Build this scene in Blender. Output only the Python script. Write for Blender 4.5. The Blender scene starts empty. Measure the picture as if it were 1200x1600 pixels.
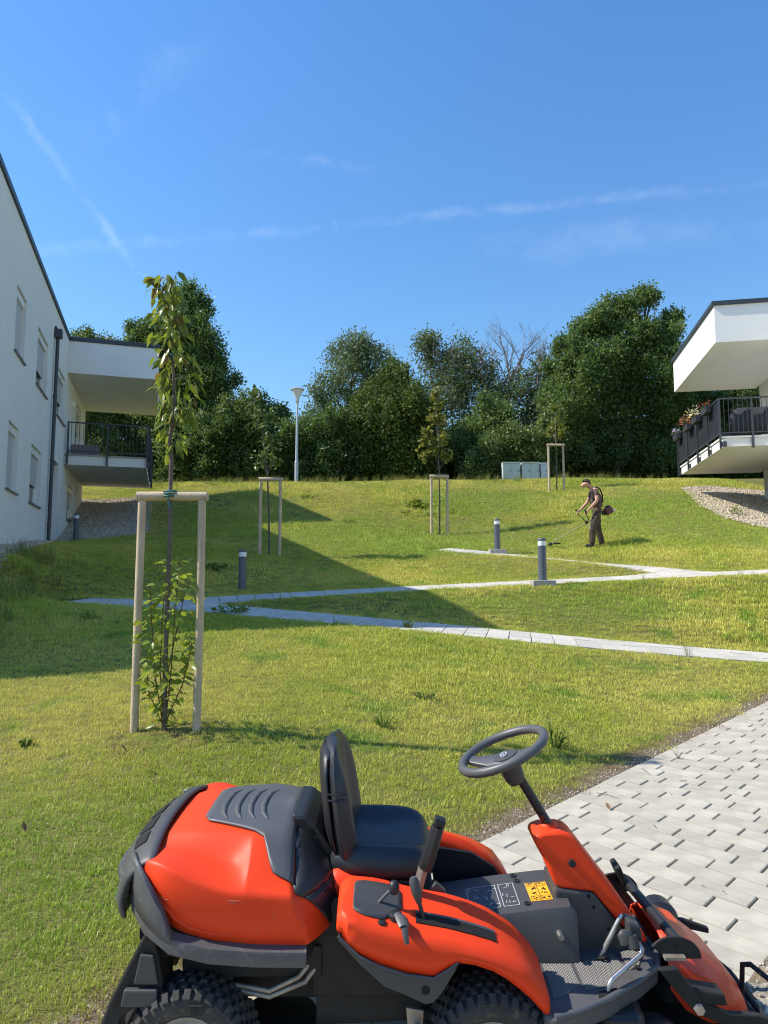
import bpy, bmesh, math, random
import numpy as np
from mathutils import Vector, Matrix, Euler

R = math.radians
random.seed(7)
rng = np.random.default_rng(11)
scene = bpy.context.scene
col = scene.collection

# ------------------------------------------------------------------ camera
CAM_H = 1.6
PITCH = math.atan(112 / 1110)
cam_data = bpy.data.cameras.new('camera')
cam_data.sensor_fit = 'VERTICAL'
cam_data.sensor_height = 36
cam_data.lens = 1110 / 1600 * 36
cam_data.clip_start = 0.05
cam_data.clip_end = 3000
cam = bpy.data.objects.new('camera', cam_data)
cam.location = (0, 0, CAM_H)
cam.rotation_euler = (R(90) + PITCH, 0, 0)
col.objects.link(cam)
scene.camera = cam

# ------------------------------------------------------------------ light
SUN_EL = R(45)
SUN_TRAVEL = R(0)            # the light travels to the right, slightly towards the camera
world = bpy.data.worlds.new('World')
scene.world = world
world.use_nodes = True
wt = world.node_tree
wt.nodes.clear()
w_out = wt.nodes.new('ShaderNodeOutputWorld')
w_bg = wt.nodes.new('ShaderNodeBackground')
w_sky = wt.nodes.new('ShaderNodeTexSky')
w_sky.sky_type = 'NISHITA'
w_sky.sun_disc = False
w_sky.sun_elevation = SUN_EL
to_sun = Vector((-math.cos(SUN_TRAVEL), -math.sin(SUN_TRAVEL)))
w_sky.sun_rotation = math.atan2(to_sun.x, to_sun.y)
w_sky.altitude = 300
w_sky.air_density = 2.0
w_sky.dust_density = 0.0
w_sky.ozone_density = 10.0
w_bg.inputs['Strength'].default_value = 0.14
sun_d = bpy.data.lights.new('sun', 'SUN')
sun_d.energy = 5.0
sun_d.angle = R(0.53)
sun_d.color = (1.0, 0.93, 0.82)
sun = bpy.data.objects.new('sun', sun_d)
ld = Vector((math.cos(SUN_EL) * math.cos(SUN_TRAVEL), math.cos(SUN_EL) * math.sin(SUN_TRAVEL), -math.sin(SUN_EL)))
sun.rotation_euler = ld.to_track_quat('-Z', 'Y').to_euler()
sun.location = (-20, 0, 30)
col.objects.link(sun)
scene.view_settings.view_transform = 'Standard'
scene.view_settings.look = 'None'
scene.view_settings.exposure = 0.46
scene.view_settings.gamma = 1.0
scene.view_settings.use_curve_mapping = False
scene.render.engine = 'CYCLES'
scene.cycles.max_bounces = 6
scene.cycles.diffuse_bounces = 3
scene.cycles.glossy_bounces = 2
scene.cycles.transmission_bounces = 3
scene.cycles.transparent_max_bounces = 6
scene.cycles.use_denoising = True
scene.cycles.pixel_filter_type = 'BLACKMAN_HARRIS'
scene.cycles.filter_width = 1.15


def ray(px, py):
    """direction of the view ray through a point of the 1200 x 1600 photograph (survey helper)"""
    a = (px - 600) / 1110
    b = (800 - py) / 1110
    c, s = math.cos(PITCH), math.sin(PITCH)
    return Vector((a, c - b * s, s + b * c))


def at(px, py, Y):
    r = ray(px, py)
    t = Y / r.y
    return Vector((r.x * t, Y, CAM_H + r.z * t))


# thin cirrus and old condensation trails in the sky: bands along great circles of the sky sphere
def band(p0, p1, width, lo, hi, strength, scale, seed):
    d0, d1 = ray(*p0).normalized(), ray(*p1).normalized()
    n = d0.cross(d1).normalized()
    tdir = n.cross(d0).normalized()
    N, Lk = wt.nodes, wt.links
    co = N.new('ShaderNodeTexCoord')
    nz = N.new('ShaderNodeTexNoise')
    nz.inputs['Scale'].default_value = scale
    nz.inputs['Detail'].default_value = 6
    nz.inputs['Roughness'].default_value = 0.65
    mp = N.new('ShaderNodeMapping')
    mp.inputs['Location'].default_value = (seed, seed * 1.7, -seed)
    Lk.new(co.outputs['Generated'], mp.inputs['Vector'])
    Lk.new(mp.outputs['Vector'], nz.inputs['Vector'])
    dt = N.new('ShaderNodeVectorMath'); dt.operation = 'DOT_PRODUCT'
    Lk.new(co.outputs['Generated'], dt.inputs[0]); dt.inputs[1].default_value = n
    # wobble the band with the noise
    wob = N.new('ShaderNodeMath'); wob.operation = 'MULTIPLY_ADD'
    Lk.new(nz.outputs['Fac'], wob.inputs[0]); wob.inputs[1].default_value = width * 2.2
    off = N.new('ShaderNodeMath'); off.operation = 'SUBTRACT'
    Lk.new(dt.outputs['Value'], off.inputs[0]); off.inputs[1].default_value = width * 1.1
    Lk.new(off.outputs[0], wob.inputs[2])
    ab = N.new('ShaderNodeMath'); ab.operation = 'ABSOLUTE'
    Lk.new(wob.outputs[0], ab.inputs[0])
    mr = N.new('ShaderNodeMapRange'); mr.interpolation_type = 'SMOOTHSTEP'
    Lk.new(ab.outputs[0], mr.inputs['Value'])
    mr.inputs['From Min'].default_value = 0; mr.inputs['From Max'].default_value = width
    mr.inputs['To Min'].default_value = 1; mr.inputs['To Max'].default_value = 0
    al = N.new('ShaderNodeVectorMath'); al.operation = 'DOT_PRODUCT'
    Lk.new(co.outputs['Generated'], al.inputs[0]); al.inputs[1].default_value = tdir
    m1 = N.new('ShaderNodeMapRange'); m1.interpolation_type = 'SMOOTHSTEP'
    Lk.new(al.outputs['Value'], m1.inputs['Value'])
    m1.inputs['From Min'].default_value = lo - 0.06; m1.inputs['From Max'].default_value = lo + 0.06
    m2 = N.new('ShaderNodeMapRange'); m2.interpolation_type = 'SMOOTHSTEP'
    Lk.new(al.outputs['Value'], m2.inputs['Value'])
    m2.inputs['From Min'].default_value = hi - 0.06; m2.inputs['From Max'].default_value = hi + 0.06
    m2.inputs['To Min'].default_value = 1; m2.inputs['To Max'].default_value = 0
    brk = N.new('ShaderNodeTexNoise')
    brk.inputs['Scale'].default_value = scale * 0.7
    brk.inputs['Detail'].default_value = 8
    brk.inputs['Roughness'].default_value = 0.7
    Lk.new(mp.outputs['Vector'], brk.inputs['Vector'])
    br = N.new('ShaderNodeMapRange')
    Lk.new(brk.outputs['Fac'], br.inputs['Value'])
    br.inputs['From Min'].default_value = 0.42; br.inputs['From Max'].default_value = 0.66
    br.inputs['To Min'].default_value = 0; br.inputs['To Max'].default_value = strength
    cur = mr.outputs['Result']
    for o in (m1.outputs['Result'], m2.outputs['Result'], br.outputs['Result']):
        mu = N.new('ShaderNodeMath'); mu.operation = 'MULTIPLY'
        Lk.new(cur, mu.inputs[0]); Lk.new(o, mu.inputs[1]); cur = mu.outputs[0]
    return cur


def sky_mix(base, fac):
    mx = wt.nodes.new('ShaderNodeMix'); mx.data_type = 'RGBA'
    wt.links.new(fac, mx.inputs['Factor'])
    wt.links.new(base, mx.inputs['A'])
    mx.inputs['B'].default_value = (8.2, 8.8, 9.4, 1)
    return mx.outputs['Result']


w_hs = wt.nodes.new('ShaderNodeHueSaturation')
w_hs.inputs['Hue'].default_value = 0.507
w_hs.inputs['Saturation'].default_value = 1.12
wt.links.new(w_sky.outputs['Color'], w_hs.inputs['Color'])
sky_col = w_hs.outputs['Color']
for b in ((( 20, 160), (200, 400), 0.010, -0.12, 0.27, 0.09, 26, 3.1),
          (( 70, 392), (700, 338), 0.012, -0.05, 0.30, 0.07, 22, 8.3),
          ((340, 372), (1200, 285), 0.010, 0.05, 0.80, 0.07, 24, 5.7),
          ((430, 245), (570, 262), 0.010, 0.00, 0.10, 0.08, 30, 1.9),
          ((200, 160), (300, 95), 0.030, -0.05, 0.10, 0.06, 14, 4.4),
          ((650, 400), (1150, 360), 0.030, 0.0, 0.40, 0.05, 12, 9.4)):
    sky_col = sky_mix(sky_col, band(*b))
wt.links.new(sky_col, w_bg.inputs['Color'])
wt.links.new(w_bg.outputs[0], w_out.inputs[0])


# ------------------------------------------------------------------ helpers
class MB:
    """collects polygons for one mesh"""

    def __init__(self, M=None):
        self.v, self.f, self.M = [], [], M

    def add(self, vs, fs):
        o = len(self.v)
        if self.M is not None:
            vs = [self.M @ Vector(p) for p in vs]
        self.v += [tuple(p) for p in vs]
        self.f += [tuple(i + o for i in f) for f in fs]
        return self

    def box(self, c, s, rot=None):
        hx, hy, hz = s[0] / 2, s[1] / 2, s[2] / 2
        vs = [Vector((x * hx, y * hy, z * hz)) for z in (-1, 1) for y in (-1, 1) for x in (-1, 1)]
        if rot is not None:
            m = rot if isinstance(rot, Matrix) else Euler(rot).to_matrix()
            vs = [m @ p for p in vs]
        c = Vector(c)
        return self.add([p + c for p in vs], [(0, 2, 3, 1), (4, 5, 7, 6), (0, 1, 5, 4), (2, 6, 7, 3), (0, 4, 6, 2), (1, 3, 7, 5)])

    def span(self, a, b):
        return self.box([(a[i] + b[i]) / 2 for i in range(3)], [abs(b[i] - a[i]) for i in range(3)])

    def prism(self, poly, axis, a, b):
        """polygon in the two other axes, extruded along axis from a to b"""
        def p3(u, w, t):
            return {'x': (t, u, w), 'y': (u, t, w), 'z': (u, w, t)}[axis]
        n = len(poly)
        vs = [p3(u, w, a) for u, w in poly] + [p3(u, w, b) for u, w in poly]
        fs = [tuple(range(n - 1, -1, -1)), tuple(range(n, 2 * n))]
        fs += [(i, (i + 1) % n, n + (i + 1) % n, n + i) for i in range(n)]
        return self.add(vs, fs)

    def tube(self, pts, r, n=8, caps=True, flat=1.0):
        pts = [Vector(p) for p in pts]
        k = len(pts)
        rs = r if isinstance(r, (list, tuple)) else [r] * k
        vs, fs = [], []
        up = None
        for i, p in enumerate(pts):
            if i == 0:
                t = pts[1] - p
            elif i == k - 1:
                t = p - pts[i - 1]
            else:
                t = (pts[i + 1] - p).normalized() + (p - pts[i - 1]).normalized()
            t.normalize()
            if up is None:
                up = Vector((0, 0, 1)) if abs(t.z) < 0.9 else Vector((0, 1, 0))
            s = t.cross(up)
            if s.length < 1e-5:
                s = t.orthogonal()
            s.normalize()
            u = s.cross(t).normalized()
            up = u
            for j in range(n):
                a = 2 * math.pi * j / n
                vs.append(p + (s * math.cos(a) + u * math.sin(a) * flat) * rs[i])
        for i in range(k - 1):
            for j in range(n):
                a, b = i * n + j, i * n + (j + 1) % n
                fs.append((a, b, b + n, a + n))
        if caps:
            fs.append(tuple(range(n - 1, -1, -1)))
            fs.append(tuple(range((k - 1) * n, k * n)))
        return self.add(vs, fs)

    def lathe(self, prof, n=24, c=(0, 0, 0), axis='z', closed=False):
        """profile of (radius, height) turned about an axis through c"""
        vs, fs = [], []
        for r, h in prof:
            for j in range(n):
                a = 2 * math.pi * j / n
                x, y = r * math.cos(a), r * math.sin(a)
                p = {'z': (x, y, h), 'y': (x, h, y), 'x': (h, x, y)}[axis]
                vs.append((p[0] + c[0], p[1] + c[1], p[2] + c[2]))
        k = len(prof)
        rngk = range(k) if closed else range(k - 1)
        for i in rngk:
            for j in range(n):
                a, b = i * n + j, i * n + (j + 1) % n
                i2 = ((i + 1) % k) * n
                f = (a, b, i2 + (j + 1) % n, i2 + j)
                fs.append(f if axis != 'y' else f[::-1])
        if not closed:
            e0, e1 = tuple(range(n - 1, -1, -1)), tuple(range((k - 1) * n, k * n))
            if prof[0][0] > 1e-4:
                fs.append(e0 if axis != 'y' else e0[::-1])
            if prof[-1][0] > 1e-4:
                fs.append(e1 if axis != 'y' else e1[::-1])
        return self.add(vs, fs)

    def loft(self, secs, closed=False, caps=False):
        n = len(secs[0])
        vs = [p for s in secs for p in s]
        fs = []
        for i in range(len(secs) - 1):
            for j in range(n if closed else n - 1):
                a, b = i * n + j, i * n + (j + 1) % n
                fs.append((a, b, b + n, a + n))
        if caps:
            fs.append(tuple(range(n - 1, -1, -1)))
            fs.append(tuple(range((len(secs) - 1) * n, len(secs) * n)))
        return self.add(vs, fs)

    def build(self, name, mat, parent=None, smooth=None, bevel=0, seg=2, sub=0, loc=None, rot=None, solid=0, fix=True):
        me = bpy.data.meshes.new(name)
        me.from_pydata(self.v, [], self.f)
        if fix:
            bm = bmesh.new(); bm.from_mesh(me)
            bmesh.ops.recalc_face_normals(bm, faces=bm.faces)
            bm.to_mesh(me); bm.free()
        return link(name, me, mat, parent, smooth, bevel, seg, sub, loc, rot, solid)


def link(name, me, mat, parent=None, smooth=None, bevel=0, seg=2, sub=0, loc=None, rot=None, solid=0):
    if mat is not None and not me.materials:
        me.materials.append(mat)
    o = bpy.data.objects.new(name, me)
    col.objects.link(o)
    if parent is not None:
        o.parent = parent
    if loc is not None:
        o.location = loc
    if rot is not None:
        o.rotation_euler = rot
    if solid:
        m = o.modifiers.new('solid', 'SOLIDIFY'); m.thickness = solid; m.offset = 0
    if bevel:
        m = o.modifiers.new('bevel', 'BEVEL'); m.width = bevel; m.segments = seg
        m.limit_method = 'ANGLE'; m.angle_limit = R(32); m.harden_normals = False
    if sub:
        m = o.modifiers.new('sub', 'SUBSURF'); m.levels = sub; m.render_levels = sub
    if smooth is not None or sub:
        me.polygons.foreach_set('use_smooth', [True] * len(me.polygons))
        if smooth and not sub:
            me.set_sharp_from_angle(angle=R(smooth))
    return o


def fast_mesh(name, V, quads, mat, uv=None):
    """numpy vertices (n,3) and faces (m,4) to a mesh"""
    me = bpy.data.meshes.new(name)
    k = quads.shape[1]
    me.vertices.add(len(V)); me.vertices.foreach_set('co', np.asarray(V, np.float32).ravel())
    me.loops.add(quads.size); me.loops.foreach_set('vertex_index', quads.astype(np.int32).ravel())
    me.polygons.add(len(quads))
    me.polygons.foreach_set('loop_start', np.arange(0, quads.size, k, dtype=np.int32))
    me.update(calc_edges=True)
    if mat is not None:
        me.materials.append(mat)
    return me


def tag(o, label=None, cat=None, group=None, kind=None):
    if label: o['label'] = label
    if cat: o['category'] = cat
    if group: o['group'] = group
    if kind: o['kind'] = kind
    return o


def empty(name, loc=(0, 0, 0), rz=0.0, parent=None):
    o = bpy.data.objects.new(name, None)
    o.empty_display_size = 0.1
    col.objects.link(o)
    o.location = loc
    o.rotation_euler = (0, 0, rz)
    if parent is not None:
        o.parent = parent
    return o


def mat(name, c, rough=0.6, metal=0.0, var=0.0, vscale=6.0, bump=0.0, bscale=60.0, spec=None, c2=None, rand=0.0, trans=0.0, detail=4, coat=0.0, dirt=None):
    m = bpy.data.materials.new(name)
    m.use_nodes = True
    nt = m.node_tree
    p = nt.nodes['Principled BSDF']
    p.inputs['Roughness'].default_value = rough
    p.inputs['Metallic'].default_value = metal
    if spec is not None:
        p.inputs['Specular IOR Level'].default_value = spec
    if coat:
        p.inputs['Coat Weight'].default_value = coat
        p.inputs['Coat Roughness'].default_value = 0.15
    base = nt.nodes.new('ShaderNodeRGB'); base.outputs[0].default_value = (*c, 1)
    cur = base.outputs[0]
    tc = nt.nodes.new('ShaderNodeTexCoord')
    vec = tc.outputs['Object']
    if var or c2:
        n = nt.nodes.new('ShaderNodeTexNoise')
        n.inputs['Scale'].default_value = vscale
        n.inputs['Detail'].default_value = detail
        nt.links.new(vec, n.inputs['Vector'])
        r = nt.nodes.new('ShaderNodeMapRange')
        r.inputs['From Min'].default_value = 0.3; r.inputs['From Max'].default_value = 0.7
        nt.links.new(n.outputs['Fac'], r.inputs['Value'])
        mx = nt.nodes.new('ShaderNodeMix'); mx.data_type = 'RGBA'
        d = c2 if c2 else tuple(x * (1 - var) for x in c)
        e = c if c2 else tuple(min(1, x * (1 + var)) for x in c)
        mx.inputs['A'].default_value = (*d, 1); mx.inputs['B'].default_value = (*e, 1)
        nt.links.new(r.outputs[0], mx.inputs['Factor'])
        cur = mx.outputs['Result']
    if dirt:                                     # dirt = (colour, scale, threshold, strength)
        n = nt.nodes.new('ShaderNodeTexNoise')
        n.inputs['Scale'].default_value = dirt[1]; n.inputs['Detail'].default_value = 8; n.inputs['Roughness'].default_value = 0.7
        nt.links.new(vec, n.inputs['Vector'])
        r = nt.nodes.new('ShaderNodeMapRange')
        r.inputs['From Min'].default_value = dirt[2]; r.inputs['From Max'].default_value = dirt[2] + 0.14
        r.inputs['To Max'].default_value = dirt[3]
        nt.links.new(n.outputs['Fac'], r.inputs['Value'])
        mx = nt.nodes.new('ShaderNodeMix'); mx.data_type = 'RGBA'
        nt.links.new(cur, mx.inputs['A']); mx.inputs['B'].default_value = (*dirt[0], 1)
        nt.links.new(r.outputs[0], mx.inputs['Factor'])
        cur = mx.outputs['Result']
        rr = nt.nodes.new('ShaderNodeMapRange')
        nt.links.new(r.outputs[0], rr.inputs['Value'])
        rr.inputs['To Min'].default_value = rough; rr.inputs['To Max'].default_value = min(1, rough + 0.35)
        nt.links.new(rr.outputs[0], p.inputs['Roughness'])
    if rand:
        oi = nt.nodes.new('ShaderNodeObjectInfo')
        r = nt.nodes.new('ShaderNodeMapRange')
        r.inputs['To Min'].default_value = 1 - rand; r.inputs['To Max'].default_value = 1 + rand
        nt.links.new(oi.outputs['Random'], r.inputs['Value'])
        mv = nt.nodes.new('ShaderNodeVectorMath'); mv.operation = 'SCALE'
        nt.links.new(cur, mv.inputs[0]); nt.links.new(r.outputs[0], mv.inputs['Scale'])
        cur = mv.outputs[0]
    nt.links.new(cur, p.inputs['Base Color'])
    if bump:
        n = nt.nodes.new('ShaderNodeTexNoise')
        n.inputs['Scale'].default_value = bscale
        n.inputs['Detail'].default_value = 5
        nt.links.new(vec, n.inputs['Vector'])
        b = nt.nodes.new('ShaderNodeBump'); b.inputs['Strength'].default_value = bump; b.inputs['Distance'].default_value = 0.01
        nt.links.new(n.outputs['Fac'], b.inputs['Height'])
        nt.links.new(b.outputs[0], p.inputs['Normal'])
    if trans:
        out = nt.nodes['Material Output']
        t = nt.nodes.new('ShaderNodeBsdfTranslucent')
        nt.links.new(cur, t.inputs['Color'])
        ms = nt.nodes.new('ShaderNodeMixShader'); ms.inputs[0].default_value = trans
        nt.links.new(p.outputs[0], ms.inputs[1]); nt.links.new(t.outputs[0], ms.inputs[2])
        nt.links.new(ms.outputs[0], out.inputs['Surface'])
    return m


def leaf_mat(name, ca, cb, nscale=0.6, trans=0.35, rough=0.45, cc=None, third=0.12, gain=1.0):
    """leaf colour varies leaf by leaf (attribute 'rnd') and in soft drifts; light comes through"""
    m = bpy.data.materials.new(name)
    m.use_nodes = True
    nt = m.node_tree
    p = nt.nodes['Principled BSDF']
    p.inputs['Roughness'].default_value = rough
    p.inputs['Specular IOR Level'].default_value = 0.35
    a = nt.nodes.new('ShaderNodeAttribute'); a.attribute_name = 'rnd'
    g = nt.nodes.new('ShaderNodeNewGeometry')
    n = nt.nodes.new('ShaderNodeTexNoise'); n.inputs['Scale'].default_value = nscale; n.inputs['Detail'].default_value = 2
    nt.links.new(g.outputs['Position'], n.inputs['Vector'])
    ad = nt.nodes.new('ShaderNodeMath'); ad.operation = 'MULTIPLY_ADD'
    nt.links.new(a.outputs['Fac'], ad.inputs[0]); ad.inputs[1].default_value = 0.55
    nt.links.new(n.outputs['Fac'], ad.inputs[2])
    r = nt.nodes.new('ShaderNodeMapRange')
    r.inputs['From Min'].default_value = 0.4; r.inputs['From Max'].default_value = 1.15
    nt.links.new(ad.outputs[0], r.inputs['Value'])
    mx = nt.nodes.new('ShaderNodeMix'); mx.data_type = 'RGBA'
    mx.inputs['A'].default_value = (*ca, 1); mx.inputs['B'].default_value = (*cb, 1)
    nt.links.new(r.outputs[0], mx.inputs['Factor'])
    cur = mx.outputs['Result']
    if cc:
        gt = nt.nodes.new('ShaderNodeMath'); gt.operation = 'GREATER_THAN'
        nt.links.new(a.outputs['Fac'], gt.inputs[0]); gt.inputs[1].default_value = 1 - third
        m2 = nt.nodes.new('ShaderNodeMix'); m2.data_type = 'RGBA'
        nt.links.new(gt.outputs[0], m2.inputs['Factor']); nt.links.new(cur, m2.inputs['A'])
        m2.inputs['B'].default_value = (*cc, 1)
        cur = m2.outputs['Result']
    nt.links.new(cur, p.inputs['Base Color'])
    t = nt.nodes.new('ShaderNodeBsdfTranslucent')
    hs = nt.nodes.new('ShaderNodeHueSaturation'); hs.inputs['Hue'].default_value = 0.485; hs.inputs['Saturation'].default_value = 1.1; hs.inputs['Value'].default_value = 1.35
    nt.links.new(cur, hs.inputs['Color']); nt.links.new(hs.outputs[0], t.inputs['Color'])
    ms = nt.nodes.new('ShaderNodeMixShader'); ms.inputs[0].default_value = trans
    nt.links.new(p.outputs[0], ms.inputs[1]); nt.links.new(t.outputs[0], ms.inputs[2])
    nt.links.new(ms.outputs[0], nt.nodes['Material Output'].inputs['Surface'])
    return m

# ------------------------------------------------------------------ terrain
PATH_E = Vector((math.cos(R(45)), math.sin(R(45))))      # axis of the paved path
PATH_N = Vector((PATH_E.y, -PATH_E.x))                    # across it, towards the gravel
EDGE0, EDGE1 = -2.63, -1.08                               # lawn edge and gravel edge of the paving


def plane_z(y):
    return 0.06 * (y - 2.3)


ctl = []
for px, py, Y in ((1200, 1035, 9.8), (900, 1010, 10.0), (640, 985, 10.4), (400, 963, 11.2), (250, 948, 11.9), (120, 944, 12.3),
                  (1200, 1019, 10.8), (900, 996, 11.0), (640, 971, 11.4), (400, 951, 12.2), (250, 941, 12.8), (120, 934, 13.2),
                  (400, 935, 12.75), (540, 930, 12.95), (663, 923, 13.1), (840, 915, 13.4), (985, 907, 13.6), (1200, 897, 13.9),
                  (400, 928, 13.6), (540, 921, 13.9), (663, 916, 14.1), (840, 908, 14.4), (985, 900, 14.5), (1200, 889, 14.9),
                  (1000, 889, 15.0), (900, 877, 16.4), (783, 865, 17.9), (700, 859, 18.6), (700, 855, 19.5),
                  (258, 1142, 5.8), (0, 1050, 8.0), (0, 1200, 5.2), (600, 1080, 7.4), (900, 1090, 7.8),
                  (421, 868, 17.5), (687, 836, 22.0), (870, 768, 27.0), (930, 857, 18.5),
                  (0, 866, 13.06), (75, 848, 18.3), (118, 845, 21.5), (150, 835, 22.5), (160, 779, 28.0), (245, 778, 28.0),
                  (1200, 868, 16.3), (1200, 820, 19.6), (1075, 765, 25.0), (1180, 770, 24.6), (1100, 815, 20.0),
                  (300, 757, 30), (450, 756, 30), (600, 753, 30), (740, 752, 30), (900, 749, 30), (1060, 750, 30), (1200, 748, 30), (160, 760, 31),
                  (515, 821, 22.3)):
    p = at(px, py, Y)
    ctl.append((p.x, p.y, p.z))
for x in (-9, -4, 0, 4, 9, 14, 20):
    ctl.append((x, 35, 6.15)); ctl.append((x, 42, 6.3))
for t in np.arange(-4, 13, 1.5):
    for o in (EDGE0, EDGE1, 1.5, 4.0):
        p = PATH_E * float(t) + PATH_N * o
        if p.y < 11:
            ctl.append((p.x, p.y, plane_z(p.y) if o < 0 else plane_z(p.y) - 0.02))
for x, y, z in ((-3, 3, 0.04), (-6, 3, 0.1), (-3, 0, -0.1), (-9, 6, 0.9), (-12, 12, 2.1), (-16, 20, 3.3), (-16, 28, 5.2), (-14, 36, 6.2),
                (14, 18, 2.6), (16, 25, 4.6), (12, 13, 1.4)):
    ctl.append((x, y, z))
ctl = np.array(ctl)


def tps_fit(P, smooth):
    n = len(P)
    d = np.hypot(P[:, None, 0] - P[None, :, 0], P[:, None, 1] - P[None, :, 1])
    K = np.where(d > 0, d * d * np.log(d + 1e-12), 0) + smooth * np.eye(n)
    Q = np.c_[np.ones(n), P[:, :2]]
    A = np.block([[K, Q], [Q.T, np.zeros((3, 3))]])
    return np.linalg.solve(A, np.r_[P[:, 2], 0, 0, 0])


TPS = tps_fit(ctl, 0.12)


def raw_ground(x, y):
    """height of the natural ground, scalars or arrays"""
    X = np.clip(np.atleast_1d(np.asarray(x, float)), -16, 20)
    Y = np.clip(np.atleast_1d(np.asarray(y, float)), -4, 42)
    out = np.empty(X.size)
    xs, ys = X.ravel(), Y.ravel()
    for i in range(0, xs.size, 4000):
        a, b = xs[i:i + 4000], ys[i:i + 4000]
        d = np.hypot(a[:, None] - ctl[None, :, 0], b[:, None] - ctl[None, :, 1])
        k = d * d * np.log(d + 1e-12)
        out[i:i + 4000] = k @ TPS[:-3] + TPS[-3] + TPS[-2] * a + TPS[-1] * b
    s = np.asarray(x, float) * PATH_N.x + np.asarray(y, float) * PATH_N.y
    s = np.broadcast_to(np.atleast_1d(s), X.shape).ravel()
    flat = 0.06 * (ys - 2.3)
    w = np.clip((s - (EDGE0 - 0.5)) / 0.5, 0, 1) * np.clip((14 - ys) / 4, 0, 1)
    out = out * (1 - w) + flat * w
    # small unevenness of the lawn
    bump = 0.008 * np.sin(xs * 1.7 + 0.6 * ys) * np.sin(ys * 1.3 - 0.4 * xs) + 0.005 * np.sin(xs * 3.1 - ys * 2.3)
    out = out + bump * (1 - w)
    return out.reshape(X.shape) if X.size > 1 else float(out[0])


# centre lines (near edge, far edge) of the footpath ramps, surveyed left to right
def edge(pts):
    return [at(*p).to_2d() for p in pts]


def resample(P, step):
    P = [Vector(p) for p in P]
    L = [0]
    for a, b in zip(P, P[1:]):
        L.append(L[-1] + (b - a).length)
    n = max(2, int(round(L[-1] / step)))
    out = []
    for i in range(n + 1):
        s = L[-1] * i / n
        j = 0
        while j < len(L) - 2 and L[j + 1] < s:
            j += 1
        t = (s - L[j]) / (L[j + 1] - L[j])
        out.append(P[j].lerp(P[j + 1], t))
    return out


def smooth_line(P, it=3):
    P = [Vector(p) for p in P]
    for _ in range(it):
        Q = [P[0]]
        for a, b in zip(P, P[1:]):
            Q += [a.lerp(b, 0.25), a.lerp(b, 0.75)]
        Q.append(P[-1]); P = Q
    return P


RIB_SURVEY = {
    'lower': ((118, 939, 12.75), (250, 944, 12.3), (400, 957, 11.7), (640, 978, 10.95), (900, 1003, 10.5), (1200, 1027, 10.3), (1320, 1036, 10.35)),
    'upper': ((285, 941, 12.75), (400, 931, 13.1), (540, 926, 13.4), (663, 919, 13.6), (840, 911, 13.9), (985, 903, 14.1), (1200, 893, 14.4), (1330, 888, 14.7)),
    'third': ((690, 859, 18.9), (783, 865, 17.9), (900, 877, 16.4), (1000, 889, 15.1), (1080, 893, 14.6)),
}
RIBBONS, RIB3D = {}, {}
for key, sv in RIB_SURVEY.items():
    P = np.array([tuple(at(*p)) for p in sv])
    cy, cz = np.polyfit(P[:, 0], P[:, 1], 3 if key != 'third' else 2), np.polyfit(P[:, 0], P[:, 2], 3 if key != 'third' else 2)
    xs = np.linspace(P[0, 0], P[-1, 0], 60)
    RIBBONS[key] = [Vector((x, np.polyval(cy, x))) for x in xs]
    D = resample(RIBBONS[key], 0.08)
    RIB3D[key] = np.array([(p.x, p.y, np.polyval(cz, p.x)) for p in D])
RIB_W = 0.92
RIB_CROSS = {'lower': 0.085, 'upper': 0.085, 'third': 0.13}
RIB_DENSE = {k: v[:, :2] for k, v in RIB3D.items()}


def ground(x, y):
    """ground with the footpaths' benches cut into it"""
    z = np.atleast_1d(raw_ground(x, y)).astype(float)
    X, Y = np.broadcast_arrays(np.atleast_1d(np.asarray(x, float)), np.atleast_1d(np.asarray(y, float)))
    shp = X.shape
    X, Y, z = X.ravel(), Y.ravel(), z.ravel().copy()
    acc, wsum, wmax = np.zeros(X.size), np.zeros(X.size), np.zeros(X.size)
    for k, P in RIB3D.items():
        lo, hi = P.min(0) - 2, P.max(0) + 2
        m = np.where((X > lo[0]) & (X < hi[0]) & (Y > lo[1]) & (Y < hi[1]))[0]
        for i in range(0, m.size, 6000):
            q = m[i:i + 6000]
            d = np.hypot(X[q][:, None] - P[None, :, 0], Y[q][:, None] - P[None, :, 1])
            j = d.argmin(1); dm = d[np.arange(q.size), j]
            t = j / (len(P) - 1)
            cross = RIB_CROSS[k] * (np.clip(np.abs(t - 0.55) / 0.3 - 0.4, 0, 1) if k == 'third' else 1)
            zr = P[j, 2] + np.clip(Y[q] - P[j, 1], -0.6, 0.6) * cross
            w = np.clip((1.25 - dm) / 0.75, 0, 1); w = w * w * (3 - 2 * w)
            k2 = np.clip((1.25 - dm), 1e-3, None) ** 4 * (w > 0)
            acc[q] += zr * k2; wsum[q] += k2; wmax[q] = np.maximum(wmax[q], w)
            if k == 'third':                      # low lip of lawn in front of the spur
                side = Y[q] < P[j, 1]
                z[q] += np.where(side, 0.10 * np.exp(-((dm - 0.95) / 0.4) ** 2) * np.clip(1 - np.abs(t - 0.55) / 0.33, 0, 1) ** 0.5, 0)
    m = wsum > 0
    z[m] = z[m] * (1 - wmax[m]) + acc[m] / wsum[m] * wmax[m]
    z = z.reshape(shp)
    return z if z.size > 1 else float(z.ravel()[0])


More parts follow.
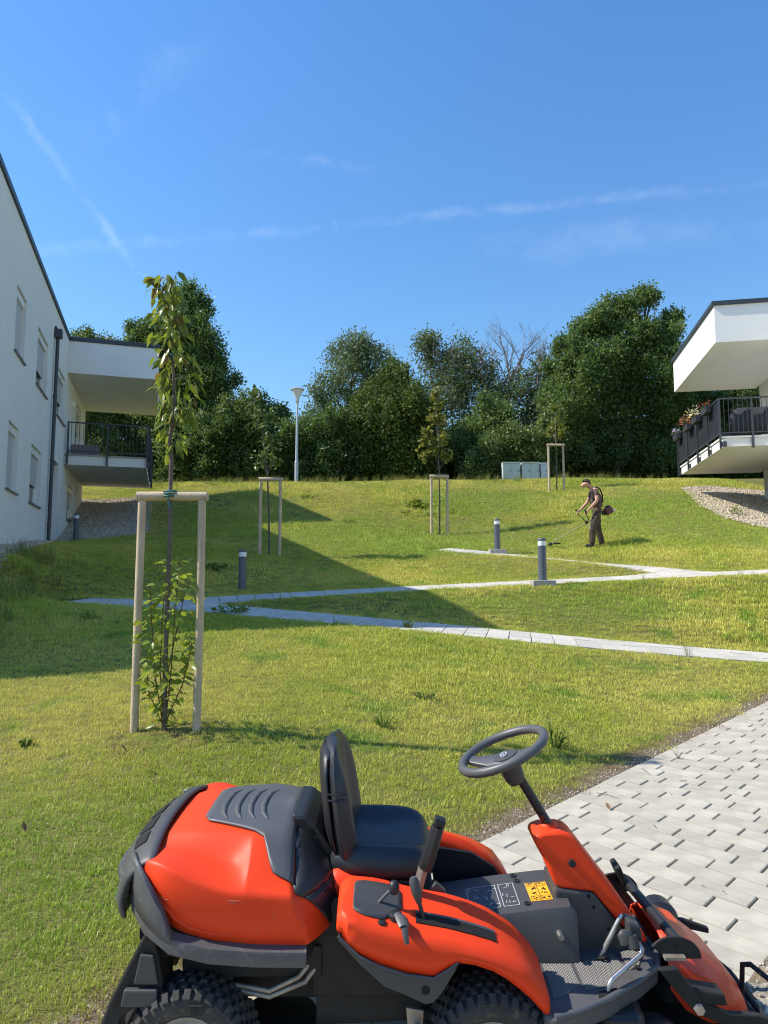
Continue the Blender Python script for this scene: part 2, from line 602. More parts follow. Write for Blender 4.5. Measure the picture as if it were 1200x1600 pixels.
def ribbon_dist(X, Y):
    X, Y = np.atleast_1d(X), np.atleast_1d(Y)
    best = np.full(X.shape, 9.0)
    for P in RIB_DENSE.values():
        lo, hi = P.min(0) - 2, P.max(0) + 2
        m = (X > lo[0]) & (X < hi[0]) & (Y > lo[1]) & (Y < hi[1])
        if m.any():
            d = np.hypot(X[m][:, None] - P[None, :, 0], Y[m][:, None] - P[None, :, 1]).min(1)
            best[m] = np.minimum(best[m], d)
    return best


# left building frame: LU along the facade (away from us), LV out of it
LU = Vector((-0.2924, 0.9563)); LV = Vector((0.9563, 0.2924)); LO = Vector((-6.78, 11.25))
# right building frame
RU = Vector((0.1822, 0.9833)); RV = Vector((-0.9833, 0.1822)); RO = Vector((9.16, 19.06)) - RV * 2.62


def l_uv(X, Y):
    dx, dy = X - LO.x, Y - LO.y
    return dx * LU.x + dy * LU.y, dx * LV.x + dy * LV.y


def r_uv(X, Y):
    dx, dy = X - RO.x, Y - RO.y
    return dx * RU.x + dy * RU.y, dx * RV.x + dy * RV.y


# gravel beds under the balconies
def gravel_left(X, Y):
    u, v = l_uv(X, Y)
    return ((u > 10.7) & (u < 17.1) & (v > -0.1) & (v < 2.55)) | ((u > -3) & (u <= 10.8) & (v > -0.1) & (v < 0.32))


GR_POLY = [tuple(at(*p).to_2d()) for p in ((1068, 764, 25.3), (1098, 789, 22.2), (1132, 806, 20.4), (1200, 822, 19.2), (1290, 828, 18.8), (1290, 770, 24.5), (1180, 764, 25.2), (1110, 761, 25.8))]


def in_poly(X, Y, poly):
    ins = np.zeros(np.shape(X), bool)
    j = len(poly) - 1
    for i in range(len(poly)):
        (xi, yi), (xj, yj) = poly[i], poly[j]
        c = ((yi > Y) != (yj > Y)) & (X < (xj - xi) * (Y - yi) / (yj - yi + 1e-12) + xi)
        ins ^= c
        j = i
    return ins


def gravel_right(X, Y):
    return in_poly(X, Y, GR_POLY)


def gravel_corner(X, Y):
    s = X * PATH_N.x + Y * PATH_N.y
    return (s > EDGE1 + 0.10) & (s < 3.0) & (Y < 9)


def on_paving(X, Y):
    s = X * PATH_N.x + Y * PATH_N.y
    return (s > EDGE0) & (s < EDGE1)


def in_house(X, Y):
    u, v = l_uv(X, Y)
    a = (u > -0.1) & (u < 16.9) & (v < 0.05) & (v > -9)
    u, v = r_uv(X, Y)
    return a | ((u > -9) & (u < 4.9) & (v < 0.05) & (v > -9))


def axis(parts):
    out = [parts[0][0]]
    for a, b, s in parts:
        n = max(1, int(round((b - a) / s)))
        out += [a + (b - a) * (i + 1) / n for i in range(n)]
    return np.array(out)


gx = axis(((-900, -60, 120), (-60, -18, 6), (-18, -9, 0.5), (-9, 10, 0.16), (10, 20, 0.5), (20, 60, 6), (60, 900, 120)))
gy = axis(((-200, -8, 24), (-8, 1, 0.6), (1, 20, 0.16), (20, 31, 0.22), (31, 44, 1.0), (44, 80, 6), (80, 900, 120)))
GX, GY = np.meshgrid(gx, gy)
GZ = ground(GX, GY)
rd = ribbon_dist(GX.ravel(), GY.ravel()).reshape(GX.shape)
GZ -= np.where(rd < RIB_W / 2 - 0.02, 0.05, 0)
sP = GX * PATH_N.x + GY * PATH_N.y
GZ -= np.where((sP > EDGE0 + 0.05) & (sP < EDGE1 - 0.05), 0.06, 0)
nv = GX.size
idx = np.arange(nv).reshape(GX.shape)
quads = np.stack([idx[:-1, :-1], idx[:-1, 1:], idx[1:, 1:], idx[1:, :-1]], -1).reshape(-1, 4)


def lawn_material():
    m = bpy.data.materials.new('lawn_soil_and_grass')
    m.use_nodes = True
    nt = m.node_tree; N = nt.nodes; Lk = nt.links
    p = N['Principled BSDF']; p.inputs['Roughness'].default_value = 0.9; p.inputs['Specular IOR Level'].default_value = 0.1
    g = N.new('ShaderNodeNewGeometry')

    def noise(s, d=4, r=0.6):
        n = N.new('ShaderNodeTexNoise'); n.inputs['Scale'].default_value = s; n.inputs['Detail'].default_value = d; n.inputs['Roughness'].default_value = r
        Lk.new(g.outputs['Position'], n.inputs['Vector']); return n.outputs['Fac']

    def ramp(v, a, b):
        r = N.new('ShaderNodeMapRange'); r.inputs['From Min'].default_value = a; r.inputs['From Max'].default_value = b
        Lk.new(v, r.inputs['Value']); return r.outputs[0]

    def mix(f, A, B):
        x = N.new('ShaderNodeMix'); x.data_type = 'RGBA'; Lk.new(f, x.inputs['Factor'])
        for s, c in (('A', A), ('B', B)):
            if isinstance(c, tuple): x.inputs[s].default_value = (*c, 1)
            else: Lk.new(c, x.inputs[s])
        return x.outputs['Result']
    c = mix(ramp(noise(0.5, 3), 0.35, 0.65), (0.14, 0.165, 0.028), (0.21, 0.20, 0.052))
    c = mix(ramp(noise(38, 3), 0.3, 0.7), c, (0.13, 0.11, 0.045))
    # bare strip along the paving, worn rings at the staked trees
    dt = N.new('ShaderNodeVectorMath'); dt.operation = 'DOT_PRODUCT'
    Lk.new(g.outputs['Position'], dt.inputs[0]); dt.inputs[1].default_value = (PATH_N.x, PATH_N.y, 0)
    nn = N.new('ShaderNodeMath'); nn.operation = 'MULTIPLY_ADD'
    Lk.new(noise(3.0, 5), nn.inputs[0]); nn.inputs[1].default_value = 0.45; Lk.new(dt.outputs['Value'], nn.inputs[2])
    strip = ramp(nn.outputs[0], EDGE0 + 0.02, EDGE0 + 0.16)
    c = mix(strip, c, mix(ramp(noise(60, 4), 0.35, 0.65), (0.12, 0.085, 0.05), (0.27, 0.22, 0.15)))
    Lk.new(c, p.inputs['Base Color'])
    b = N.new('ShaderNodeBump'); b.inputs['Strength'].default_value = 0.6; b.inputs['Distance'].default_value = 0.03
    Lk.new(noise(45, 5), b.inputs['Height']); Lk.new(b.outputs[0], p.inputs['Normal'])
    return m


lawn = link('lawn', fast_mesh('lawn', np.c_[GX.ravel(), GY.ravel(), GZ.ravel()], quads, lawn_material()), None, smooth=0)
tag(lawn, 'sloping lawn rising from the paved path to the trees', kind='structure')

# ------------------------------------------------------------------ paving
M_PAVER = mat('concrete_paver', (0.430, 0.392, 0.308), 0.9, var=0.16, vscale=7, bump=0.35, bscale=180, rand=0.09,
              dirt=((0.25, 0.23, 0.19), 34, 0.66, 0.65))
M_BED = mat('joint_sand', (0.045, 0.040, 0.032), 1.0, var=0.3, vscale=60)
M_SLAB = mat('pale_path_slab', (0.49, 0.46, 0.395), 0.9, var=0.10, vscale=5, bump=0.3, bscale=120, rand=0.10, dirt=((0.24, 0.22, 0.17), 14, 0.62, 0.55))

paved_path = empty('paved_path')
tag(paved_path, 'pale concrete paver path running diagonally under the mower', kind='structure')
b = MB()
for t0, t1 in ((-3.0, 14.0),):
    pts = []
    for t, o in ((t0, EDGE0), (t1, EDGE0), (t1, EDGE1), (t0, EDGE1)):
        p = PATH_E * t + PATH_N * o
        pts.append((p.x, p.y, plane_z(p.y) - 0.013))
    b.add(pts, [(0, 1, 2, 3)])
b.build('joint_bed', M_BED, paved_path)

ROW, TH = 0.14, 0.06
JT = 0.0050
paver_mesh = {}


def paver(length):
    if length not in paver_mesh:
        w, l, e = ROW / 2 - 0.0024, length / 2 - 0.0045, 0.004
        v = [(-w, -l, -TH), (w, -l, -TH), (w, l, -TH), (-w, l, -TH),
             (-w, -l, -e), (w, -l, -e), (w, l, -e), (-w, l, -e),
             (-w + 0.0006, -l + e, 0), (w - 0.0006, -l + e, 0), (w - 0.0006, l - e, 0), (-w + 0.0006, l - e, 0)]
        f = [(8, 9, 10, 11)]
        for k in (0, 4):
            f += [(k + i, k + (i + 1) % 4, k + 4 + (i + 1) % 4, k + 4 + i) for i in range(4)]
        me = bpy.data.meshes.new('paver'); me.from_pydata(v, [], f); me.materials.append(M_PAVER)
        paver_mesh[length] = me
    return paver_mesh[length]


tilt = math.atan(0.06)
prow = random.Random(5)
stones = []
t = -1.6
prev = []
while t < 13.5:
    width = EDGE1 - EDGE0
    best = None
    for _ in range(40):                                   # joints must not run on from the row before
        lens, s = [], 0.0
        while s < width - 0.02:
            l = prow.choice((0.15, 0.225, 0.3, 0.3)) if s else prow.choice((0.12, 0.15, 0.225, 0.3))
            if width - s - l < 0.10: l = round(width - s, 3)
            lens.append(l); s += l
        cuts = list(np.cumsum(lens)[:-1])
        gap = min((abs(a - c) for a in cuts for c in prev), default=1)
        if max(lens) <= 0.40 and (best is None or gap > best[0]):
            best = (gap, lens, cuts)
    lens, prev = best[1], best[2]
    o = EDGE0
    for l in lens:
        p = PATH_E * (t + ROW / 2) + PATH_N * (o + l / 2)
        stones.append((p.x, p.y, l)); o += l
    t += ROW


def in_view(x, y, z, margin=60):
    c, s = math.cos(PITCH), math.sin(PITCH)
    f = y * c + (z - CAM_H) * s
    if f < 0.5: return False
    u = -y * s + (z - CAM_H) * c
    px, py = 600 + 1110 * x / f, 800 - 1110 * u / f
    return -margin < px < 1200 + margin and -margin < py < 1600 + margin


shown = [q for q in stones if in_view(q[0], q[1], plane_z(q[1]), 40)]
shown.sort(key=lambda q: q[1])
single = set(shown[:300])
base_rot = (Matrix.Rotation(tilt, 3, 'X') @ Matrix.Rotation(R(45) - R(90), 3, 'Z'))
rest = MB()
for x, y, l in stones:
    zj = prow.uniform(-0.0022, 0.0022)
    rot = base_rot @ Euler((prow.gauss(0, 0.004), prow.gauss(0, 0.004), prow.gauss(0, 0.004))).to_matrix()
    # local x is across the row (along the path), local y along the row
    rr = base_rot @ Matrix.Rotation(R(90), 3, 'Z') @ Euler((prow.gauss(0, 0.003), prow.gauss(0, 0.003), prow.gauss(0, 0.003))).to_matrix()
    if (x, y, l) in single:
        o = link('paver', paver(l), None, paved_path)
        m4 = rr.to_4x4(); m4.translation = (x, y, plane_z(y) + zj)
        o.matrix_local = m4
    else:
        me = paver(l)
        rest.add([rr @ v.co + Vector((x, y, plane_z(y) + zj)) for v in me.vertices], [tuple(f.vertices) for f in me.polygons])
ro = rest.build('paver_field', M_PAVER, paved_path, fix=False)
ro['kind'] = 'stuff'

# ------------------------------------------------------------------ footpath ramps of pale slabs
slab_me = bpy.data.meshes.new('path_slab')
_b = MB(); _b.box((0, 0, -0.03), (1, 1, 0.06))
slab_me.from_pydata(_b.v, [], _b.f); slab_me.materials.append(M_SLAB)
psl = random.Random(9)
RIB_LABEL = {'lower': 'pale slab footpath ramp, lowest of the three on the lawn', 'upper': 'pale slab footpath ramp crossing the middle of the lawn',
             'third': 'pale slab footpath spur climbing past the bollard to the upper lawn'}
for key, line in RIBBONS.items():
    fp = empty('footpath')
    tag(fp, RIB_LABEL[key], kind='structure')
    P = resample(line, 0.32)
    bed = MB()
    prev = None
    for a, c in zip(P, P[1:]):
        mid = (a + c) / 2
        d = (c - a); L = d.length; d.normalize()
        nrm = Vector((-d.y, d.x))
        cuts = psl.choice(((-0.5, 0.0, 0.5), (-0.5, -0.2, 0.2, 0.5), (-0.5, -0.15, 0.5), (-0.5, 0.18, 0.5)))
        for o0, o1 in zip(cuts, cuts[1:]):
            q = mid + nrm * (o0 + o1) / 2 * RIB_W
            # plane through the ground at the ends and sides of the slab
            ga = ground(q.x - d.x * L / 2, q.y - d.y * L / 2); gb = ground(q.x + d.x * L / 2, q.y + d.y * L / 2)
            w = (o1 - o0) * RIB_W
            gc = ground(q.x - nrm.x * w / 2, q.y - nrm.y * w / 2); gd = ground(q.x + nrm.x * w / 2, q.y + nrm.y * w / 2)
            vx = Vector((d.x * L, d.y * L, gb - ga)).normalized()
            vy = Vector((nrm.x * w, nrm.y * w, gd - gc)).normalized()
            vz = vx.cross(vy).normalized(); vy = vz.cross(vx)
            m = Matrix((vx, vy, vz)).transposed().to_4x4()
            m.translation = (q.x, q.y, (ga + gb + gc + gd) / 4 + 0.008 + psl.uniform(-0.002, 0.002))
            o = link('slab', slab_me, None, fp)
            o.matrix_local = m @ Matrix.Diagonal((L - 0.012, w - 0.008, 1, 1))
    # joint sand under the slabs
    secs = []
    for i, p in enumerate(P):
        d = (P[min(i + 1, len(P) - 1)] - P[max(i - 1, 0)]).normalized(); nrm = Vector((-d.y, d.x))
        secs.append([(p.x + nrm.x * k, p.y + nrm.y * k, ground(p.x + nrm.x * k, p.y + nrm.y * k) - 0.012) for k in (-0.46, -0.23, 0, 0.23, 0.46)])
    bed.loft(secs); bed.build('joint_bed', M_BED, fp)

# ------------------------------------------------------------------ apartment buildings
M_WALL = mat('white_render', (0.74, 0.735, 0.71), 0.92, var=0.03, vscale=1.2, bump=0.25, bscale=220)
M_SOFFIT = mat('white_soffit', (0.70, 0.69, 0.65), 0.9, var=0.02, vscale=2)
M_PLINTH = mat('grey_plinth_render', (0.45, 0.44, 0.42), 0.9, var=0.05, vscale=3)
M_DARK = mat('anthracite_metal', (0.035, 0.042, 0.052), 0.45, var=0.1, vscale=8)
M_SHUT = mat('pale_roller_shutter', (0.50, 0.51, 0.52), 0.5)
M_FRAME = mat('white_window_frame', (0.78, 0.78, 0.76), 0.35)
M_GLASS = mat('window_glass', (0.03, 0.04, 0.05), 0.05, spec=0.8)
M_SILL = mat('grey_sill', (0.16, 0.17, 0.18), 0.4, metal=0.6)
M_SCREEN = mat('dark_privacy_cloth', (0.030, 0.033, 0.040), 0.85, bump=0.2, bscale=300)
M_LAMP = mat('opal_lamp', (0.8, 0.8, 0.77), 0.3)
M_CONC = mat('raw_concrete', (0.36, 0.345, 0.31), 0.95, var=0.12, vscale=9, bump=0.4, bscale=90)


def frame_matrix(O, U, V):
    m = Matrix(((U.x, V.x, 0), (U.y, V.y, 0), (0, 0, 1))).to_4x4()
    m.translation = (O.x, O.y, 0)
    return m


def grid_wall(b, u0, u1, z0, z1, holes, v, depth):
    """outside face of a wall at v with rectangular openings and their reveals going back by depth"""
    us = sorted({u0, u1, *[h[0] for h in holes], *[h[1] for h in holes]})
    zs = sorted({z0, z1, *[h[2] for h in holes], *[h[3] for h in holes]})
    for a, c in zip(us, us[1:]):
        for e, g in zip(zs, zs[1:]):
            um, zm = (a + c) / 2, (e + g) / 2
            if any(h[0] < um < h[1] and h[2] < zm < h[3] for h in holes):
                continue
            b.add([(a, v, e), (c, v, e), (c, v, g), (a, v, g)], [(0, 1, 2, 3)])
    for a, c, e, g in holes:
        for p, q in (((a, e), (c, e)), ((c, e), (c, g)), ((c, g), (a, g)), ((a, g), (a, e))):
            b.add([(p[0], v, p[1]), (q[0], v, q[1]), (q[0], v - depth, q[1]), (p[0], v - depth, p[1])], [(0, 1, 2, 3)])


def window(root, M, a, c, e, g, shut, door=False):
    """window in an opening: white frame, glass, a roller shutter let down by a share, metal sill"""
    name = 'door' if door else 'window'
    t = 0.07
    b = MB(M)
    y0, y1 = -0.20, -0.13
    b.span((a, y0, e), (a + t, y1, g)); b.span((c - t, y0, e), (c, y1, g))
    b.span((a + t, y0, g - t), (c - t, y1, g)); b.span((a + t, y0, e), (c - t, y1, e + t))
    w = b.build(name, M_FRAME, root)
    MB(M).span((a + t, -0.175, e + t), (c - t, -0.165, g - t)).build('pane', M_GLASS, w)
    # shutter box and slats
    sb = MB(M); sb.span((a + 0.004, -0.128, g - 0.17), (c - 0.004, -0.05, g - 0.004)); sb.build('shutter_box', M_FRAME, w)
    if shut > 0.02:
        zb = g - 0.17 - (g - 0.17 - e - 0.01) * shut
        s = MB(M); z = g - 0.17
        while z > zb + 0.02:
            z2 = max(zb, z - 0.05)
            s.span((a + 0.03, -0.118, z2 + 0.004), (c - 0.03, -0.104, z)); z = z2
        s.build('roller_shutter', M_SHUT, w)
    if not door:
        s = MB(M); s.span((a - 0.04, -0.12, e - 0.045), (c + 0.04, 0.05, e - 0.012)); s.build('sill', M_SILL, w)
    return w


def railing(root, M, path, z0, z1, gap, posts, bracket=True, spacing=0.115, screen=None, post_r=0.022):
    """flat-bar balustrade along a polyline of (u, v): rails, balusters, posts with angle brackets"""
    rl = empty('railing', parent=root)
    bar = bpy.data.meshes.new('baluster')
    bb = MB(); bb.box((0, 0, (z1 - z0 - 0.12) / 2), (0.014, 0.014, z1 - z0 - 0.12)); bar.from_pydata(bb.v, [], bb.f); bar.materials.append(M_DARK)
    ang = math.atan2(M[1][0], M[0][0])
    for (p, q) in zip(path, path[1:]):
        P, Q = Vector(p), Vector(q)
        d = Q - P; L = d.length; d.normalize()
        a = math.atan2(d.y, d.x)
        for zz, hh in ((z1 - 0.02, 0.04), (z0 + 0.09, 0.03)):
            b = MB(M)
            b.box(((P.x + Q.x) / 2, (P.y + Q.y) / 2, zz), (L, 0.035, hh), (0, 0, a))
            b.build('rail', M_DARK, rl)
        n = int(L / spacing)
        for i in range(1, n):
            s = P + d * (L * i / n)
            o = link('baluster', bar, None, rl)
            w = M @ Vector((s.x, s.y, z0 + 0.10)); o.location = w; o.rotation_euler = (0, 0, ang + a)
    for (pu, pv, bu, bv) in posts:
        b = MB(M); b.box((pu, pv, (z0 - 0.34 + z1) / 2), (0.05, 0.05, z1 - z0 + 0.34))
        if bracket:
            b.box((pu + bu * 0.07, pv + bv * 0.07, z0 - 0.22), (0.05 + abs(bu) * 0.12, 0.05 + abs(bv) * 0.12, 0.14))
        b.build('post', M_DARK, rl)
    return rl


# --- left building
ML = frame_matrix(LO, LU, LV)
LZ = 9.42
left_house = empty('apartment_building')
tag(left_house, 'long white rendered apartment building on the left with a cantilevered roof over its balcony', 'building', 'white apartment buildings')


def u_left(px, py=700):
    """position along the left facade of a point of the photograph"""
    r = ray(px, py)
    k = r.x / r.y
    return (k * LO.y - LO.x) / (LU.x - k * LU.y)


def z_at(px, py, O, U, V, u, v=0.0):
    p = O + U * u + V * v
    r = ray(px, py)
    return CAM_H + r.z * p.y / r.y


wins = []
for pl, pr_, top, sill, pm in ((24.8, 41, 443, 547, 0), (58, 75, 511, 598, 0), (90, 102, 571, 645, 0)):
    ua, ub = u_left(pl, (top + sill) / 2), u_left(pr_, (top + sill) / 2)
    wins.append((ua, ub, z_at(pl, sill, LO, LU, LV, ua), z_at(pl, top, LO, LU, LV, ua)))
for pl, pr_, top, sill in ((11, 28, 655, 762), (47, 64, 693, 782)):
    ua, ub = u_left(pl, (top + sill) / 2), u_left(pr_, (top + sill) / 2)
    wins.append((ua, ub, z_at(pl, sill, LO, LU, LV, ua), z_at(pl, top, LO, LU, LV, ua)))
ua, ub = u_left(105, 770), u_left(114.5, 770)
wins.append((ua, ub, z_at(105, 795, LO, LU, LV, ua), z_at(105, 745, LO, LU, LV, ua)))
bz = 5.69
# nice common levels per storey
up_s = sum(w[2] for w in wins[:3]) / 3; up_t = sum(w[3] for w in wins[:3]) / 3
lo_s = sum(w[2] for w in wins[3:5]) / 2; lo_t = sum(w[3] for w in wins[3:5]) / 2
holes = [(w[0], w[1], up_s, up_t) for w in wins[:3]] + [(w[0], w[1], lo_s, lo_t) for w in wins[3:5]]
holes.append((wins[5][0], wins[5][1], lo_s + 0.15, lo_t - 0.1))
bd = (u_left(118, 660), u_left(127, 660), bz + 0.02, bz + 2.25)            # balcony door
dd = (u_left(78, 780), u_left(89, 780), 2.2, lo_t + 0.2)                   # ground-floor door recess beside the downpipe
LEND = 16.75
b = MB(ML)
grid_wall(b, 0, LEND, 0.5, LZ, holes + [bd, dd], 0, 0.2)
b.add([(0, 0, 0.5), (0, -9, 0.5), (0, -9, LZ), (0, 0, LZ)], [(0, 1, 2, 3)])
b.add([(LEND, 0, 0.5), (LEND, -9, 0.5), (LEND, -9, LZ), (LEND, 0, LZ)], [(3, 2, 1, 0)])
b.add([(0, -9, 0.5), (LEND, -9, 0.5), (LEND, -9, LZ), (0, -9, LZ)], [(3, 2, 1, 0)])
b.add([(0, 0, LZ), (LEND, 0, LZ), (LEND, -9, LZ), (0, -9, LZ)], [(0, 1, 2, 3)])
b.build('wall', M_WALL, left_house)
# lower wing reaching further down the slope, beyond the picture's edge
b = MB(ML); b.span((-2.3, -12.0, 0.0), (-0.002, -3.05, 7.3)); b.build('lower_wing', M_WALL, left_house)
for h, sh in zip(holes, (1.0, 0.62, 0.55, 1.0, 0.6, 0.5)):
    window(left_house, ML, *h, sh)
window(left_house, ML, *bd, 0.35, door=True)
b = MB(ML)
b.span((dd[0], -0.22, dd[2]), (dd[1], -0.16, dd[3])); dl = b.build('door', mat('grey_door_leaf', (0.30, 0.30, 0.30), 0.5), left_house)
b = MB(ML); b.tube([(dd[1] - 0.12, -0.15, 3.7), (dd[1] - 0.12, -0.10, 3.7), (dd[1] - 0.24, -0.10, 3.7)], 0.011, 6); b.build('handle', M_SILL, dl)
# cantilevered roof box, balcony slab
U0, V1 = (22.16 - LO.y) / LU.y, 2.73
b = MB(ML); b.span((U0, 0.003, 8.32), (LEND + 0.003, V1, LZ - 0.002)); b.build('roof_overhang', M_WALL, left_house, bevel=0.006)
b = MB(ML); b.span((U0, 0.003, 5.35), (LEND - 0.1, 2.48, bz - 0.05)); b.build('balcony_slab', M_SOFFIT, left_house, bevel=0.008)
b = MB(ML); b.span((U0 - 0.03, 0.003, bz - 0.048), (LEND - 0.08, 2.51, bz - 0.005)); b.build('balcony_floor', M_CONC, left_house)
b = MB(ML)
for s in (((-0.04, -0.35, LZ - 0.05), (U0 + 0.01, 0.05, LZ + 0.09)),
          ((U0 - 0.045, 0.051, LZ - 0.05), (U0 + 0.3, V1 + 0.045, LZ + 0.09)),
          ((U0 + 0.301, V1 - 0.3, LZ - 0.05), (LEND + 0.05, V1 + 0.045, LZ + 0.09)),
          ((-0.05, -9.05, LZ - 0.05), (0.35, -0.351, LZ + 0.09)),
          ((0.351, -9.05, LZ - 0.05), (LEND + 0.05, -8.7, LZ + 0.09))):
    b.span(*s)
b.build('roof_flashing', M_DARK, left_house, bevel=0.01)
b = MB(ML); b.span((-0.002, -0.01, 0.6), (LEND, 0.02, 1.2)); b.build('plinth', M_PLINTH, left_house)
# downpipe with hopper and brackets
ud = u_left(72, 800)
b = MB(ML); b.tube([(ud, 0.09, 1.5), (ud, 0.09, 8.2), (ud, 0.09, 8.55), (ud, 0.03, 8.75), (ud, 0.0, 8.8)], 0.05, 10)
dp = b.build('downpipe', M_DARK, left_house, smooth=40)
b = MB(ML); b.span((ud - 0.11, 0.01, 8.48), (ud + 0.11, 0.2, 8.72)); b.build('hopper', M_DARK, dp, bevel=0.01)
for z in (3.2, 5.0, 6.8):
    b = MB(ML); b.lathe([(0.05, -0.02), (0.062, -0.02), (0.062, 0.02), (0.05, 0.02)], 12, (ud, 0.09, z)); b.build('pipe_bracket', M_DARK, dp)
# wall lamp above the balcony door
b = MB(ML); b.lathe([(0.0, 0.001), (0.12, 0.001), (0.12, 0.03), (0.10, 0.07), (0.05, 0.095), (0.0, 0.1)], 18, (u_left(114, 622), 0.0, 7.66), 'y')
b.build('wall_lamp', M_LAMP, left_house, smooth=50)
rz0, rz1 = bz, bz + 1.03
posts = [(U0 - 0.055, v, 1, 0) for v in (0.1, 1.28, 2.50)] + [(u, 2.54, 0, -1) for u in (U0 + 1.2, U0 + 2.4, U0 + 3.6, LEND - 0.12)]
railing(left_house, ML, [(U0 - 0.055, 0.08), (U0 - 0.055, 2.54), (LEND - 0.12, 2.54), (LEND - 0.12, 0.05)], rz0, rz1, 0.1, posts)
# grey storage box on that balcony
b = MB(ML); b.span((U0 + 0.55, 0.12, bz), (U0 + 1.1, 0.95, bz + 0.42)); 
o = b.build('storage_box', mat('taupe_wicker', (0.20, 0.17, 0.16), 0.8, var=0.2, vscale=40), bevel=0.03)
tag(o, 'taupe storage box on the balcony of the left building', 'box')

# --- right building
MR_ = frame_matrix(RO, RU, RV)
RZ = 9.33
right_house = empty('apartment_building')
tag(right_house, 'white apartment building on the right whose balcony carries flower boxes', 'building', 'white apartment buildings')
b = MB(MR_)
RE = 5.22
rd_ = (3.1, 4.2, 5.66, 7.85)
grid_wall(b, -9, RE - 0.35, 1.5, RZ - 0.01, [rd_, (0.3, 1.8, 5.66, 7.85)], 0, 0.2)
b.add([(RE - 0.35, 0, 1.5), (RE - 0.35, -9, 1.5), (RE - 0.35, -9, RZ - 0.01), (RE - 0.35, 0, RZ - 0.01)], [(0, 1, 2, 3)])
b.add([(-9, 0, RZ - 0.01), (RE - 0.35, 0, RZ - 0.01), (RE - 0.35, -9, RZ - 0.01), (-9, -9, RZ - 0.01)], [(0, 1, 2, 3)])
b.add([(-9, 0, 1.5), (-9, -9, 1.5), (-9, -9, RZ - 0.01), (-9, 0, RZ - 0.01)], [(0, 1, 2, 3)])
b.add([(-9, -9, 1.5), (RE - 0.35, -9, 1.5), (RE - 0.35, -9, RZ - 0.01), (-9, -9, RZ - 0.01)], [(0, 1, 2, 3)])
b.build('wall', M_WALL, right_house)
window(right_house, MR_, *rd_, 0.3, door=True)
window(right_house, MR_, 0.3, 1.8, 5.66, 7.85, 0.2, door=True)
b = MB(MR_); b.span((0, 0.003, 8.23), (RE, 2.62, RZ - 0.002)); b.build('roof_overhang', M_WALL, right_house, bevel=0.006)
b = MB(MR_); b.span((0.15, 0.003, 5.33), (RE - 0.02, 2.50, 5.57)); b.build('balcony_slab', M_SOFFIT, right_house, bevel=0.008)
b = MB(MR_); b.span((0.12, 0.003, 5.572), (RE, 2.53, 5.62)); b.build('balcony_floor', M_SOFFIT, right_house)
b = MB(MR_)
for s in (((-0.06, 0.05, RZ - 0.05), (0.3, 2.68, RZ + 0.07)), ((0.301, 2.32, RZ - 0.05), (RE + 0.06, 2.68, RZ + 0.07)),
          ((-9.05, -0.3, RZ - 0.05), (-0.061, 0.05, RZ + 0.07)), ((RE - 0.3, -0.2, RZ - 0.05), (RE + 0.06, 2.319, RZ + 0.07))):
    b.span(*s)
b.build('roof_flashing', M_DARK, right_house, bevel=0.01)
VO = 2.58
posts = [(u, VO, 0, -1) for u in (0.12, 1.35, 2.6, 3.85, RE + 0.02)] + [(0.12, v, 1, 0) for v in (1.75, 0.7)]
rl = railing(right_house, MR_, [(0.12, 0.05), (0.12, VO), (RE + 0.02, VO), (RE + 0.02, 0.05)], 5.62, 6.69, 0.1, posts)
b = MB(MR_); b.span((0.16, VO - 0.030, 5.74), (RE - 0.02, VO - 0.020, 6.64)); b.build('privacy_screen', M_SCREEN, rl)
sc_ = MB(MR_)
secs = []
for i in range(25):
    v = 2.30 - i * 0.095
    w = 0.012 * math.sin(i * 1.1) + 0.008 * math.sin(i * 2.3)
    secs.append([(0.22 + w, v, 5.66), (0.22 + w * 1.5, v, 6.06), (0.22 + w, v, 6.42 - (0.18 * (i / 3 - 1) ** 2 if i < 3 else 0))])
sc_.loft(secs); sc_.build('privacy_screen', M_SCREEN, rl, solid=0.006, smooth=0)

# flower boxes hung over the outer rail
fl = random.Random(21)


def leaves_np(centres, normals, axes, L, W, fold=0.0):
    """diamond leaves: arrays (n,3); returns verts (4n,3), quads"""
    n = len(centres)
    side = np.cross(normals, axes)
    side /= np.linalg.norm(side, axis=1, keepdims=True) + 1e-9
    L = np.broadcast_to(L, n)[:, None]; W = np.broadcast_to(W, n)[:, None]
    V = np.empty((n, 4, 3))
    V[:, 0] = centres - axes * L * 0.5
    V[:, 1] = centres - side * W * 0.5 + normals * W * fold
    V[:, 2] = centres + axes * L * 0.5
    V[:, 3] = centres + side * W * 0.5 + normals * W * fold
    return V.reshape(-1, 3), np.arange(4 * n).reshape(n, 4)


def unit(a):
    return a / (np.linalg.norm(a, axis=1, keepdims=True) + 1e-9)


def add_rnd(me, per):
    """one random value per leaf, written on every vertex of the leaf"""
    n = len(me.vertices)
    at_ = me.attributes.new('rnd', 'FLOAT', 'POINT')
    at_.data.foreach_set('value', np.repeat(rng.random(n // per + 1), per)[:n].astype(np.float32))


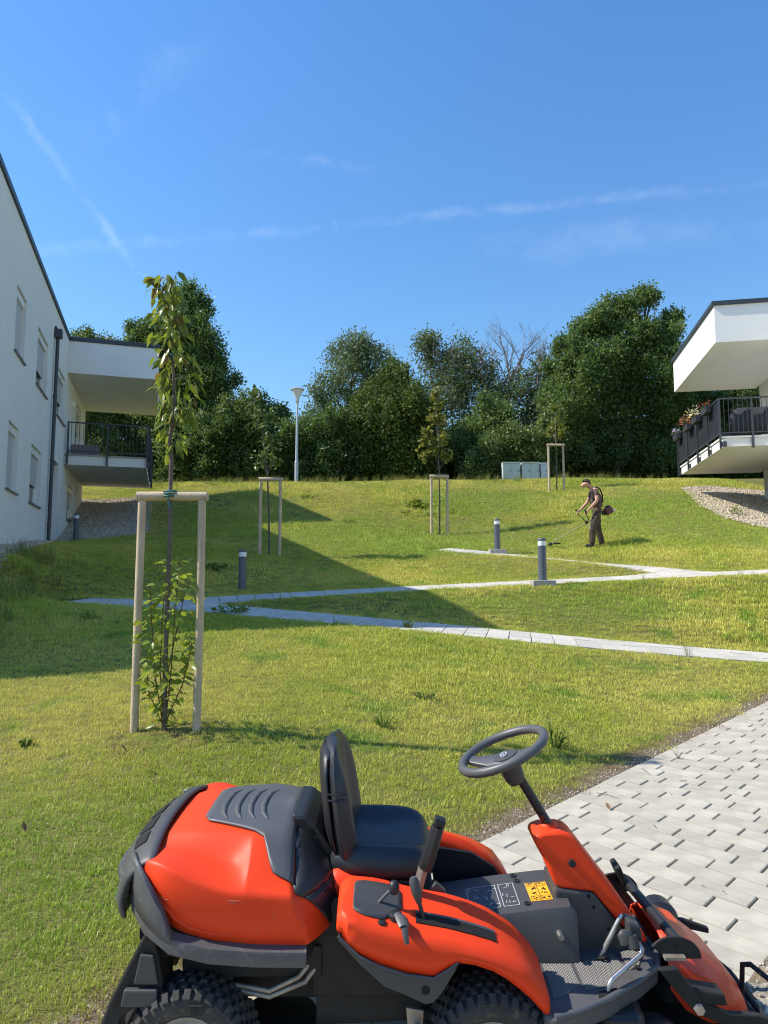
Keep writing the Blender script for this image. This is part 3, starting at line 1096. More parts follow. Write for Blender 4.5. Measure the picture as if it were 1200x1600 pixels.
M_FLOWER_LEAF = leaf_mat('flower_box_leaves', (0.03, 0.06, 0.02), (0.09, 0.13, 0.04))
blooms = {'orange and red': ((0.55, 0.22, 0.10), (0.38, 0.10, 0.07)), 'white and yellow': ((0.8, 0.78, 0.7), (0.8, 0.55, 0.05)),
          'pale violet': ((0.55, 0.45, 0.65), (0.7, 0.65, 0.75)), 'faded crimson': ((0.30, 0.03, 0.05), (0.25, 0.05, 0.03))}
MB_BOX = mat('dark_planter_plastic', (0.045, 0.048, 0.055), 0.5)
for (u, key, n, sp, place) in ((4.75, 'pale violet', 60, 0.10, 'at the far corner of the right balcony'),
                               (3.25, 'orange and red', 130, 0.20, 'bushiest on the right balcony'),
                               (2.15, 'white and yellow', 120, 0.15, 'midway along the right balcony'),
                               (1.0, 'faded crimson', 50, 0.09, 'beside the near corner post of the right balcony')):
    c = MR_ @ Vector((u, VO + 0.12, 6.54))
    fb = empty('flower_box', c, math.atan2(RU.y, RU.x))
    tag(fb, 'hanging flower box with %s blooms, %s' % (key, place), 'flower box', 'flower boxes on the right balcony')
    b = MB(); b.prism([(-0.07, -0.09), (0.07, -0.09), (0.09, 0.09), (-0.09, 0.09)], 'x', -0.26, 0.26); b.build('trough', MB_BOX, fb, bevel=0.01)
    b = MB(); b.tube([(-0.15, -0.09, 0.05), (-0.15, -0.12, 0.16), (-0.15, -0.18, 0.16)], 0.006, 5); b.tube([(0.15, -0.09, 0.05), (0.15, -0.12, 0.16), (0.15, -0.18, 0.16)], 0.006, 5); b.build('hook', M_DARK, fb)
    m = 180
    C = np.c_[rng.normal(0, 0.15, m), rng.normal(0.02, sp * 0.5, m), 0.10 + np.abs(rng.normal(0.03, sp * 0.5, m))]
    V, Q = leaves_np(C, unit(rng.normal(0, 1, (m, 3)) + [0, 0, 0.8]), unit(rng.normal(0, 1, (m, 3))), 0.06, 0.04)
    me = fast_mesh('foliage', V, Q, M_FLOWER_LEAF); add_rnd(me, 4); tag(link('foliage', me, None, fb), kind='stuff')
    C = np.c_[rng.normal(0, 0.15, n), rng.normal(0.03, sp * 0.55, n), 0.13 + np.abs(rng.normal(0.04, sp * 0.6, n))]
    V, Q = leaves_np(C, unit(rng.normal(0, 0.6, (n, 3)) + [0, 0, 1]), unit(rng.normal(0, 1, (n, 3))), 0.055, 0.055)
    ca, cb = blooms[key]
    me = fast_mesh('blooms', V, Q, leaf_mat('petals_' + key.split()[0], ca, cb, trans=0.2)); add_rnd(me, 4); tag(link('blooms', me, None, fb), kind='stuff')

# ------------------------------------------------------------------ scattering (grass, gravel)
def hidden_collection(name, objs):
    c = bpy.data.collections.new(name)
    for o in objs:
        c.objects.link(o)
    return c


def scatter(name, V, Q, dens, scl, source, label, seed, upright=True, zvar=(0.7, 1.3)):
    me = fast_mesh(name, V, Q, None)
    for k, arr in (('dens', dens), ('scl', scl)):
        a = me.attributes.new(k, 'FLOAT', 'POINT'); a.data.foreach_set('value', np.asarray(arr, np.float32))
    o = bpy.data.objects.new(name, me); col.objects.link(o)
    tag(o, label, kind='stuff')
    ng = bpy.data.node_groups.new(name, 'GeometryNodeTree')
    ng.interface.new_socket('Geometry', in_out='INPUT', socket_type='NodeSocketGeometry')
    ng.interface.new_socket('Geometry', in_out='OUTPUT', socket_type='NodeSocketGeometry')
    N, Lk = ng.nodes, ng.links
    gi, go = N.new('NodeGroupInput'), N.new('NodeGroupOutput')
    da = N.new('GeometryNodeInputNamedAttribute'); da.data_type = 'FLOAT'; da.inputs['Name'].default_value = 'dens'
    sa = N.new('GeometryNodeInputNamedAttribute'); sa.data_type = 'FLOAT'; sa.inputs['Name'].default_value = 'scl'
    dp = N.new('GeometryNodeDistributePointsOnFaces'); dp.distribute_method = 'RANDOM'
    dp.inputs['Seed'].default_value = seed
    Lk.new(gi.outputs[0], dp.inputs['Mesh']); Lk.new(da.outputs['Attribute'], dp.inputs['Density'])
    ci = N.new('GeometryNodeCollectionInfo'); ci.inputs['Collection'].default_value = source
    ci.inputs['Separate Children'].default_value = True; ci.inputs['Reset Children'].default_value = True
    ip = N.new('GeometryNodeInstanceOnPoints'); ip.inputs['Pick Instance'].default_value = True
    rv = N.new('FunctionNodeRandomValue'); rv.data_type = 'FLOAT_VECTOR'
    t = 0.10 if upright else 3.14
    rv.inputs[0].default_value = (-t, -t, 0); rv.inputs[1].default_value = (t, t, 6.283)
    rs = N.new('FunctionNodeRandomValue'); rs.data_type = 'FLOAT'
    rs.inputs[2].default_value = zvar[0]; rs.inputs[3].default_value = zvar[1]
    mu = N.new('ShaderNodeMath'); mu.operation = 'MULTIPLY'
    Lk.new(sa.outputs['Attribute'], mu.inputs[0]); Lk.new(rs.outputs[1], mu.inputs[1])
    Lk.new(dp.outputs['Points'], ip.inputs['Points']); Lk.new(ci.outputs[0], ip.inputs['Instance'])
    Lk.new(rv.outputs[0], ip.inputs['Rotation']); Lk.new(mu.outputs[0], ip.inputs['Scale'])
    Lk.new(ip.outputs[0], go.inputs[0])
    m = o.modifiers.new('scatter', 'NODES'); m.node_group = ng
    return o


def sub_patch(x0, x1, y0, y1, s, keep=None, lift=0.0):
    xs, ys = np.arange(x0, x1 + s, s), np.arange(y0, y1 + s, s)
    X, Y = np.meshgrid(xs, ys)
    Z = ground(X, Y) + lift
    i = np.arange(X.size).reshape(X.shape)
    q = np.stack([i[:-1, :-1], i[:-1, 1:], i[1:, 1:], i[1:, :-1]], -1).reshape(-1, 4)
    V = np.c_[X.ravel(), Y.ravel(), Z.ravel()]
    if keep is not None:
        k = keep(V[:, 0], V[:, 1])
        q = q[k[q].any(1)]
        used = np.unique(q)
        re = np.full(len(V), -1); re[used] = np.arange(len(used))
        V, q = V[used], re[q]
    return V, q


def grass_tuft(name, n, rad, h0, h1, w, m, lean=0.35):
    b_v, b_f = [], []
    r_ = np.random.default_rng(abs(hash(name)) % 999 if False else sum(map(ord, name)))
    for i in range(n):
        a, rr = r_.random() * 6.283, rad * math.sqrt(r_.random())
        x, y = rr * math.cos(a), rr * math.sin(a)
        h = h0 + (h1 - h0) * r_.random() ** 1.3
        d = r_.random() * 6.283
        l = lean * r_.random() * h
        dx, dy = math.cos(d), math.sin(d)
        sx, sy = -dy * w / 2, dx * w / 2
        ww = 0.7 + 0.6 * r_.random()
        sx *= ww; sy *= ww
        o = len(b_v)
        b_v += [(x - sx, y - sy, -0.01), (x + sx, y + sy, -0.01),
                (x + dx * l * 0.35 + sx * 0.8, y + dy * l * 0.35 + sy * 0.8, h * 0.6), (x + dx * l * 0.35 - sx * 0.8, y + dy * l * 0.35 - sy * 0.8, h * 0.6),
                (x + dx * l, y + dy * l, h)]
        b_f += [(o, o + 1, o + 2, o + 3), (o + 3, o + 2, o + 4)]
    me = bpy.data.meshes.new(name); me.from_pydata(b_v, [], b_f); me.materials.append(m)
    add_rnd(me, 5)
    return bpy.data.objects.new(name, me)


def grass_material(name, dark, mid, pale, straw):
    m = bpy.data.materials.new(name); m.use_nodes = True
    nt = m.node_tree; N, Lk = nt.nodes, nt.links
    p = N['Principled BSDF']; p.inputs['Roughness'].default_value = 0.45; p.inputs['Specular IOR Level'].default_value = 0.4
    g = N.new('ShaderNodeNewGeometry'); a = N.new('ShaderNodeAttribute'); a.attribute_name = 'rnd'
    oi = N.new('ShaderNodeObjectInfo')

    def noise(sc, d=3):
        n = N.new('ShaderNodeTexNoise'); n.inputs['Scale'].default_value = sc; n.inputs['Detail'].default_value = d
        Lk.new(g.outputs['Position'], n.inputs['Vector']); return n.outputs['Fac']

    def ramp(v, lo, hi):
        r = N.new('ShaderNodeMapRange'); r.inputs['From Min'].default_value = lo; r.inputs['From Max'].default_value = hi
        Lk.new(v, r.inputs['Value']); return r.outputs[0]

    def mix(f, A, B):
        x = N.new('ShaderNodeMix'); x.data_type = 'RGBA'; Lk.new(f, x.inputs['Factor'])
        for s_, c in (('A', A), ('B', B)):
            if isinstance(c, tuple): x.inputs[s_].default_value = (*c, 1)
            else: Lk.new(c, x.inputs[s_])
        return x.outputs['Result']
    c = mix(ramp(noise(0.42, 4), 0.36, 0.62), mid, pale)            # dry and fresh drifts
    c = mix(ramp(noise(1.7, 3), 0.56, 0.70), c, dark)               # lush spots
    # areas sown later, where the sward is a fresher green
    for (cx, cy, rx, ry) in ((0.6, 20.6, 5.0, 3.6), (8.6, 21.5, 2.6, 4.5), (-2.4, 3.4, 1.7, 1.5), (3.6, 25.5, 2.4, 2.2), (3.2, 12.2, 2.6, 0.6)):
        su = N.new('ShaderNodeVectorMath'); su.operation = 'SUBTRACT'; Lk.new(g.outputs['Position'], su.inputs[0]); su.inputs[1].default_value = (cx, cy, 0)
        mu_ = N.new('ShaderNodeVectorMath'); mu_.operation = 'MULTIPLY'; Lk.new(su.outputs[0], mu_.inputs[0]); mu_.inputs[1].default_value = (1 / rx, 1 / ry, 0)
        ln_ = N.new('ShaderNodeVectorMath'); ln_.operation = 'LENGTH'; Lk.new(mu_.outputs[0], ln_.inputs[0])
        wv = N.new('ShaderNodeMath'); wv.operation = 'MULTIPLY_ADD'; Lk.new(noise(0.9, 4), wv.inputs[0]); wv.inputs[1].default_value = 0.9; Lk.new(ln_.outputs['Value'], wv.inputs[2])
        fm = N.new('ShaderNodeMath'); fm.operation = 'MULTIPLY'; Lk.new(ramp(wv.outputs[0], 1.55, 1.15), fm.inputs[0]); fm.inputs[1].default_value = 0.72
        c = mix(fm.outputs[0], c, dark)
    c = mix(ramp(a.outputs['Fac'], 0.90, 0.93), c, straw)           # dead blades
    mu = N.new('ShaderNodeMath'); mu.operation = 'MULTIPLY_ADD'; Lk.new(oi.outputs['Random'], mu.inputs[0]); mu.inputs[1].default_value = 0.40; mu.inputs[2].default_value = 0.82
    m2 = N.new('ShaderNodeMath'); m2.operation = 'MULTIPLY_ADD'; Lk.new(a.outputs['Fac'], m2.inputs[0]); m2.inputs[1].default_value = 0.5; m2.inputs[2].default_value = 0.76
    m3 = N.new('ShaderNodeMath'); m3.operation = 'MULTIPLY'; Lk.new(mu.outputs[0], m3.inputs[0]); Lk.new(m2.outputs[0], m3.inputs[1])
    sc = N.new('ShaderNodeVectorMath'); sc.operation = 'SCALE'; Lk.new(c, sc.inputs[0]); Lk.new(m3.outputs[0], sc.inputs['Scale'])
    Lk.new(sc.outputs[0], p.inputs['Base Color'])
    t = N.new('ShaderNodeBsdfTranslucent'); Lk.new(sc.outputs[0], t.inputs['Color'])
    ms = N.new('ShaderNodeMixShader'); ms.inputs[0].default_value = 0.30
    Lk.new(p.outputs[0], ms.inputs[1]); Lk.new(t.outputs[0], ms.inputs[2]); Lk.new(ms.outputs[0], N['Material Output'].inputs['Surface'])
    return m


M_GRASS = grass_material('grass_blades', (0.27, 0.41, 0.044), (0.39, 0.45, 0.048), (0.62, 0.575, 0.125), (0.58, 0.50, 0.22))
M_GRASS_T = leaf_mat('tall_grass_blades', (0.12, 0.17, 0.03), (0.24, 0.26, 0.07), nscale=0.9, trans=0.35, rough=0.5, cc=(0.33, 0.27, 0.12), third=0.12)
tufts = hidden_collection('grass_tufts', [grass_tuft('tuft_%d' % i, 52, 0.075, 0.010, 0.028, 0.0032, M_GRASS, 1.0) for i in range(7)])
tall = hidden_collection('tall_tufts', [grass_tuft('tall_tuft_%d' % i, 26, 0.10, 0.16, 0.46, 0.006, M_GRASS_T, 0.8) for i in range(5)])


def frustum_keep(pad):
    def f(X, Y):
        return (np.abs(X) < 0.60 * Y + pad) & (Y > 1.6)
    return f


def tree_patches(X, Y):
    """bare soil rings at the staked trees"""
    out = np.zeros(X.shape)
    for (x, y, r) in SOIL:
        d = np.hypot(X - x, (Y - y) * 1.1) / r
        out = np.maximum(out, np.clip(1.15 - d, 0, 1))
    return out


STAKES = [at(257, 1142, 5.8), at(421, 868, 17.5), at(687, 836, 22.0), at(870, 768, 27.0)]
SOIL = [(STAKES[0].x + 0.05, STAKES[0].y, 0.42), (STAKES[2].x, STAKES[2].y, 0.5)]

V, Q = sub_patch(-14.5, 14.0, 1.6, 33.5, 0.15, frustum_keep(1.5))
X, Y = V[:, 0], V[:, 1]
rd = ribbon_dist(X, Y)
s_ = X * PATH_N.x + Y * PATH_N.y
jit = 0.05 * np.sin(X * 9 + Y * 5) + 0.04 * np.sin(X * 17 - Y * 13) + 0.05 * np.sin(X * 3.3 + Y * 2.1)
open_ = (rd > RIB_W / 2 + 0.03) & (s_ < EDGE0 - 0.03) & ~gravel_left(X, Y) & ~gravel_right(X, Y) & ~in_house(X, Y)
fade = np.clip((EDGE0 - 0.06 - s_ + jit) / 0.30, 0.0, 1) ** 1.3
worn = 0.75 + 0.25 * np.clip(np.sin(X * 1.9 + 1.3 * np.sin(Y * 0.9)) * np.sin(Y * 1.6 + X * 0.7) * 1.5 + 0.7, 0, 1)
dens = np.interp(Y, [3, 6, 10, 16, 22, 31], [420, 340, 220, 120, 75, 55]) * open_ * fade * (1 - 0.93 * tree_patches(X, Y)) * worn
lush = np.clip(np.sin(X * 0.8 + 0.5 * Y) * np.sin(Y * 0.55 - 0.3 * X) + 0.3, 0, 1)
scl = np.interp(Y, [3, 6, 10, 16, 22, 31], [1.0, 1.05, 1.25, 1.6, 2.0, 2.3]) * (0.85 + 0.55 * lush * np.clip((Y - 2) / 8, 0.15, 1))
scatter('grass', V, Q, dens, scl, tufts, 'short mown yellow-green grass covering the slope', 3)

# longer grass: along the crest, against the left wall, along path edges
V, Q = sub_patch(-11, 12, 5.0, 34.0, 0.25, frustum_keep(1.0))
X, Y = V[:, 0], V[:, 1]
u, v = l_uv(X, Y)
crest = np.exp(-((Y - 30.6 - 0.4 * np.sin(X * 0.9)) / 0.9) ** 2) * (0.4 + 0.6 * (np.sin(X * 1.3) * np.sin(X * 0.37 + 1) > -0.2))
wall_ = np.exp(-((v - 0.8) / 0.5) ** 2) * ((u > -4) & (u < 3.2))
wall_ = wall_ * (0.3 + 0.7 * (np.sin(u * 2.3 + v) > -0.1))
rd = ribbon_dist(X, Y)
kerb = np.exp(-((rd - RIB_W / 2 - 0.10) / 0.07) ** 2) * (np.sin(X * 2.7 + Y) > 0.55)
dens = 15 * crest + 26 * wall_ + 9 * kerb
ok = (rd > RIB_W / 2 + 0.02) & ~((X > 4.6) & (X < 7.4) & (Y > 30)) & ~in_house(X, Y) & ~gravel_right(X, Y) & (v > 0.35)
scl = np.where(crest > 0.1, 0.8, np.where(wall_ > 0.1, 0.9, 0.45))
scatter('tall_grass', V, Q, dens * ok, scl, tall, 'longer unmown grass on the crest and beside the left wall', 8)

# gravel
def pebble(name, seed, m):
    r_ = random.Random(seed)
    bm = bmesh.new(); bmesh.ops.create_icosphere(bm, subdivisions=1, radius=1)
    for v_ in bm.verts:
        v_.co = Vector((v_.co.x * 1.2, v_.co.y * 0.9, v_.co.z * 0.65)) * r_.uniform(0.75, 1.2)
    me = bpy.data.meshes.new(name); bm.to_mesh(me); bm.free(); me.materials.append(m)
    return bpy.data.objects.new(name, me)


M_PEB = mat('limestone_gravel', (0.52, 0.45, 0.34), 0.9, rand=0.35, c2=(0.38, 0.32, 0.24), vscale=1.5)
M_PEB_BED = mat('gravel_bed', (0.24, 0.21, 0.165), 1.0, var=0.4, vscale=30, bump=1.0, bscale=40)
pebs = hidden_collection('pebbles', [pebble('pebble_%d' % i, i, M_PEB) for i in range(5)])
for nm, f, box, den, sc in (('gravel', gravel_left, (-12.5, -3, 7, 29.5, 0.12), 420, 0.024),
                            ('gravel', gravel_right, (7.5, 14, 15.5, 26.5, 0.12), 420, 0.026),
                            ('gravel', gravel_corner, (-1.0, 4.5, 0.3, 7.0, 0.12), 1500, 0.0085)):
    V, Q = sub_patch(*box, keep=f, lift=0.012)
    lab = {gravel_left: 'crushed gravel bed shaded beneath the left balcony', gravel_right: 'pale gravel bed under the right balcony',
           gravel_corner: 'loose fine gravel beyond the end of the paving'}[f]
    bed = link('gravel_bed', fast_mesh('gravel_bed', V + [0, 0, 0.002], Q, M_PEB_BED), None)
    tag(bed, lab.replace('gravel', 'gravel subsoil') , kind='structure')
    scatter(nm, V + [0, 0, 0.006], Q, np.full(len(V), den), np.full(len(V), sc), pebs, lab, 5, upright=False, zvar=(0.5, 1.5))
# loose grit along the lawn edge of the paving
V, Q = sub_patch(-2.2, 5.2, 0.8, 9.5, 0.06, keep=lambda X, Y: np.abs(X * PATH_N.x + Y * PATH_N.y - EDGE0 + 0.09) < 0.13)
s_ = V[:, 0] * PATH_N.x + V[:, 1] * PATH_N.y
scatter('grit', V, Q, 900 * np.exp(-((s_ - EDGE0 + 0.06) / 0.06) ** 2), np.full(len(V), 0.0055), pebs, 'fine pale grit along the lawn edge of the paving', 12, upright=False, zvar=(0.4, 1.6))
# dry litter there and at the tree
dry = hidden_collection('dry_tufts', [grass_tuft('dry_tuft_%d' % i, 16, 0.06, 0.008, 0.03, 0.004, leaf_mat('dry_straw_%d' % i, (0.16, 0.11, 0.05), (0.34, 0.26, 0.13)), 2.4) for i in range(3)])
V, Q = sub_patch(-3, 5.2, 0.8, 9.5, 0.08, keep=lambda X, Y: (np.abs(X * PATH_N.x + Y * PATH_N.y - EDGE0 + 0.15) < 0.25) | (np.hypot(X - SOIL[0][0], Y - SOIL[0][1]) < 0.6))
s_ = V[:, 0] * PATH_N.x + V[:, 1] * PATH_N.y
dd_ = 190 * np.exp(-((s_ - EDGE0 + 0.14) / 0.08) ** 2) + 110 * (np.hypot(V[:, 0] - SOIL[0][0], V[:, 1] - SOIL[0][1]) < 0.5)
scatter('dry_litter', V, Q, dd_, np.full(len(V), 1.0), dry, 'dry straw litter at the paving edge and the near tree', 17)

# ------------------------------------------------------------------ street furniture
M_BOL = mat('grey_bollard_paint', (0.085, 0.10, 0.125), 0.45, var=0.06, vscale=12)
M_OPAL = mat('clear_lamp_glass', (0.72, 0.75, 0.76), 0.15, spec=0.6)
M_ALU = mat('brushed_aluminium', (0.50, 0.51, 0.52), 0.35, metal=0.7)
for (px, py, Y, hgt, basew, lab) in ((848, 915, 13.3, 0.83, 0.42, 'tallest grey bollard light, on a concrete foot beside the middle footpath'),
                                     (777, 858, 18.2, 0.83, 0.42, 'grey bollard light with concrete foot at the end of the upper path spur'),
                                     (378, 937, 14.2, 0.80, 0, 'grey bollard light standing in the building shade near the joining paths'),
                                     (118, 846, 21.4, 0.83, 0, 'grey bollard light at the shaded gravel by the left building')):
    p = at(px, py, Y)
    p.z = ground(p.x, p.y) + (0.10 if basew else 0.0)
    hgt -= 0.05 if basew else 0.0
    t = empty('bollard_light', p)
    tag(t, lab, 'bollard', 'bollard lights along the footpaths')
    r0 = 0.078
    MB().lathe([(r0 + 0.012, 0), (r0 + 0.012, 0.02), (r0, 0.022), (r0, hgt - 0.14)], 24).build('post', M_BOL, t, smooth=40)
    MB().lathe([(r0 * 0.95, hgt - 0.139), (r0 * 0.95, hgt - 0.05)], 24).build('lamp_glass', M_OPAL, t, smooth=40)
    MB().lathe([(r0, hgt - 0.049), (r0 * 1.02, hgt - 0.045), (r0 * 1.02, hgt - 0.012), (r0 * 0.9, hgt), (0.0, hgt + 0.002)], 24).build('cap', M_BOL, t, smooth=40)
    MB().lathe([(0.02, hgt - 0.135), (r0 * 0.8, hgt - 0.06)], 16).build('reflector', M_ALU, t, smooth=40)
    if basew:
        MB().box((0, 0, -0.12), (basew, 0.36, 0.236)).build('concrete_foot', M_CONC, t, bevel=0.012)

# tall park lamp on the crest
p = at(463, 758, 31.6); p.z = ground(p.x, p.y)
lamp = empty('street_lamp', p)
tag(lamp, 'tall pale park lamp post with conical head on the crest', 'street lamp')
top = at(466, 607, 31.6).z - p.z
M_POLE = mat('galvanised_pole', (0.46, 0.50, 0.52), 0.45, metal=0.3, var=0.05)
MB().lathe([(0.085, 0), (0.085, 1.0), (0.065, 1.03), (0.045, top - 0.7)], 16).build('pole', M_POLE, lamp, smooth=30)
MB().lathe([(0.045, top - 0.70), (0.075, top - 0.62), (0.085, top - 0.5), (0.09, top - 0.45)], 16).build('lamp_holder', M_ALU, lamp, smooth=40)
MB().lathe([(0.09, top - 0.449), (0.27, top - 0.09)], 20).build('lamp_cone', M_OPAL, lamp, smooth=40)
MB().lathe([(0.30, top - 0.089), (0.31, top - 0.05), (0.26, top - 0.01), (0.0, top)], 24).build('lamp_hood', M_POLE, lamp, smooth=40)

# utility cabinets on the crest
M_CAB = mat('pale_green_grey_cabinet', (0.52, 0.58, 0.51), 0.5, var=0.04, vscale=3)
M_CAB2 = mat('blue_grey_cabinet', (0.58, 0.64, 0.65), 0.5, var=0.04, vscale=3)
for (pl, pr_, top_, m, lab) in ((785, 813, 722, M_CAB, 'pale green grey utility cabinet, leftmost of the three'),
                                (815, 843, 722, M_CAB, 'pale green grey utility cabinet in the middle of the three'),
                                (844.5, 856.5, 723, M_CAB2, 'narrow bluish utility cabinet next to the farthest tree stakes')):
    a, c = at(pl, top_, 31.5), at(pr_, top_, 31.5)
    g0 = ground((a.x + c.x) / 2, 31.5)
    t = empty('utility_cabinet', ((a.x + c.x) / 2, 31.5, g0))
    tag(t, lab, 'cabinet', 'utility cabinets on the crest')
    w, h = c.x - a.x - 0.02, a.z - g0
    MB().span((-w / 2, 0, 0), (w / 2, 0.4, h - 0.06)).build('housing', m, t, bevel=0.01)
    MB().span((-w / 2 - 0.008, -0.03, h - 0.06), (w / 2 + 0.008, 0.43, h)).build('lid', m, t, bevel=0.01)
    n = 2 if w > 0.5 else 1
    for i in range(n):
        x0, x1 = -w / 2 + w * i / n + 0.02, -w / 2 + w * (i + 1) / n - 0.02
        d = MB().span((x0, -0.015, 0.12), (x1, -0.001, h - 0.09)).build('door', m, t)
        MB().box((x1 - 0.05, -0.02, h * 0.55), (0.025, 0.02, 0.10)).build('handle', M_DARK, d)
    MB().span((-w / 2 - 0.01, -0.02, -0.3), (w / 2 + 0.01, 0.42, -0.001)).build('plinth', M_CONC, t)

# ------------------------------------------------------------------ trees beyond the crest
M_BARK = mat('grey_brown_bark', (0.10, 0.085, 0.07), 0.95, var=0.3, vscale=8, bump=0.8, bscale=30)
M_TWIG = mat('dead_grey_twigs', (0.17, 0.145, 0.125), 0.9, var=0.2, vscale=3)


def crown_leaves(lobes, leaf, per_m2, K=14, up=0.35, spread=0.16, fill=0.12, reach=(0.9, 1.14), start=0.62):
    """lobes: (centre, radius, squash); leafy twigs growing outwards through the outer shell of every lobe"""
    Vs, n_total = [], 0
    cs = np.array([tuple(l[0]) for l in lobes]); rs = np.array([l[1] for l in lobes])
    L, W = leaf
    for (c, r, sq) in lobes:
        c = np.array(tuple(c))
        T = max(8, int(4 * math.pi * r * r * per_m2 / K))
        d = unit(rng.normal(0, 1, (T, 3)) + [0, -0.12, 0.15])
        rad = np.array([r, r, r * sq])
        a = c + d * rad * (start + 0.1 * rng.random((T, 1)))
        e = c + d * rad * rng.uniform(reach[0], reach[1], (T, 1)) + np.c_[np.zeros((T, 2)), up * r * 0.25 * rng.random(T)]
        # drop twigs buried deep in another lobe
        dist = np.min(np.where(rs[None, :] == r, 9, np.linalg.norm(e[:, None] - cs[None], axis=2) / rs[None]), 1)
        keep = dist > 0.55
        a, e = a[keep], e[keep]; T = len(a)
        t = (np.arange(K)[None, :, None] + rng.random((T, K, 1))) / K
        ax = unit(e - a)[:, None, :]
        P = a[:, None, :] + (e - a)[:, None, :] * t
        P = P + rng.normal(0, 1, P.shape) * spread * (0.35 + 0.65 * np.sin(t * 2.6 + 0.2))
        axes = unit((ax + rng.normal(0, 0.7, P.shape)).reshape(-1, 3))
        nor = unit(rng.normal(0, 0.8, (T * K, 3)) + [0, -0.15, 0.9])
        nor = unit(nor - axes * (nor * axes).sum(1, keepdims=True))
        sz = rng.uniform(0.7, 1.25, T * K)
        V, _ = leaves_np(P.reshape(-1, 3), nor, axes, L * sz, W * sz, 0.12)
        Vs.append(V)
        F = int(T * K * fill)
        if F:
            d = unit(rng.normal(0, 1, (F, 3)))
            P = c + d * rad * rng.uniform(0.2, 0.72, (F, 1))
            axes = unit(rng.normal(0, 1, (F, 3))); nor = unit(np.cross(axes, rng.normal(0, 1, (F, 3))))
            V, _ = leaves_np(P, nor, axes, L * 2.0, W * 2.2, 0.1)
            Vs.append(V)
    V = np.concatenate(Vs)
    return V, np.arange(len(V)).reshape(-1, 4)


def limbs(root_pt, lobes, r0, seed, twist=0.25):
    """trunk and main limbs reaching into the lobes"""
    r_ = random.Random(seed)
    b = MB()
    root = Vector(root_pt)
    topc = max(lobes, key=lambda l: l[0].z)
    zt = topc[0].z
    spine = [root + Vector((0, 0, -0.4))]
    n = 7
    for i in range(1, n + 1):
        t = i / n
        q = root.lerp(Vector(topc[0]), t)
        spine.append(q + Vector((r_.gauss(0, twist), r_.gauss(0, twist), 0)) * (1 - t * 0.5))
    b.tube(spine, [r0 * (1.25 if i == 0 else 1 - 0.85 * i / n) for i in range(n + 1)], 8)
    tr = b
    br = MB()
    for (c, r, sq) in lobes:
        c = Vector(c)
        k = min(range(1, n), key=lambda i: abs(spine[i].z - (c.z - r * 0.6)))
        st = spine[k]
        m = st.lerp(c, 0.5) + Vector((r_.gauss(0, 0.15), r_.gauss(0, 0.15), 0.1 * r))
        rr = r0 * 0.4
        br.tube([st, m, c], [rr, rr * 0.6, rr * 0.25], 6)
        for j in range(5):
            d = Vector((r_.gauss(0, 1), r_.gauss(0, 1), abs(r_.gauss(0.4, 0.7)))).normalized()
            br.tube([m.lerp(c, r_.random()), c + d * r * 0.45, c + d * r * 0.9], [rr * 0.3, rr * 0.18, rr * 0.06], 4, caps=False)
    return tr, br


def far_tree(name, label, blobs, Y, material, seed, base_px, leaf=(0.145, 0.085), per=215, K=12, up=0.35, spread=0.15, fill=0.06, trunk=0.16, sq=1.0, group='trees beyond the crest', reach=(0.8, 1.32), start=0.62, depth=0.35):
    r_ = random.Random(seed)
    lobes = []
    for (px, py, pr_) in blobs:
        yy = Y + r_.uniform(-1, 1) * depth * pr_ * Y / 1110 * 1.5
        c = at(px, py, yy)
        lobes.append((c, pr_ * yy / 1110, sq))
    extra = []
    for (c, r, q) in lobes:
        for _ in range(9):
            d = Vector((r_.gauss(0, 1), r_.gauss(0, 1), r_.gauss(0.15, 0.9))).normalized()
            spiky = d.z > 0.15
            extra.append((c + d * r * r_.uniform(0.75, 1.08 if spiky else 0.98), r * (r_.uniform(0.16, 0.36) if spiky else r_.uniform(0.26, 0.44)), q * (r_.uniform(1.2, 2.0) if spiky else 1.0)))
    main = list(lobes)
    lobes = [(c, r * 0.86, q) for c, r, q in lobes] + extra
    bx = at(base_px, 750, Y).x
    g = ground(bx, Y)
    t = empty(name, (bx, Y, g))
    tag(t, label, 'tree', group)
    rel = Vector((bx, Y, g))
    lobes = [(c - rel, r, s) for c, r, s in lobes]
    tr, br = limbs((0, 0, 0), [(c - rel, r, q) for c, r, q in main], trunk, seed)
    tr.build('trunk', M_BARK, t, smooth=60)
    V, Q = crown_leaves(lobes, leaf, per, K, up, spread, fill, reach, start)
    me = fast_mesh('crown', V, Q, material); add_rnd(me, 4)
    cr = link('crown', me, None, t)
    br.build('branches', M_BARK, cr, smooth=60)
    return t, lobes


L_DARK = leaf_mat('dark_hornbeam_leaves', (0.055, 0.105, 0.030), (0.165, 0.240, 0.070), 0.6, 0.36, 0.45)
L_MID = leaf_mat('mid_green_leaves', (0.055, 0.105, 0.028), (0.145, 0.205, 0.058), 0.5, 0.35, 0.5)
L_ASH = leaf_mat('grey_green_ash_leaves', (0.090, 0.135, 0.062), (0.190, 0.255, 0.115), 0.6, 0.25, 0.45)
L_YEW = leaf_mat('yew_needles', (0.038, 0.074, 0.018), (0.140, 0.195, 0.036), 0.7, 0.2, 0.6)
L_PALE = leaf_mat('pale_shrub_leaves', (0.075, 0.125, 0.034), (0.180, 0.235, 0.070), 0.8, 0.3, 0.45)
L_GREY = leaf_mat('sparse_grey_leaves', (0.080, 0.120, 0.045), (0.170, 0.215, 0.090), 0.6, 0.25, 0.6)

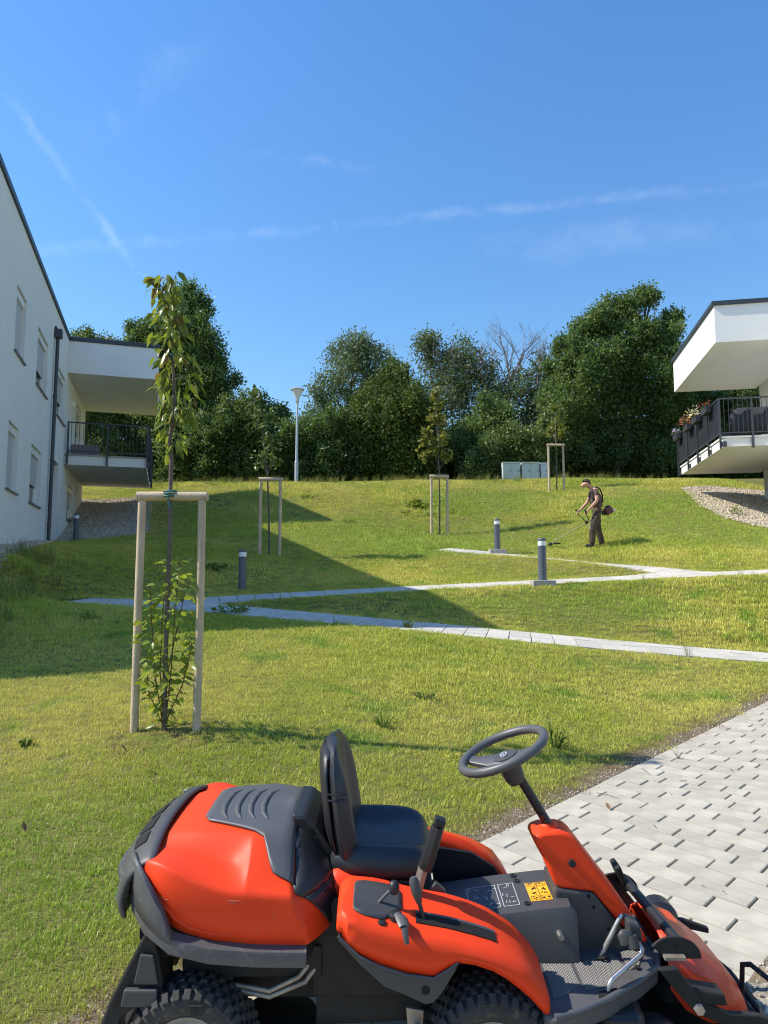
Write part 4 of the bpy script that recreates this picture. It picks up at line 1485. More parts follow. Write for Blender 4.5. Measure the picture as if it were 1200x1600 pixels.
far_tree('leafy_tree', 'green tree seen behind and through the left balcony', ((128, 540, 26), (160, 556, 34), (195, 610, 48), (150, 640, 46), (225, 660, 46), (175, 700, 46), (250, 700, 40), (110, 690, 40)), 36.5, L_MID, 1, 175)
far_tree('hornbeam_tree', 'tall dark narrow-topped tree right of the left building', ((286, 458, 18), (300, 488, 28), (276, 515, 38), (318, 540, 38), (222, 522, 22), (240, 530, 26), (250, 565, 48), (332, 592, 38), (298, 610, 62), (262, 660, 58), (338, 655, 42), (300, 705, 58)), 35.5, L_DARK, 2, 295, up=0.7)
far_tree('shrub_tree', 'dull green bushy tree under the tall dark tree', ((375, 650, 30), (352, 690, 40), (398, 680, 34), (380, 725, 36), (335, 730, 30)), 33.5, L_MID, 3, 370, trunk=0.1)
far_tree('hawthorn_tree', 'low dark hawthorn thicket tree behind the lamp post', ((445, 690, 34), (480, 685, 36), (430, 725, 30), (470, 728, 32), (505, 725, 34)), 33.8, L_DARK, 4, 470, trunk=0.1)
far_tree('elder_tree', 'low mid green bush tree between the lamp and the ash', ((520, 672, 34), (545, 700, 40), (515, 720, 34), (560, 735, 28)), 33.6, L_MID, 5, 530, trunk=0.1)
far_tree('ash_tree', 'grey green ash with an airy rounded crown beside the lamp', ((553, 548, 26), (530, 572, 30), (580, 568, 30), (556, 596, 42), (512, 614, 26), (592, 604, 30), (530, 640, 40), (500, 655, 22), (572, 545, 18)), 37.5, L_ASH, 6, 550, per=120, spread=0.22, fill=0.0, up=0.6, reach=(0.8, 1.35))
far_tree('yew_tree', 'broad dark yew with yellowish tips in the middle of the treeline', ((612, 592, 26), (622, 620, 40), (590, 640, 42), (640, 655, 44), (572, 680, 48), (615, 690, 56), (655, 705, 46), (590, 728, 40)), 34.2, L_YEW, 7, 612, leaf=(0.16, 0.075), up=0.9)
far_tree('locust_tree', 'thin grey green tree with gaps, behind the staked young maple', ((665, 548, 22), (682, 565, 28), (705, 580, 34), (725, 558, 24), (690, 610, 42), (735, 605, 36), (700, 650, 46), (672, 535, 14)), 38.0, L_GREY, 8, 697, per=85, spread=0.26, fill=0.0, up=0.6, reach=(0.75, 1.4))
dead, dl = far_tree('half_dead_tree', 'half dead tree with bare grey branches above its lower leaves', ((752, 580, 26), (772, 612, 38), (800, 640, 44), (830, 600, 28), (848, 580, 22), (848, 630, 36), (760, 660, 44), (815, 690, 44)), 37.8, L_GREY, 9, 795, per=80, spread=0.26, fill=0.0, up=0.5, reach=(0.75, 1.35))
# its bare branches
db = MB()
dr = random.Random(4)


def bare(p, d, L, r, depth):
    q = p + d * L
    mid = p.lerp(q, 0.5) + Vector((dr.gauss(0, 0.05), dr.gauss(0, 0.05), 0)) * L
    db.tube([p, mid, q], [r, r * 0.8, r * 0.55], 4 if depth < 2 else 3, caps=False)
    if depth >= 5:
        return
    for k in range(dr.choice((2, 3, 3)) if depth else 8):
        sp = 0.42 if depth else 0.6
        nd = (d + Vector((dr.gauss(0, sp), dr.gauss(0, sp * 0.6), dr.gauss(0.12, 0.25)))).normalized()
        bare(p.lerp(q, dr.uniform(0.45, 1.0)), nd, L * dr.uniform(0.55, 0.8), r * 0.55, depth + 1)


o0 = Vector(dead.location)
for (px, py, lx, L_, dep) in ((795, 650, 0.05, 2.0, 0), (762, 640, -0.15, 1.7, 1), (835, 640, 0.12, 1.8, 1), (712, 625, -0.1, 1.5, 1)):
    db = MB()
    bare(at(px, py, 36.9) - o0, Vector((lx, 0, 1)).normalized(), L_ * 1.06, 0.08, dep)
    db.build('bare_branch', M_TWIG, dead)
far_tree('pale_bush_tree', 'light green rounded bush tree above the utility cabinets', ((795, 690, 32), (768, 710, 32), (825, 700, 34), (748, 732, 26), (845, 730, 28), (805, 728, 34), (860, 664, 20), (868, 690, 22)), 33.0, L_PALE, 10, 805, trunk=0.09, per=170)
far_tree('hornbeam_tree', 'big broad hornbeam, tallest tree left of the right balcony', ((988, 478, 24), (1012, 468, 18), (962, 486, 22), (938, 505, 28), (915, 516, 24), (1048, 505, 18), (1034, 530, 30), (978, 540, 50), (890, 545, 24), (878, 580, 26), (930, 575, 50), (1010, 590, 52), (892, 640, 46), (960, 650, 68), (1030, 650, 52), (880, 706, 40), (935, 720, 48), (1010, 720, 50)), 35.2, L_DARK, 11, 965, up=1.1, per=235, trunk=0.24)
far_tree('dark_tree', 'dark dense tree showing between roof and balcony on the right', ((1075, 620, 40), (1120, 640, 44), (1165, 640, 40), (1080, 690, 42), (1130, 700, 44), (1190, 690, 44), (1060, 728, 30)), 36.6, L_DARK, 12, 1120)
far_tree('pale_tree', 'paler leafy tree at the right building corner', ((1160, 622, 24), (1195, 625, 30), (1235, 650, 44), (1190, 665, 26)), 34.5, L_PALE, 13, 1200, trunk=0.1)
far_tree('dark_tree', 'dark undergrowth tree behind the utility cabinets', ((720, 700, 44), (690, 730, 34), (740, 735, 30), (790, 740, 26), (850, 735, 30), (770, 660, 40)), 35.6, L_DARK, 14, 740, trunk=0.1)
far_tree('dark_tree', 'low dark thicket tree behind the right building base', ((1150, 735, 30), (1200, 735, 34), (1250, 730, 36), (1100, 742, 22)), 37.5, L_DARK, 16, 1190, trunk=0.1)
far_tree('dark_tree', 'low dark thicket tree behind the left balcony', ((120, 735, 34), (180, 742, 28), (235, 742, 26), (60, 735, 34)), 37.5, L_DARK, 17, 150, trunk=0.1)
far_tree('leafy_tree', 'small leafy tree low between tall dark tree and hawthorn', ((405, 650, 26), (425, 665, 30), (410, 700, 34), (440, 655, 18)), 35.0, L_MID, 15, 415, trunk=0.08)

lobes = [(at(px, 738 + (px % 7), 36.8 + (px % 5) * 0.3), 1.15, 1.0) for px in range(30, 1260, 36)]
V, Q = crown_leaves(lobes, (0.17, 0.10), 130, 12)
me = fast_mesh('undergrowth', V, Q, L_DARK); add_rnd(me, 4)
tag(link('undergrowth', me, None), 'dark undergrowth filling the foot of the treeline', kind='stuff')

# ------------------------------------------------------------------ young staked trees
M_STAKE = mat('peeled_timber_stake', (0.58, 0.46, 0.31), 0.85, c2=(0.42, 0.33, 0.23), vscale=5, bump=0.4, bscale=50, detail=8, dirt=((0.20, 0.17, 0.14), 9, 0.6, 0.6))
M_END = mat('sawn_timber_end', (0.42, 0.33, 0.21), 0.9, var=0.2, vscale=40)
M_TIE = mat('green_tree_tie', (0.02, 0.13, 0.11), 0.7)
M_YBARK = mat('young_grey_bark', (0.17, 0.135, 0.105), 0.85, c2=(0.09, 0.07, 0.06), vscale=22, bump=0.4, bscale=120, dirt=((0.32, 0.29, 0.25), 26, 0.6, 0.5))


def stake_frame(base, hgt, width, r, label, lean=0.0, rz=0.0):
    t = empty('tree_stakes', base, rz)
    tag(t, label, 'tree stakes', 'timber stakes around the young trees')
    for s in (-1, 1):
        x = s * width / 2
        gx_ = ground(base.x + x * math.cos(rz), base.y + x * math.sin(rz)) - base.z
        b = MB()
        b.tube([(x + lean, 0, gx_ - 0.3), (x + lean * 0.5 + 0.004 * s, 0.004, hgt * 0.5), (x, 0, hgt - r * 0.6)], [r * 1.02, r, r * 0.97], 14)
        b.build('stake', M_STAKE, t, smooth=50)
    b = MB(); b.tube([(-width / 2 - r * 1.3, 0, hgt + r * 0.4), (0, 0.002, hgt + r * 0.45), (width / 2 + r * 1.3, 0, hgt + r * 0.35)], [r * 1.2, r * 1.15, r * 1.18], 14)
    b.build('crossbar', M_STAKE, t, smooth=50)
    return t


s0 = STAKES[0].copy(); s0.z = ground(s0.x, s0.y)
stake_frame(s0 + Vector((0.0, 0.02, 0)), at(268, 778, 5.82).z - s0.z, 0.498, 0.033, 'nearest pair of timber tree stakes with a crossbar, around the leafy sapling', rz=-0.02)
for st, px, pt, wpx, lab, dz in ((STAKES[1], 421, 750, 31, 'timber tree stakes half in the building shade behind the nearest ones', 1),
                             (STAKES[2], 687, 745, 25, 'timber tree stakes round the young maple by the broad-leaved weeds', 1),
                             (STAKES[3], 870, 696, 23, 'farthest timber tree stakes, on the crest beside the cabinets', 1)):
    p = st.copy(); p.z = ground(p.x, p.y)
    stake_frame(p, at(px, pt, p.y).z - p.z, wpx * p.y / 1110, 0.042, lab)

# the nearest sapling: trunk, leafy top, shoots from the base, every leaf its own object
def leaf_mesh(name, L, W, droop, fold, m, seed):
    r_ = random.Random(seed)
    prof = [(0.0, 0.05), (0.18, 0.62), (0.42, 1.0), (0.68, 0.78), (0.88, 0.34), (1.0, 0.0)]
    v, f = [], []
    for t, w in prof:
        y = L * t
        z = -droop * L * t * t
        ww = W / 2 * w
        v += [(-ww, y, z + fold * ww), (0, y, z), (ww, y, z + fold * ww * r_.uniform(0.5, 1.2))]
    for i in range(len(prof) - 1):
        a = i * 3
        f += [(a, a + 1, a + 4, a + 3), (a + 1, a + 2, a + 5, a + 4)]
    me = bpy.data.meshes.new(name); me.from_pydata(v, [], f); me.materials.append(m)
    me.polygons.foreach_set('use_smooth', [True] * len(f))
    at_ = me.attributes.new('rnd', 'FLOAT', 'POINT'); at_.data.foreach_set('value', [r_.random() * 0.85] * len(v))
    return me


L_CHERRY = leaf_mat('cherry_leaves', (0.120, 0.180, 0.028), (0.270, 0.320, 0.060), 3.0, 0.48, 0.32)
L_CHERRY_RED = leaf_mat('reddish_cherry_leaves', (0.180, 0.130, 0.035), (0.300, 0.190, 0.065), 3.0, 0.42, 0.32)
L_SHOOT = leaf_mat('bright_shoot_leaves', (0.150, 0.225, 0.030), (0.290, 0.350, 0.070), 3.0, 0.45, 0.35)
leafset = [leaf_mesh('leaf', 0.118, 0.052, 0.30, 0.35, L_CHERRY, i) for i in range(4)] + [leaf_mesh('leaf', 0.122, 0.052, 0.45, 0.3, L_CHERRY, 9 + i) for i in range(3)]
leafred = [leaf_mesh('leaf', 0.11, 0.048, 0.4, 0.35, L_CHERRY_RED, 30 + i) for i in range(2)]
shootset = [leaf_mesh('leaf', 0.086, 0.050, 0.25, 0.30, L_SHOOT, 50 + i) for i in range(5)]

YT = 5.82
sap = empty('young_tree', (s0.x, s0.y, s0.z))
tag(sap, 'nearest young cherry tree, thin trunk with drooping leaves and leafy shoots at its foot', 'tree', 'young staked trees')


def sp(px, py, dy=0.0):
    return at(px, py, YT + dy) - Vector((s0.x, s0.y, s0.z))


trunk_pts = [sp(257, 1150), sp(257, 1080), sp(261, 960), sp(265, 850), sp(266, 770), sp(268, 715), sp(265, 690), sp(272, 640), sp(271, 560), sp(268, 500), sp(262, 450)]
b = MB(); b.tube(trunk_pts, [0.025, 0.020, 0.018, 0.018, 0.018, 0.018, 0.018, 0.015, 0.011, 0.007, 0.003], 10); b.build('trunk', M_YBARK, sap, smooth=60)
b = MB()
for z_ in (-0.02, 0.0, 0.02):
    b.tube([sp(266, 772) + Vector((0.05 * math.cos(a), 0.045 * math.sin(a) - 0.005, z_)) for a in np.linspace(0, 6.283, 13)], 0.009, 5)
b.tube([sp(262, 776, -0.06), sp(264, 790, -0.06), sp(270, 795, -0.06)], 0.008, 5)
b.build('tree_tie', M_TIE, sap, smooth=50)
lr = random.Random(12)


def place_leaf(me, parent, p, d, scale, roll):
    """leaf object with its stalk end at p, pointing along d"""
    d = Vector(d).normalized()
    up = Vector((lr.gauss(0, 0.35), lr.gauss(0, 0.35), 1))
    x = d.cross(up).normalized(); z = x.cross(d).normalized()
    m = Matrix((x, d, z)).transposed()
    m = m @ Matrix.Rotation(roll, 3, 'Y')
    o = link('leaf', me, None, parent)
    m4 = m.to_4x4() @ Matrix.Diagonal((scale, scale, scale, 1)); m4.translation = p
    o.matrix_local = m4
    return o


def interp(P, t):
    t = max(0, min(0.9999, t)) * (len(P) - 1); i = int(t)
    return P[i].lerp(P[i + 1], t - i)


# upper crown: short twigs off the leader, leaves hanging from them
tw = MB(); pend = []
crown_rows = ((432, 490, 258, 30, 40), (470, 560, 270, 34, 50), (548, 600, 272, 30, 40), (590, 660, 277, 36, 54), (640, 715, 275, 30, 44))
for (y0, y1, xc, hw, n) in crown_rows:
    for i in range(n // 5):
        py = lr.uniform(y0, y1)
        t_ = (715 - py) / (715 - 450)
        st = sp(268 + 4 * math.sin(py * 0.05), py + 10)
        a = lr.uniform(0, 6.283)
        ln = lr.uniform(0.4, 1.0) * hw * YT / 1110
        en = sp(xc, py) + Vector((math.cos(a) * ln, math.sin(a) * ln, lr.uniform(0.0, 0.07)))
        md = st.lerp(en, 0.55) + Vector((0, 0, 0.03))
        tw.tube([st, md, en], [0.004, 0.003, 0.0015], 5)
        for k in range(5):
            q = interp([st, md, en], 0.35 + 0.65 * k / 4.0)
            pend.append((q, (math.cos(a + lr.gauss(0, 0.9)), math.sin(a + lr.gauss(0, 0.9)), lr.uniform(-1.7, -0.35))))
# the leaning tip with its reddish new leaves
tip = [sp(268, 500), sp(258, 455), sp(244, 436), sp(232, 432)]
tw.tube(tip, [0.006, 0.004, 0.003, 0.0015], 6)
for k in range(26):
    q = interp(tip, lr.uniform(0.15, 1)); a = lr.uniform(0, 6.283)
    pend.append((q, (math.cos(a) - 0.3, math.sin(a), lr.uniform(-1.3, 0.2))))
crown = tw.build('crown', M_YBARK, sap, smooth=60)
lr.shuffle(pend)
for (q, d) in pend[:178]:
    red = lr.random() < (0.22 if q.z > 2.9 else 0.10)
    place_leaf(lr.choice(leafred if red else leafset), crown, q, d, lr.uniform(0.65, 1.12), lr.gauss(0, 0.5))
# the rest of the crown's leaves, too many to count
def leaf_mass(name, n, sampler, L, W, m, parent):
    P, A = zip(*[sampler() for _ in range(n)])
    P, A = np.array(P), unit(np.array(A))
    nor = unit(rng.normal(0, 0.7, (n, 3)) + [0, 0, 0.6]); nor = unit(nor - A * (nor * A).sum(1, keepdims=True))
    side = np.cross(nor, A)
    sc = rng.uniform(0.65, 1.1, n)[:, None]
    prof = ((0.0, 0.06), (0.3, 0.9), (0.6, 0.9), (1.0, 0.0))
    V = np.empty((n, 12, 3))
    for i, (t, w) in enumerate(prof):
        c = P + A * L * sc * t - np.array([0, 0, 1]) * (0.3 * L * sc * t * t)
        V[:, i * 3] = c - side * W / 2 * sc * w + nor * 0.3 * W / 2 * sc * w
        V[:, i * 3 + 1] = c
        V[:, i * 3 + 2] = c + side * W / 2 * sc * w + nor * 0.3 * W / 2 * sc * w
    q = np.array([(a, a + 1, a + 4, a + 3) for i in range(3) for a in (i * 3, i * 3 + 1)])
    Q = (np.arange(n)[:, None, None] * 12 + q[None]).reshape(-1, 4)
    me = fast_mesh(name, V.reshape(-1, 3), Q, m); add_rnd(me, 12)
    o = link(name, me, None, parent, smooth=0); o['kind'] = 'stuff'
    return o


def crown_sample():
    py = lr.uniform(440, 712)
    hw = 17 + 15 * math.sin((py - 430) / 285 * math.pi) + (6 if 590 < py < 690 else 0) - (9 if 535 < py < 560 else 0)
    xc = 268 + (8 if py > 560 else -8 * (560 - py) / 120)
    a = lr.uniform(0, 6.283); rr2 = math.sqrt(lr.random()) * hw * YT / 1110
    return tuple(sp(xc, py) + Vector((math.cos(a) * rr2, math.sin(a) * rr2, 0.05))), (math.cos(a + lr.gauss(0, 0.8)), math.sin(a + lr.gauss(0, 0.8)), lr.uniform(-1.8, -0.3))


leaf_mass('foliage', 150, crown_sample, 0.112, 0.048, L_CHERRY, sap)
# shoots from the base
tw = MB(); pend = []
for (pts) in (((255, 1135), (243, 1060), (236, 960), (234, 905)), ((258, 1135), (268, 1040), (274, 940), (283, 860)), ((256, 1130), (250, 1050), (254, 960), (262, 880)),
              ((258, 1130), (285, 1070), (300, 1010), (296, 985)), ((255, 1135), (232, 1080), (228, 1020)), ((258, 1130), (262, 1050), (288, 930), (300, 900))):
    dyy = lr.uniform(-0.08, 0.08)
    P = [sp(x, y, dyy * i / 2) for i, (x, y) in enumerate(pts)]
    P = [Vector(p) for p in P]
    tw.tube(P, [0.006, 0.005, 0.004, 0.002][:len(P)] if len(P) == 4 else [0.005, 0.004, 0.002], 6)
    n = 24 if len(P) == 4 else 14
    for k in range(n):
        t_ = 0.08 + 0.92 * k / (n - 1)
        a = k * 2.4 + lr.gauss(0, 0.4)
        pend.append((interp(P, t_), (math.cos(a), math.sin(a) * 0.9, lr.uniform(-0.5, 0.25)), 1.0 if t_ < 0.85 else 0.75))
shoots = tw.build('base_shoots', mat('reddish_shoot_stem', (0.13, 0.055, 0.03), 0.6), sap, smooth=60)
for (q, d, s) in pend[:122]:
    place_leaf(lr.choice(shootset), shoots, q, d, s * lr.uniform(0.7, 1.25), lr.gauss(0, 0.5))


def shoot_sample():
    py = lr.uniform(875, 1130)
    hw = 24 + 20 * math.sin((py - 850) / 290 * math.pi)
    a = lr.uniform(0, 6.283); rr2 = math.sqrt(lr.random()) * hw * YT / 1110
    xc = 260 + (12 if py < 960 else 0)
    return tuple(sp(xc, py) + Vector((math.cos(a) * rr2, math.sin(a) * rr2, 0.0))), (math.cos(a + lr.gauss(0, 0.8)), math.sin(a + lr.gauss(0, 0.8)), lr.uniform(-0.5, 0.3))


leaf_mass('foliage', 230, shoot_sample, 0.082, 0.048, L_SHOOT, sap)


def young_tree(st, label, trunk_px, crown_blobs, material, per, leaf, base_off=0):
    p = st.copy(); p.z = ground(p.x, p.y)
    t = empty('young_tree', p)
    tag(t, label, 'tree', 'young staked trees')
    P = [at(x, y, p.y) - p for x, y in trunk_px]
    P[0].z = -0.1
    n = len(P)
    MB().tube(P, [0.028 - 0.022 * i / (n - 1) for i in range(n)], 7).build('trunk', M_YBARK, t, smooth=60)
    br = MB(); r_ = random.Random(len(label))
    lobes = [(at(x, y, p.y + r_.uniform(-0.15, 0.15)) - p, r * p.y / 1110, 1.2) for x, y, r in crown_blobs]
    for (c, r, s) in lobes:
        k = min(range(1, n), key=lambda i: abs(P[i].z - c.z + r))
        br.tube([P[k], P[k].lerp(c, 0.6) + Vector((0, 0, 0.03)), c + Vector((0, 0, r * 0.5))], [0.010, 0.007, 0.003], 5)
    V, Q = crown_leaves(lobes, leaf, per, 9, 0.3, 0.07, 0.05, (0.7, 1.25), 0.3)
    me = fast_mesh('crown', V, Q, material); add_rnd(me, 4)
    c = link('crown', me, None, t)
    br.build('branches', M_YBARK, c, smooth=60)


young_tree(STAKES[1], 'young tree with a narrow pale column of leaves, left of the lamp post', ((421, 868), (420, 800), (418, 745), (412, 690), (408, 640), (405, 612)),
           ((405, 625, 16), (415, 655, 17), (404, 655, 12), (420, 690, 16), (410, 720, 13), (425, 720, 10), (395, 618, 10)), L_PALE, 110, (0.12, 0.07))
L_MAPLE = leaf_mat('young_maple_leaves', (0.130, 0.165, 0.028), (0.250, 0.250, 0.065), 2.0, 0.4, 0.4)
young_tree(STAKES[2], 'young maple with an upright yellowish crown in front of the treeline', ((687, 836), (687, 780), (686, 735), (684, 690), (682, 640), (680, 605)),
           ((680, 616, 7), (683, 634, 9), (676, 652, 10), (688, 660, 10), (670, 676, 10), (690, 688, 11), (678, 704, 9), (662, 712, 7), (698, 714, 6), (664, 690, 7)), L_MAPLE, 110, (0.14, 0.10))
young_tree(STAKES[3], 'bare-stemmed young tree with few leaves between the farthest stakes', ((870, 768), (870, 730), (869, 694), (868, 660), (869, 630)),
           ((868, 640, 9), (872, 660, 10), (863, 672, 9), (876, 680, 8)), L_MAPLE, 60, (0.13, 0.09))

# ------------------------------------------------------------------ ride-on mower (local: x forward, y to its left, z up)
M_OR = mat('orange_plastic', (0.82, 0.055, 0.010), 0.48, var=0.04, vscale=3, spec=0.26, bump=0.015, bscale=400, dirt=((0.62, 0.16, 0.08), 7, 0.68, 0.22))
M_ORD = mat('dusty_orange_steel', (0.70, 0.060, 0.018), 0.42, var=0.06, vscale=6, dirt=((0.42, 0.20, 0.11), 14, 0.60, 0.40))
M_GP = mat('grey_plastic', (0.056, 0.056, 0.056), 0.5, var=0.08, vscale=12, bump=0.06, bscale=500, dirt=((0.16, 0.15, 0.14), 16, 0.62, 0.35))
M_GP2 = mat('light_grey_plastic', (0.085, 0.086, 0.088), 0.45, var=0.06, vscale=12, bump=0.05, bscale=500, dirt=((0.22, 0.21, 0.2), 20, 0.62, 0.35))
M_BK = mat('black_plastic', (0.018, 0.018, 0.020), 0.45, var=0.1, vscale=20)
M_FRM = mat('dark_chassis_paint', (0.022, 0.021, 0.020), 0.65, spec=0.3, var=0.25, vscale=14, dirt=((0.06, 0.05, 0.036), 22, 0.6, 0.5))
M_RUB = mat('tyre_rubber', (0.040, 0.038, 0.036), 0.85, var=0.2, vscale=25, dirt=((0.20, 0.175, 0.135), 30, 0.55, 0.6))
M_VIN = mat('black_vinyl', (0.020, 0.022, 0.027), 0.42, bump=0.08, bscale=260, var=0.1, vscale=30)
M_STL = mat('bare_steel', (0.50, 0.49, 0.47), 0.35, metal=0.9, var=0.15, vscale=30)
M_WORN = mat('worn_steel_lever', (0.42, 0.38, 0.32), 0.45, metal=0.6, c2=(0.25, 0.21, 0.17), vscale=24)
M_MAT = mat('dusty_rubber_mat', (0.135, 0.125, 0.11), 0.8, var=0.2, vscale=14, dirt=((0.26, 0.23, 0.19), 18, 0.55, 0.5))
M_VOID = mat('black_and_recess_shade', (0.006, 0.006, 0.006), 0.9)  # near-black of small parts; paints the shade inside slots, vents and holes
M_YEL = mat('yellow_label', (0.80, 0.42, 0.02), 0.5)
M_INK = mat('black_print', (0.01, 0.01, 0.01), 0.6)
M_WHI = mat('white_print', (0.55, 0.56, 0.57), 0.6)

mower = empty('ride_on_mower')
mower.matrix_world = Matrix(((0.99996206, 0.00871087, 0.0, -0.1341), (-0.00869523, 0.99816697, -0.05989229, 2.6918), (-0.00052171, 0.05989002, 0.99820485, 0.0235), (0, 0, 0, 1)))
tag(mower, 'orange ride-on mower with black seat parked on the paved path', 'mower')


def part(b, name, m, parent=mower, **k):
    return b.build(name, m, parent, **k)


def creased(b, name, m, parent, sub, crease):
    """subdivided part; crease(p, q) gives the sharpness of an edge"""
    o = b.build(name, m, parent)
    me = o.data
    at_ = me.attributes.new('crease_edge', 'FLOAT', 'EDGE')
    vals = []
    for e in me.edges:
        p, q = me.vertices[e.vertices[0]].co, me.vertices[e.vertices[1]].co
        vals.append(crease(p, q))
    at_.data.foreach_set('value', vals)
    md = o.modifiers.new('sub', 'SUBSURF'); md.levels = sub; md.render_levels = sub
    me.polygons.foreach_set('use_smooth', [True] * len(me.polygons))
    return o


def lerp_tab(tab, x):
    if x <= tab[0][0]: return tab[0][1]
    for (a, va), (c, vc) in zip(tab, tab[1:]):
        if x <= c:
            return va + (vc - va) * (x - a) / (c - a)
    return tab[-1][1]


# --- engine hood
H = [  # x per ring and (half width, height) from bottom edge to crown
    [(-0.675, 0.20, 0.655), (-0.678, 0.215, 0.672), (-0.676, 0.222, 0.690), (-0.668, 0.17, 0.708), (-0.664, 0.11, 0.722), (-0.660, 0, 0.728)],
    [(-0.636, 0.315, 0.640), (-0.640, 0.338, 0.690), (-0.634, 0.325, 0.734), (-0.628, 0.235, 0.738), (-0.624, 0.165, 0.752), (-0.620, 0, 0.760)],
    [(-0.560, 0.375, 0.585), (-0.560, 0.404, 0.680), (-0.552, 0.376, 0.752), (-0.552, 0.262, 0.748), (-0.548, 0.195, 0.774), (-0.545, 0, 0.784)],
    [(-0.480, 0.392, 0.548), (-0.480, 0.416, 0.645), (-0.478, 0.396, 0.720), (-0.475, 0.272, 0.736), (-0.470, 0.210, 0.782), (-0.465, 0, 0.796)],
    [(-0.385, 0.396, 0.526), (-0.385, 0.418, 0.600), (-0.383, 0.404, 0.686), (-0.380, 0.285, 0.716), (-0.377, 0.222, 0.780), (-0.370, 0, 0.803)],
    [(-0.318, 0.396, 0.518), (-0.318, 0.417, 0.585), (-0.318, 0.405, 0.673), (-0.316, 0.305, 0.708), (-0.316, 0.226, 0.779), (-0.316, 0, 0.804)],
    [(-0.290, 0.396, 0.515), (-0.288, 0.417, 0.580), (-0.284, 0.404, 0.669), (-0.286, 0.330, 0.722), (-0.292, 0.228, 0.779), (-0.292, 0, 0.804)],
    [(-0.250, 0.396, 0.512), (-0.252, 0.416, 0.572), (-0.254, 0.402, 0.664), (-0.258, 0.330, 0.718), (-0.262, 0.228, 0.778), (-0.264, 0, 0.803)],
    [(-0.100, 0.392, 0.512), (-0.110, 0.404, 0.570), (-0.145, 0.390, 0.654), (-0.165, 0.322, 0.695), (-0.180, 0.215, 0.768), (-0.186, 0, 0.797)],
    [(-0.088, 0.384, 0.514), (-0.098, 0.396, 0.572), (-0.132, 0.380, 0.646), (-0.150, 0.314, 0.688), (-0.168, 0.207, 0.760), (-0.174, 0, 0.789)],
    [(-0.030, 0.300, 0.518), (-0.032, 0.300, 0.570), (-0.050, 0.290, 0.636), (-0.085, 0.245, 0.680), (-0.125, 0.150, 0.750), (-0.140, 0, 0.775)],
    [(0.000, 0.150, 0.520), (0.000, 0.150, 0.570), (-0.010, 0.145, 0.628), (-0.045, 0.120, 0.668), (-0.095, 0.080, 0.738), (-0.110, 0, 0.762)],
]
secs = []
for ring in H:
    near = [(x, -w, z) for x, w, z in ring]
    far = [(x, w, z) for x, w, z in ring[-2::-1]]
    secs.append(near + far)
b = MB(); b.loft(secs)
n11 = len(secs[0])
b.f.append(tuple((len(secs) - 1) * n11 + i for i in range(n11)))
shoulder = {tuple(round(v, 4) for v in (r[2][0], s * r[2][1], r[2][2])) for r in H for s in (-1, 1)}
corner = {tuple(round(v, 4) for v in p) for k in (8, 9) for p in secs[k]}
ridge = {tuple(round(v, 4) for v in p) for p in secs[6][2:5] + secs[6][-5:-2]}
upper = {tuple(round(v, 4) for v in (r[4][0], s * r[4][1], r[4][2])) for r in H for s in (-1, 1)}
valley = {tuple(round(v, 4) for v in (r[3][0], s * r[3][1], r[3][2])) for r in H for s in (-1, 1)}
bott = {tuple(round(v, 4) for v in (r[0][0], s * r[0][1], r[0][2])) for r in H for s in (-1, 1)}


def hood_crease(p, q):
    a, c = tuple(round(v, 4) for v in p), tuple(round(v, 4) for v in q)
    if a in bott and c in bott: return 1.0
    if a in corner and c in corner: return 0.75
    if a in shoulder and c in shoulder: return 0.85
    if a in upper and c in upper: return 0.5
    if a in valley and c in valley and max(p.x, q.x) < -0.31: return 0.6
    if a in ridge and c in ridge: return 0.5
    return 0.0


hood = creased(b, 'engine_hood', M_OR, mower, 3, hood_crease)
# surface finder for things mounted on the hood
from mathutils.bvhtree import BVHTree
bpy.context.view_layer.update()
_ev = hood.evaluated_get(bpy.context.evaluated_depsgraph_get())
_me = _ev.to_mesh()
_bvh = BVHTree.FromPolygons([v.co.copy() for v in _me.vertices], [tuple(p.vertices) for p in _me.polygons])
_ev.to_mesh_clear()


def hood_z(x, y):
    h = _bvh.ray_cast(Vector((x, y, 2)), Vector((0, 0, -1)))[0]
    return h.z if h else 0.7


def hood_x(y, z):
    h = _bvh.ray_cast(Vector((1, y, z)), Vector((-1, 0, 0)))[0]
    return h.x if h else -0.15


def hood_y(x, z):
    h = _bvh.ray_cast(Vector((x, -2, z)), Vector((0, 1, 0)))[0]
    return h.y if h else -0.4


# moulded line along the flank
b = MB()
ml = [(-0.622, 0.728), (-0.60, 0.706), (-0.57, 0.670), (-0.53, 0.625), (-0.49, 0.588), (-0.45, 0.566), (-0.40, 0.554), (-0.34, 0.549), (-0.28, 0.547)]
b.tube([(x, hood_y(x, z) + 0.001, z) for x, z in ml], [0.003, 0.006, 0.007, 0.007, 0.007, 0.007, 0.006, 0.004, 0.001], 8)
part(b, 'moulded_line', M_OR, hood, smooth=60)

M_SCUFF = mat('rubbed_scuff', (0.40, 0.16, 0.12), 0.8)
for pts in (((-0.560, 0.660), (-0.535, 0.650), (-0.515, 0.648)), ((-0.335, 0.652), (-0.315, 0.650), (-0.295, 0.651)), ((-0.330, 0.645), (-0.305, 0.643)), ((-0.26, 0.560), (-0.235, 0.561)), ((-0.20, 0.60), (-0.19, 0.603))):
    b = MB(); b.tube([(x, hood_y(x, z) - 0.0002, z) for x, z in pts], [0.0006] + [0.0014] * (len(pts) - 2) + [0.0006], 5); part(b, 'scuff_mark', M_SCUFF, hood)

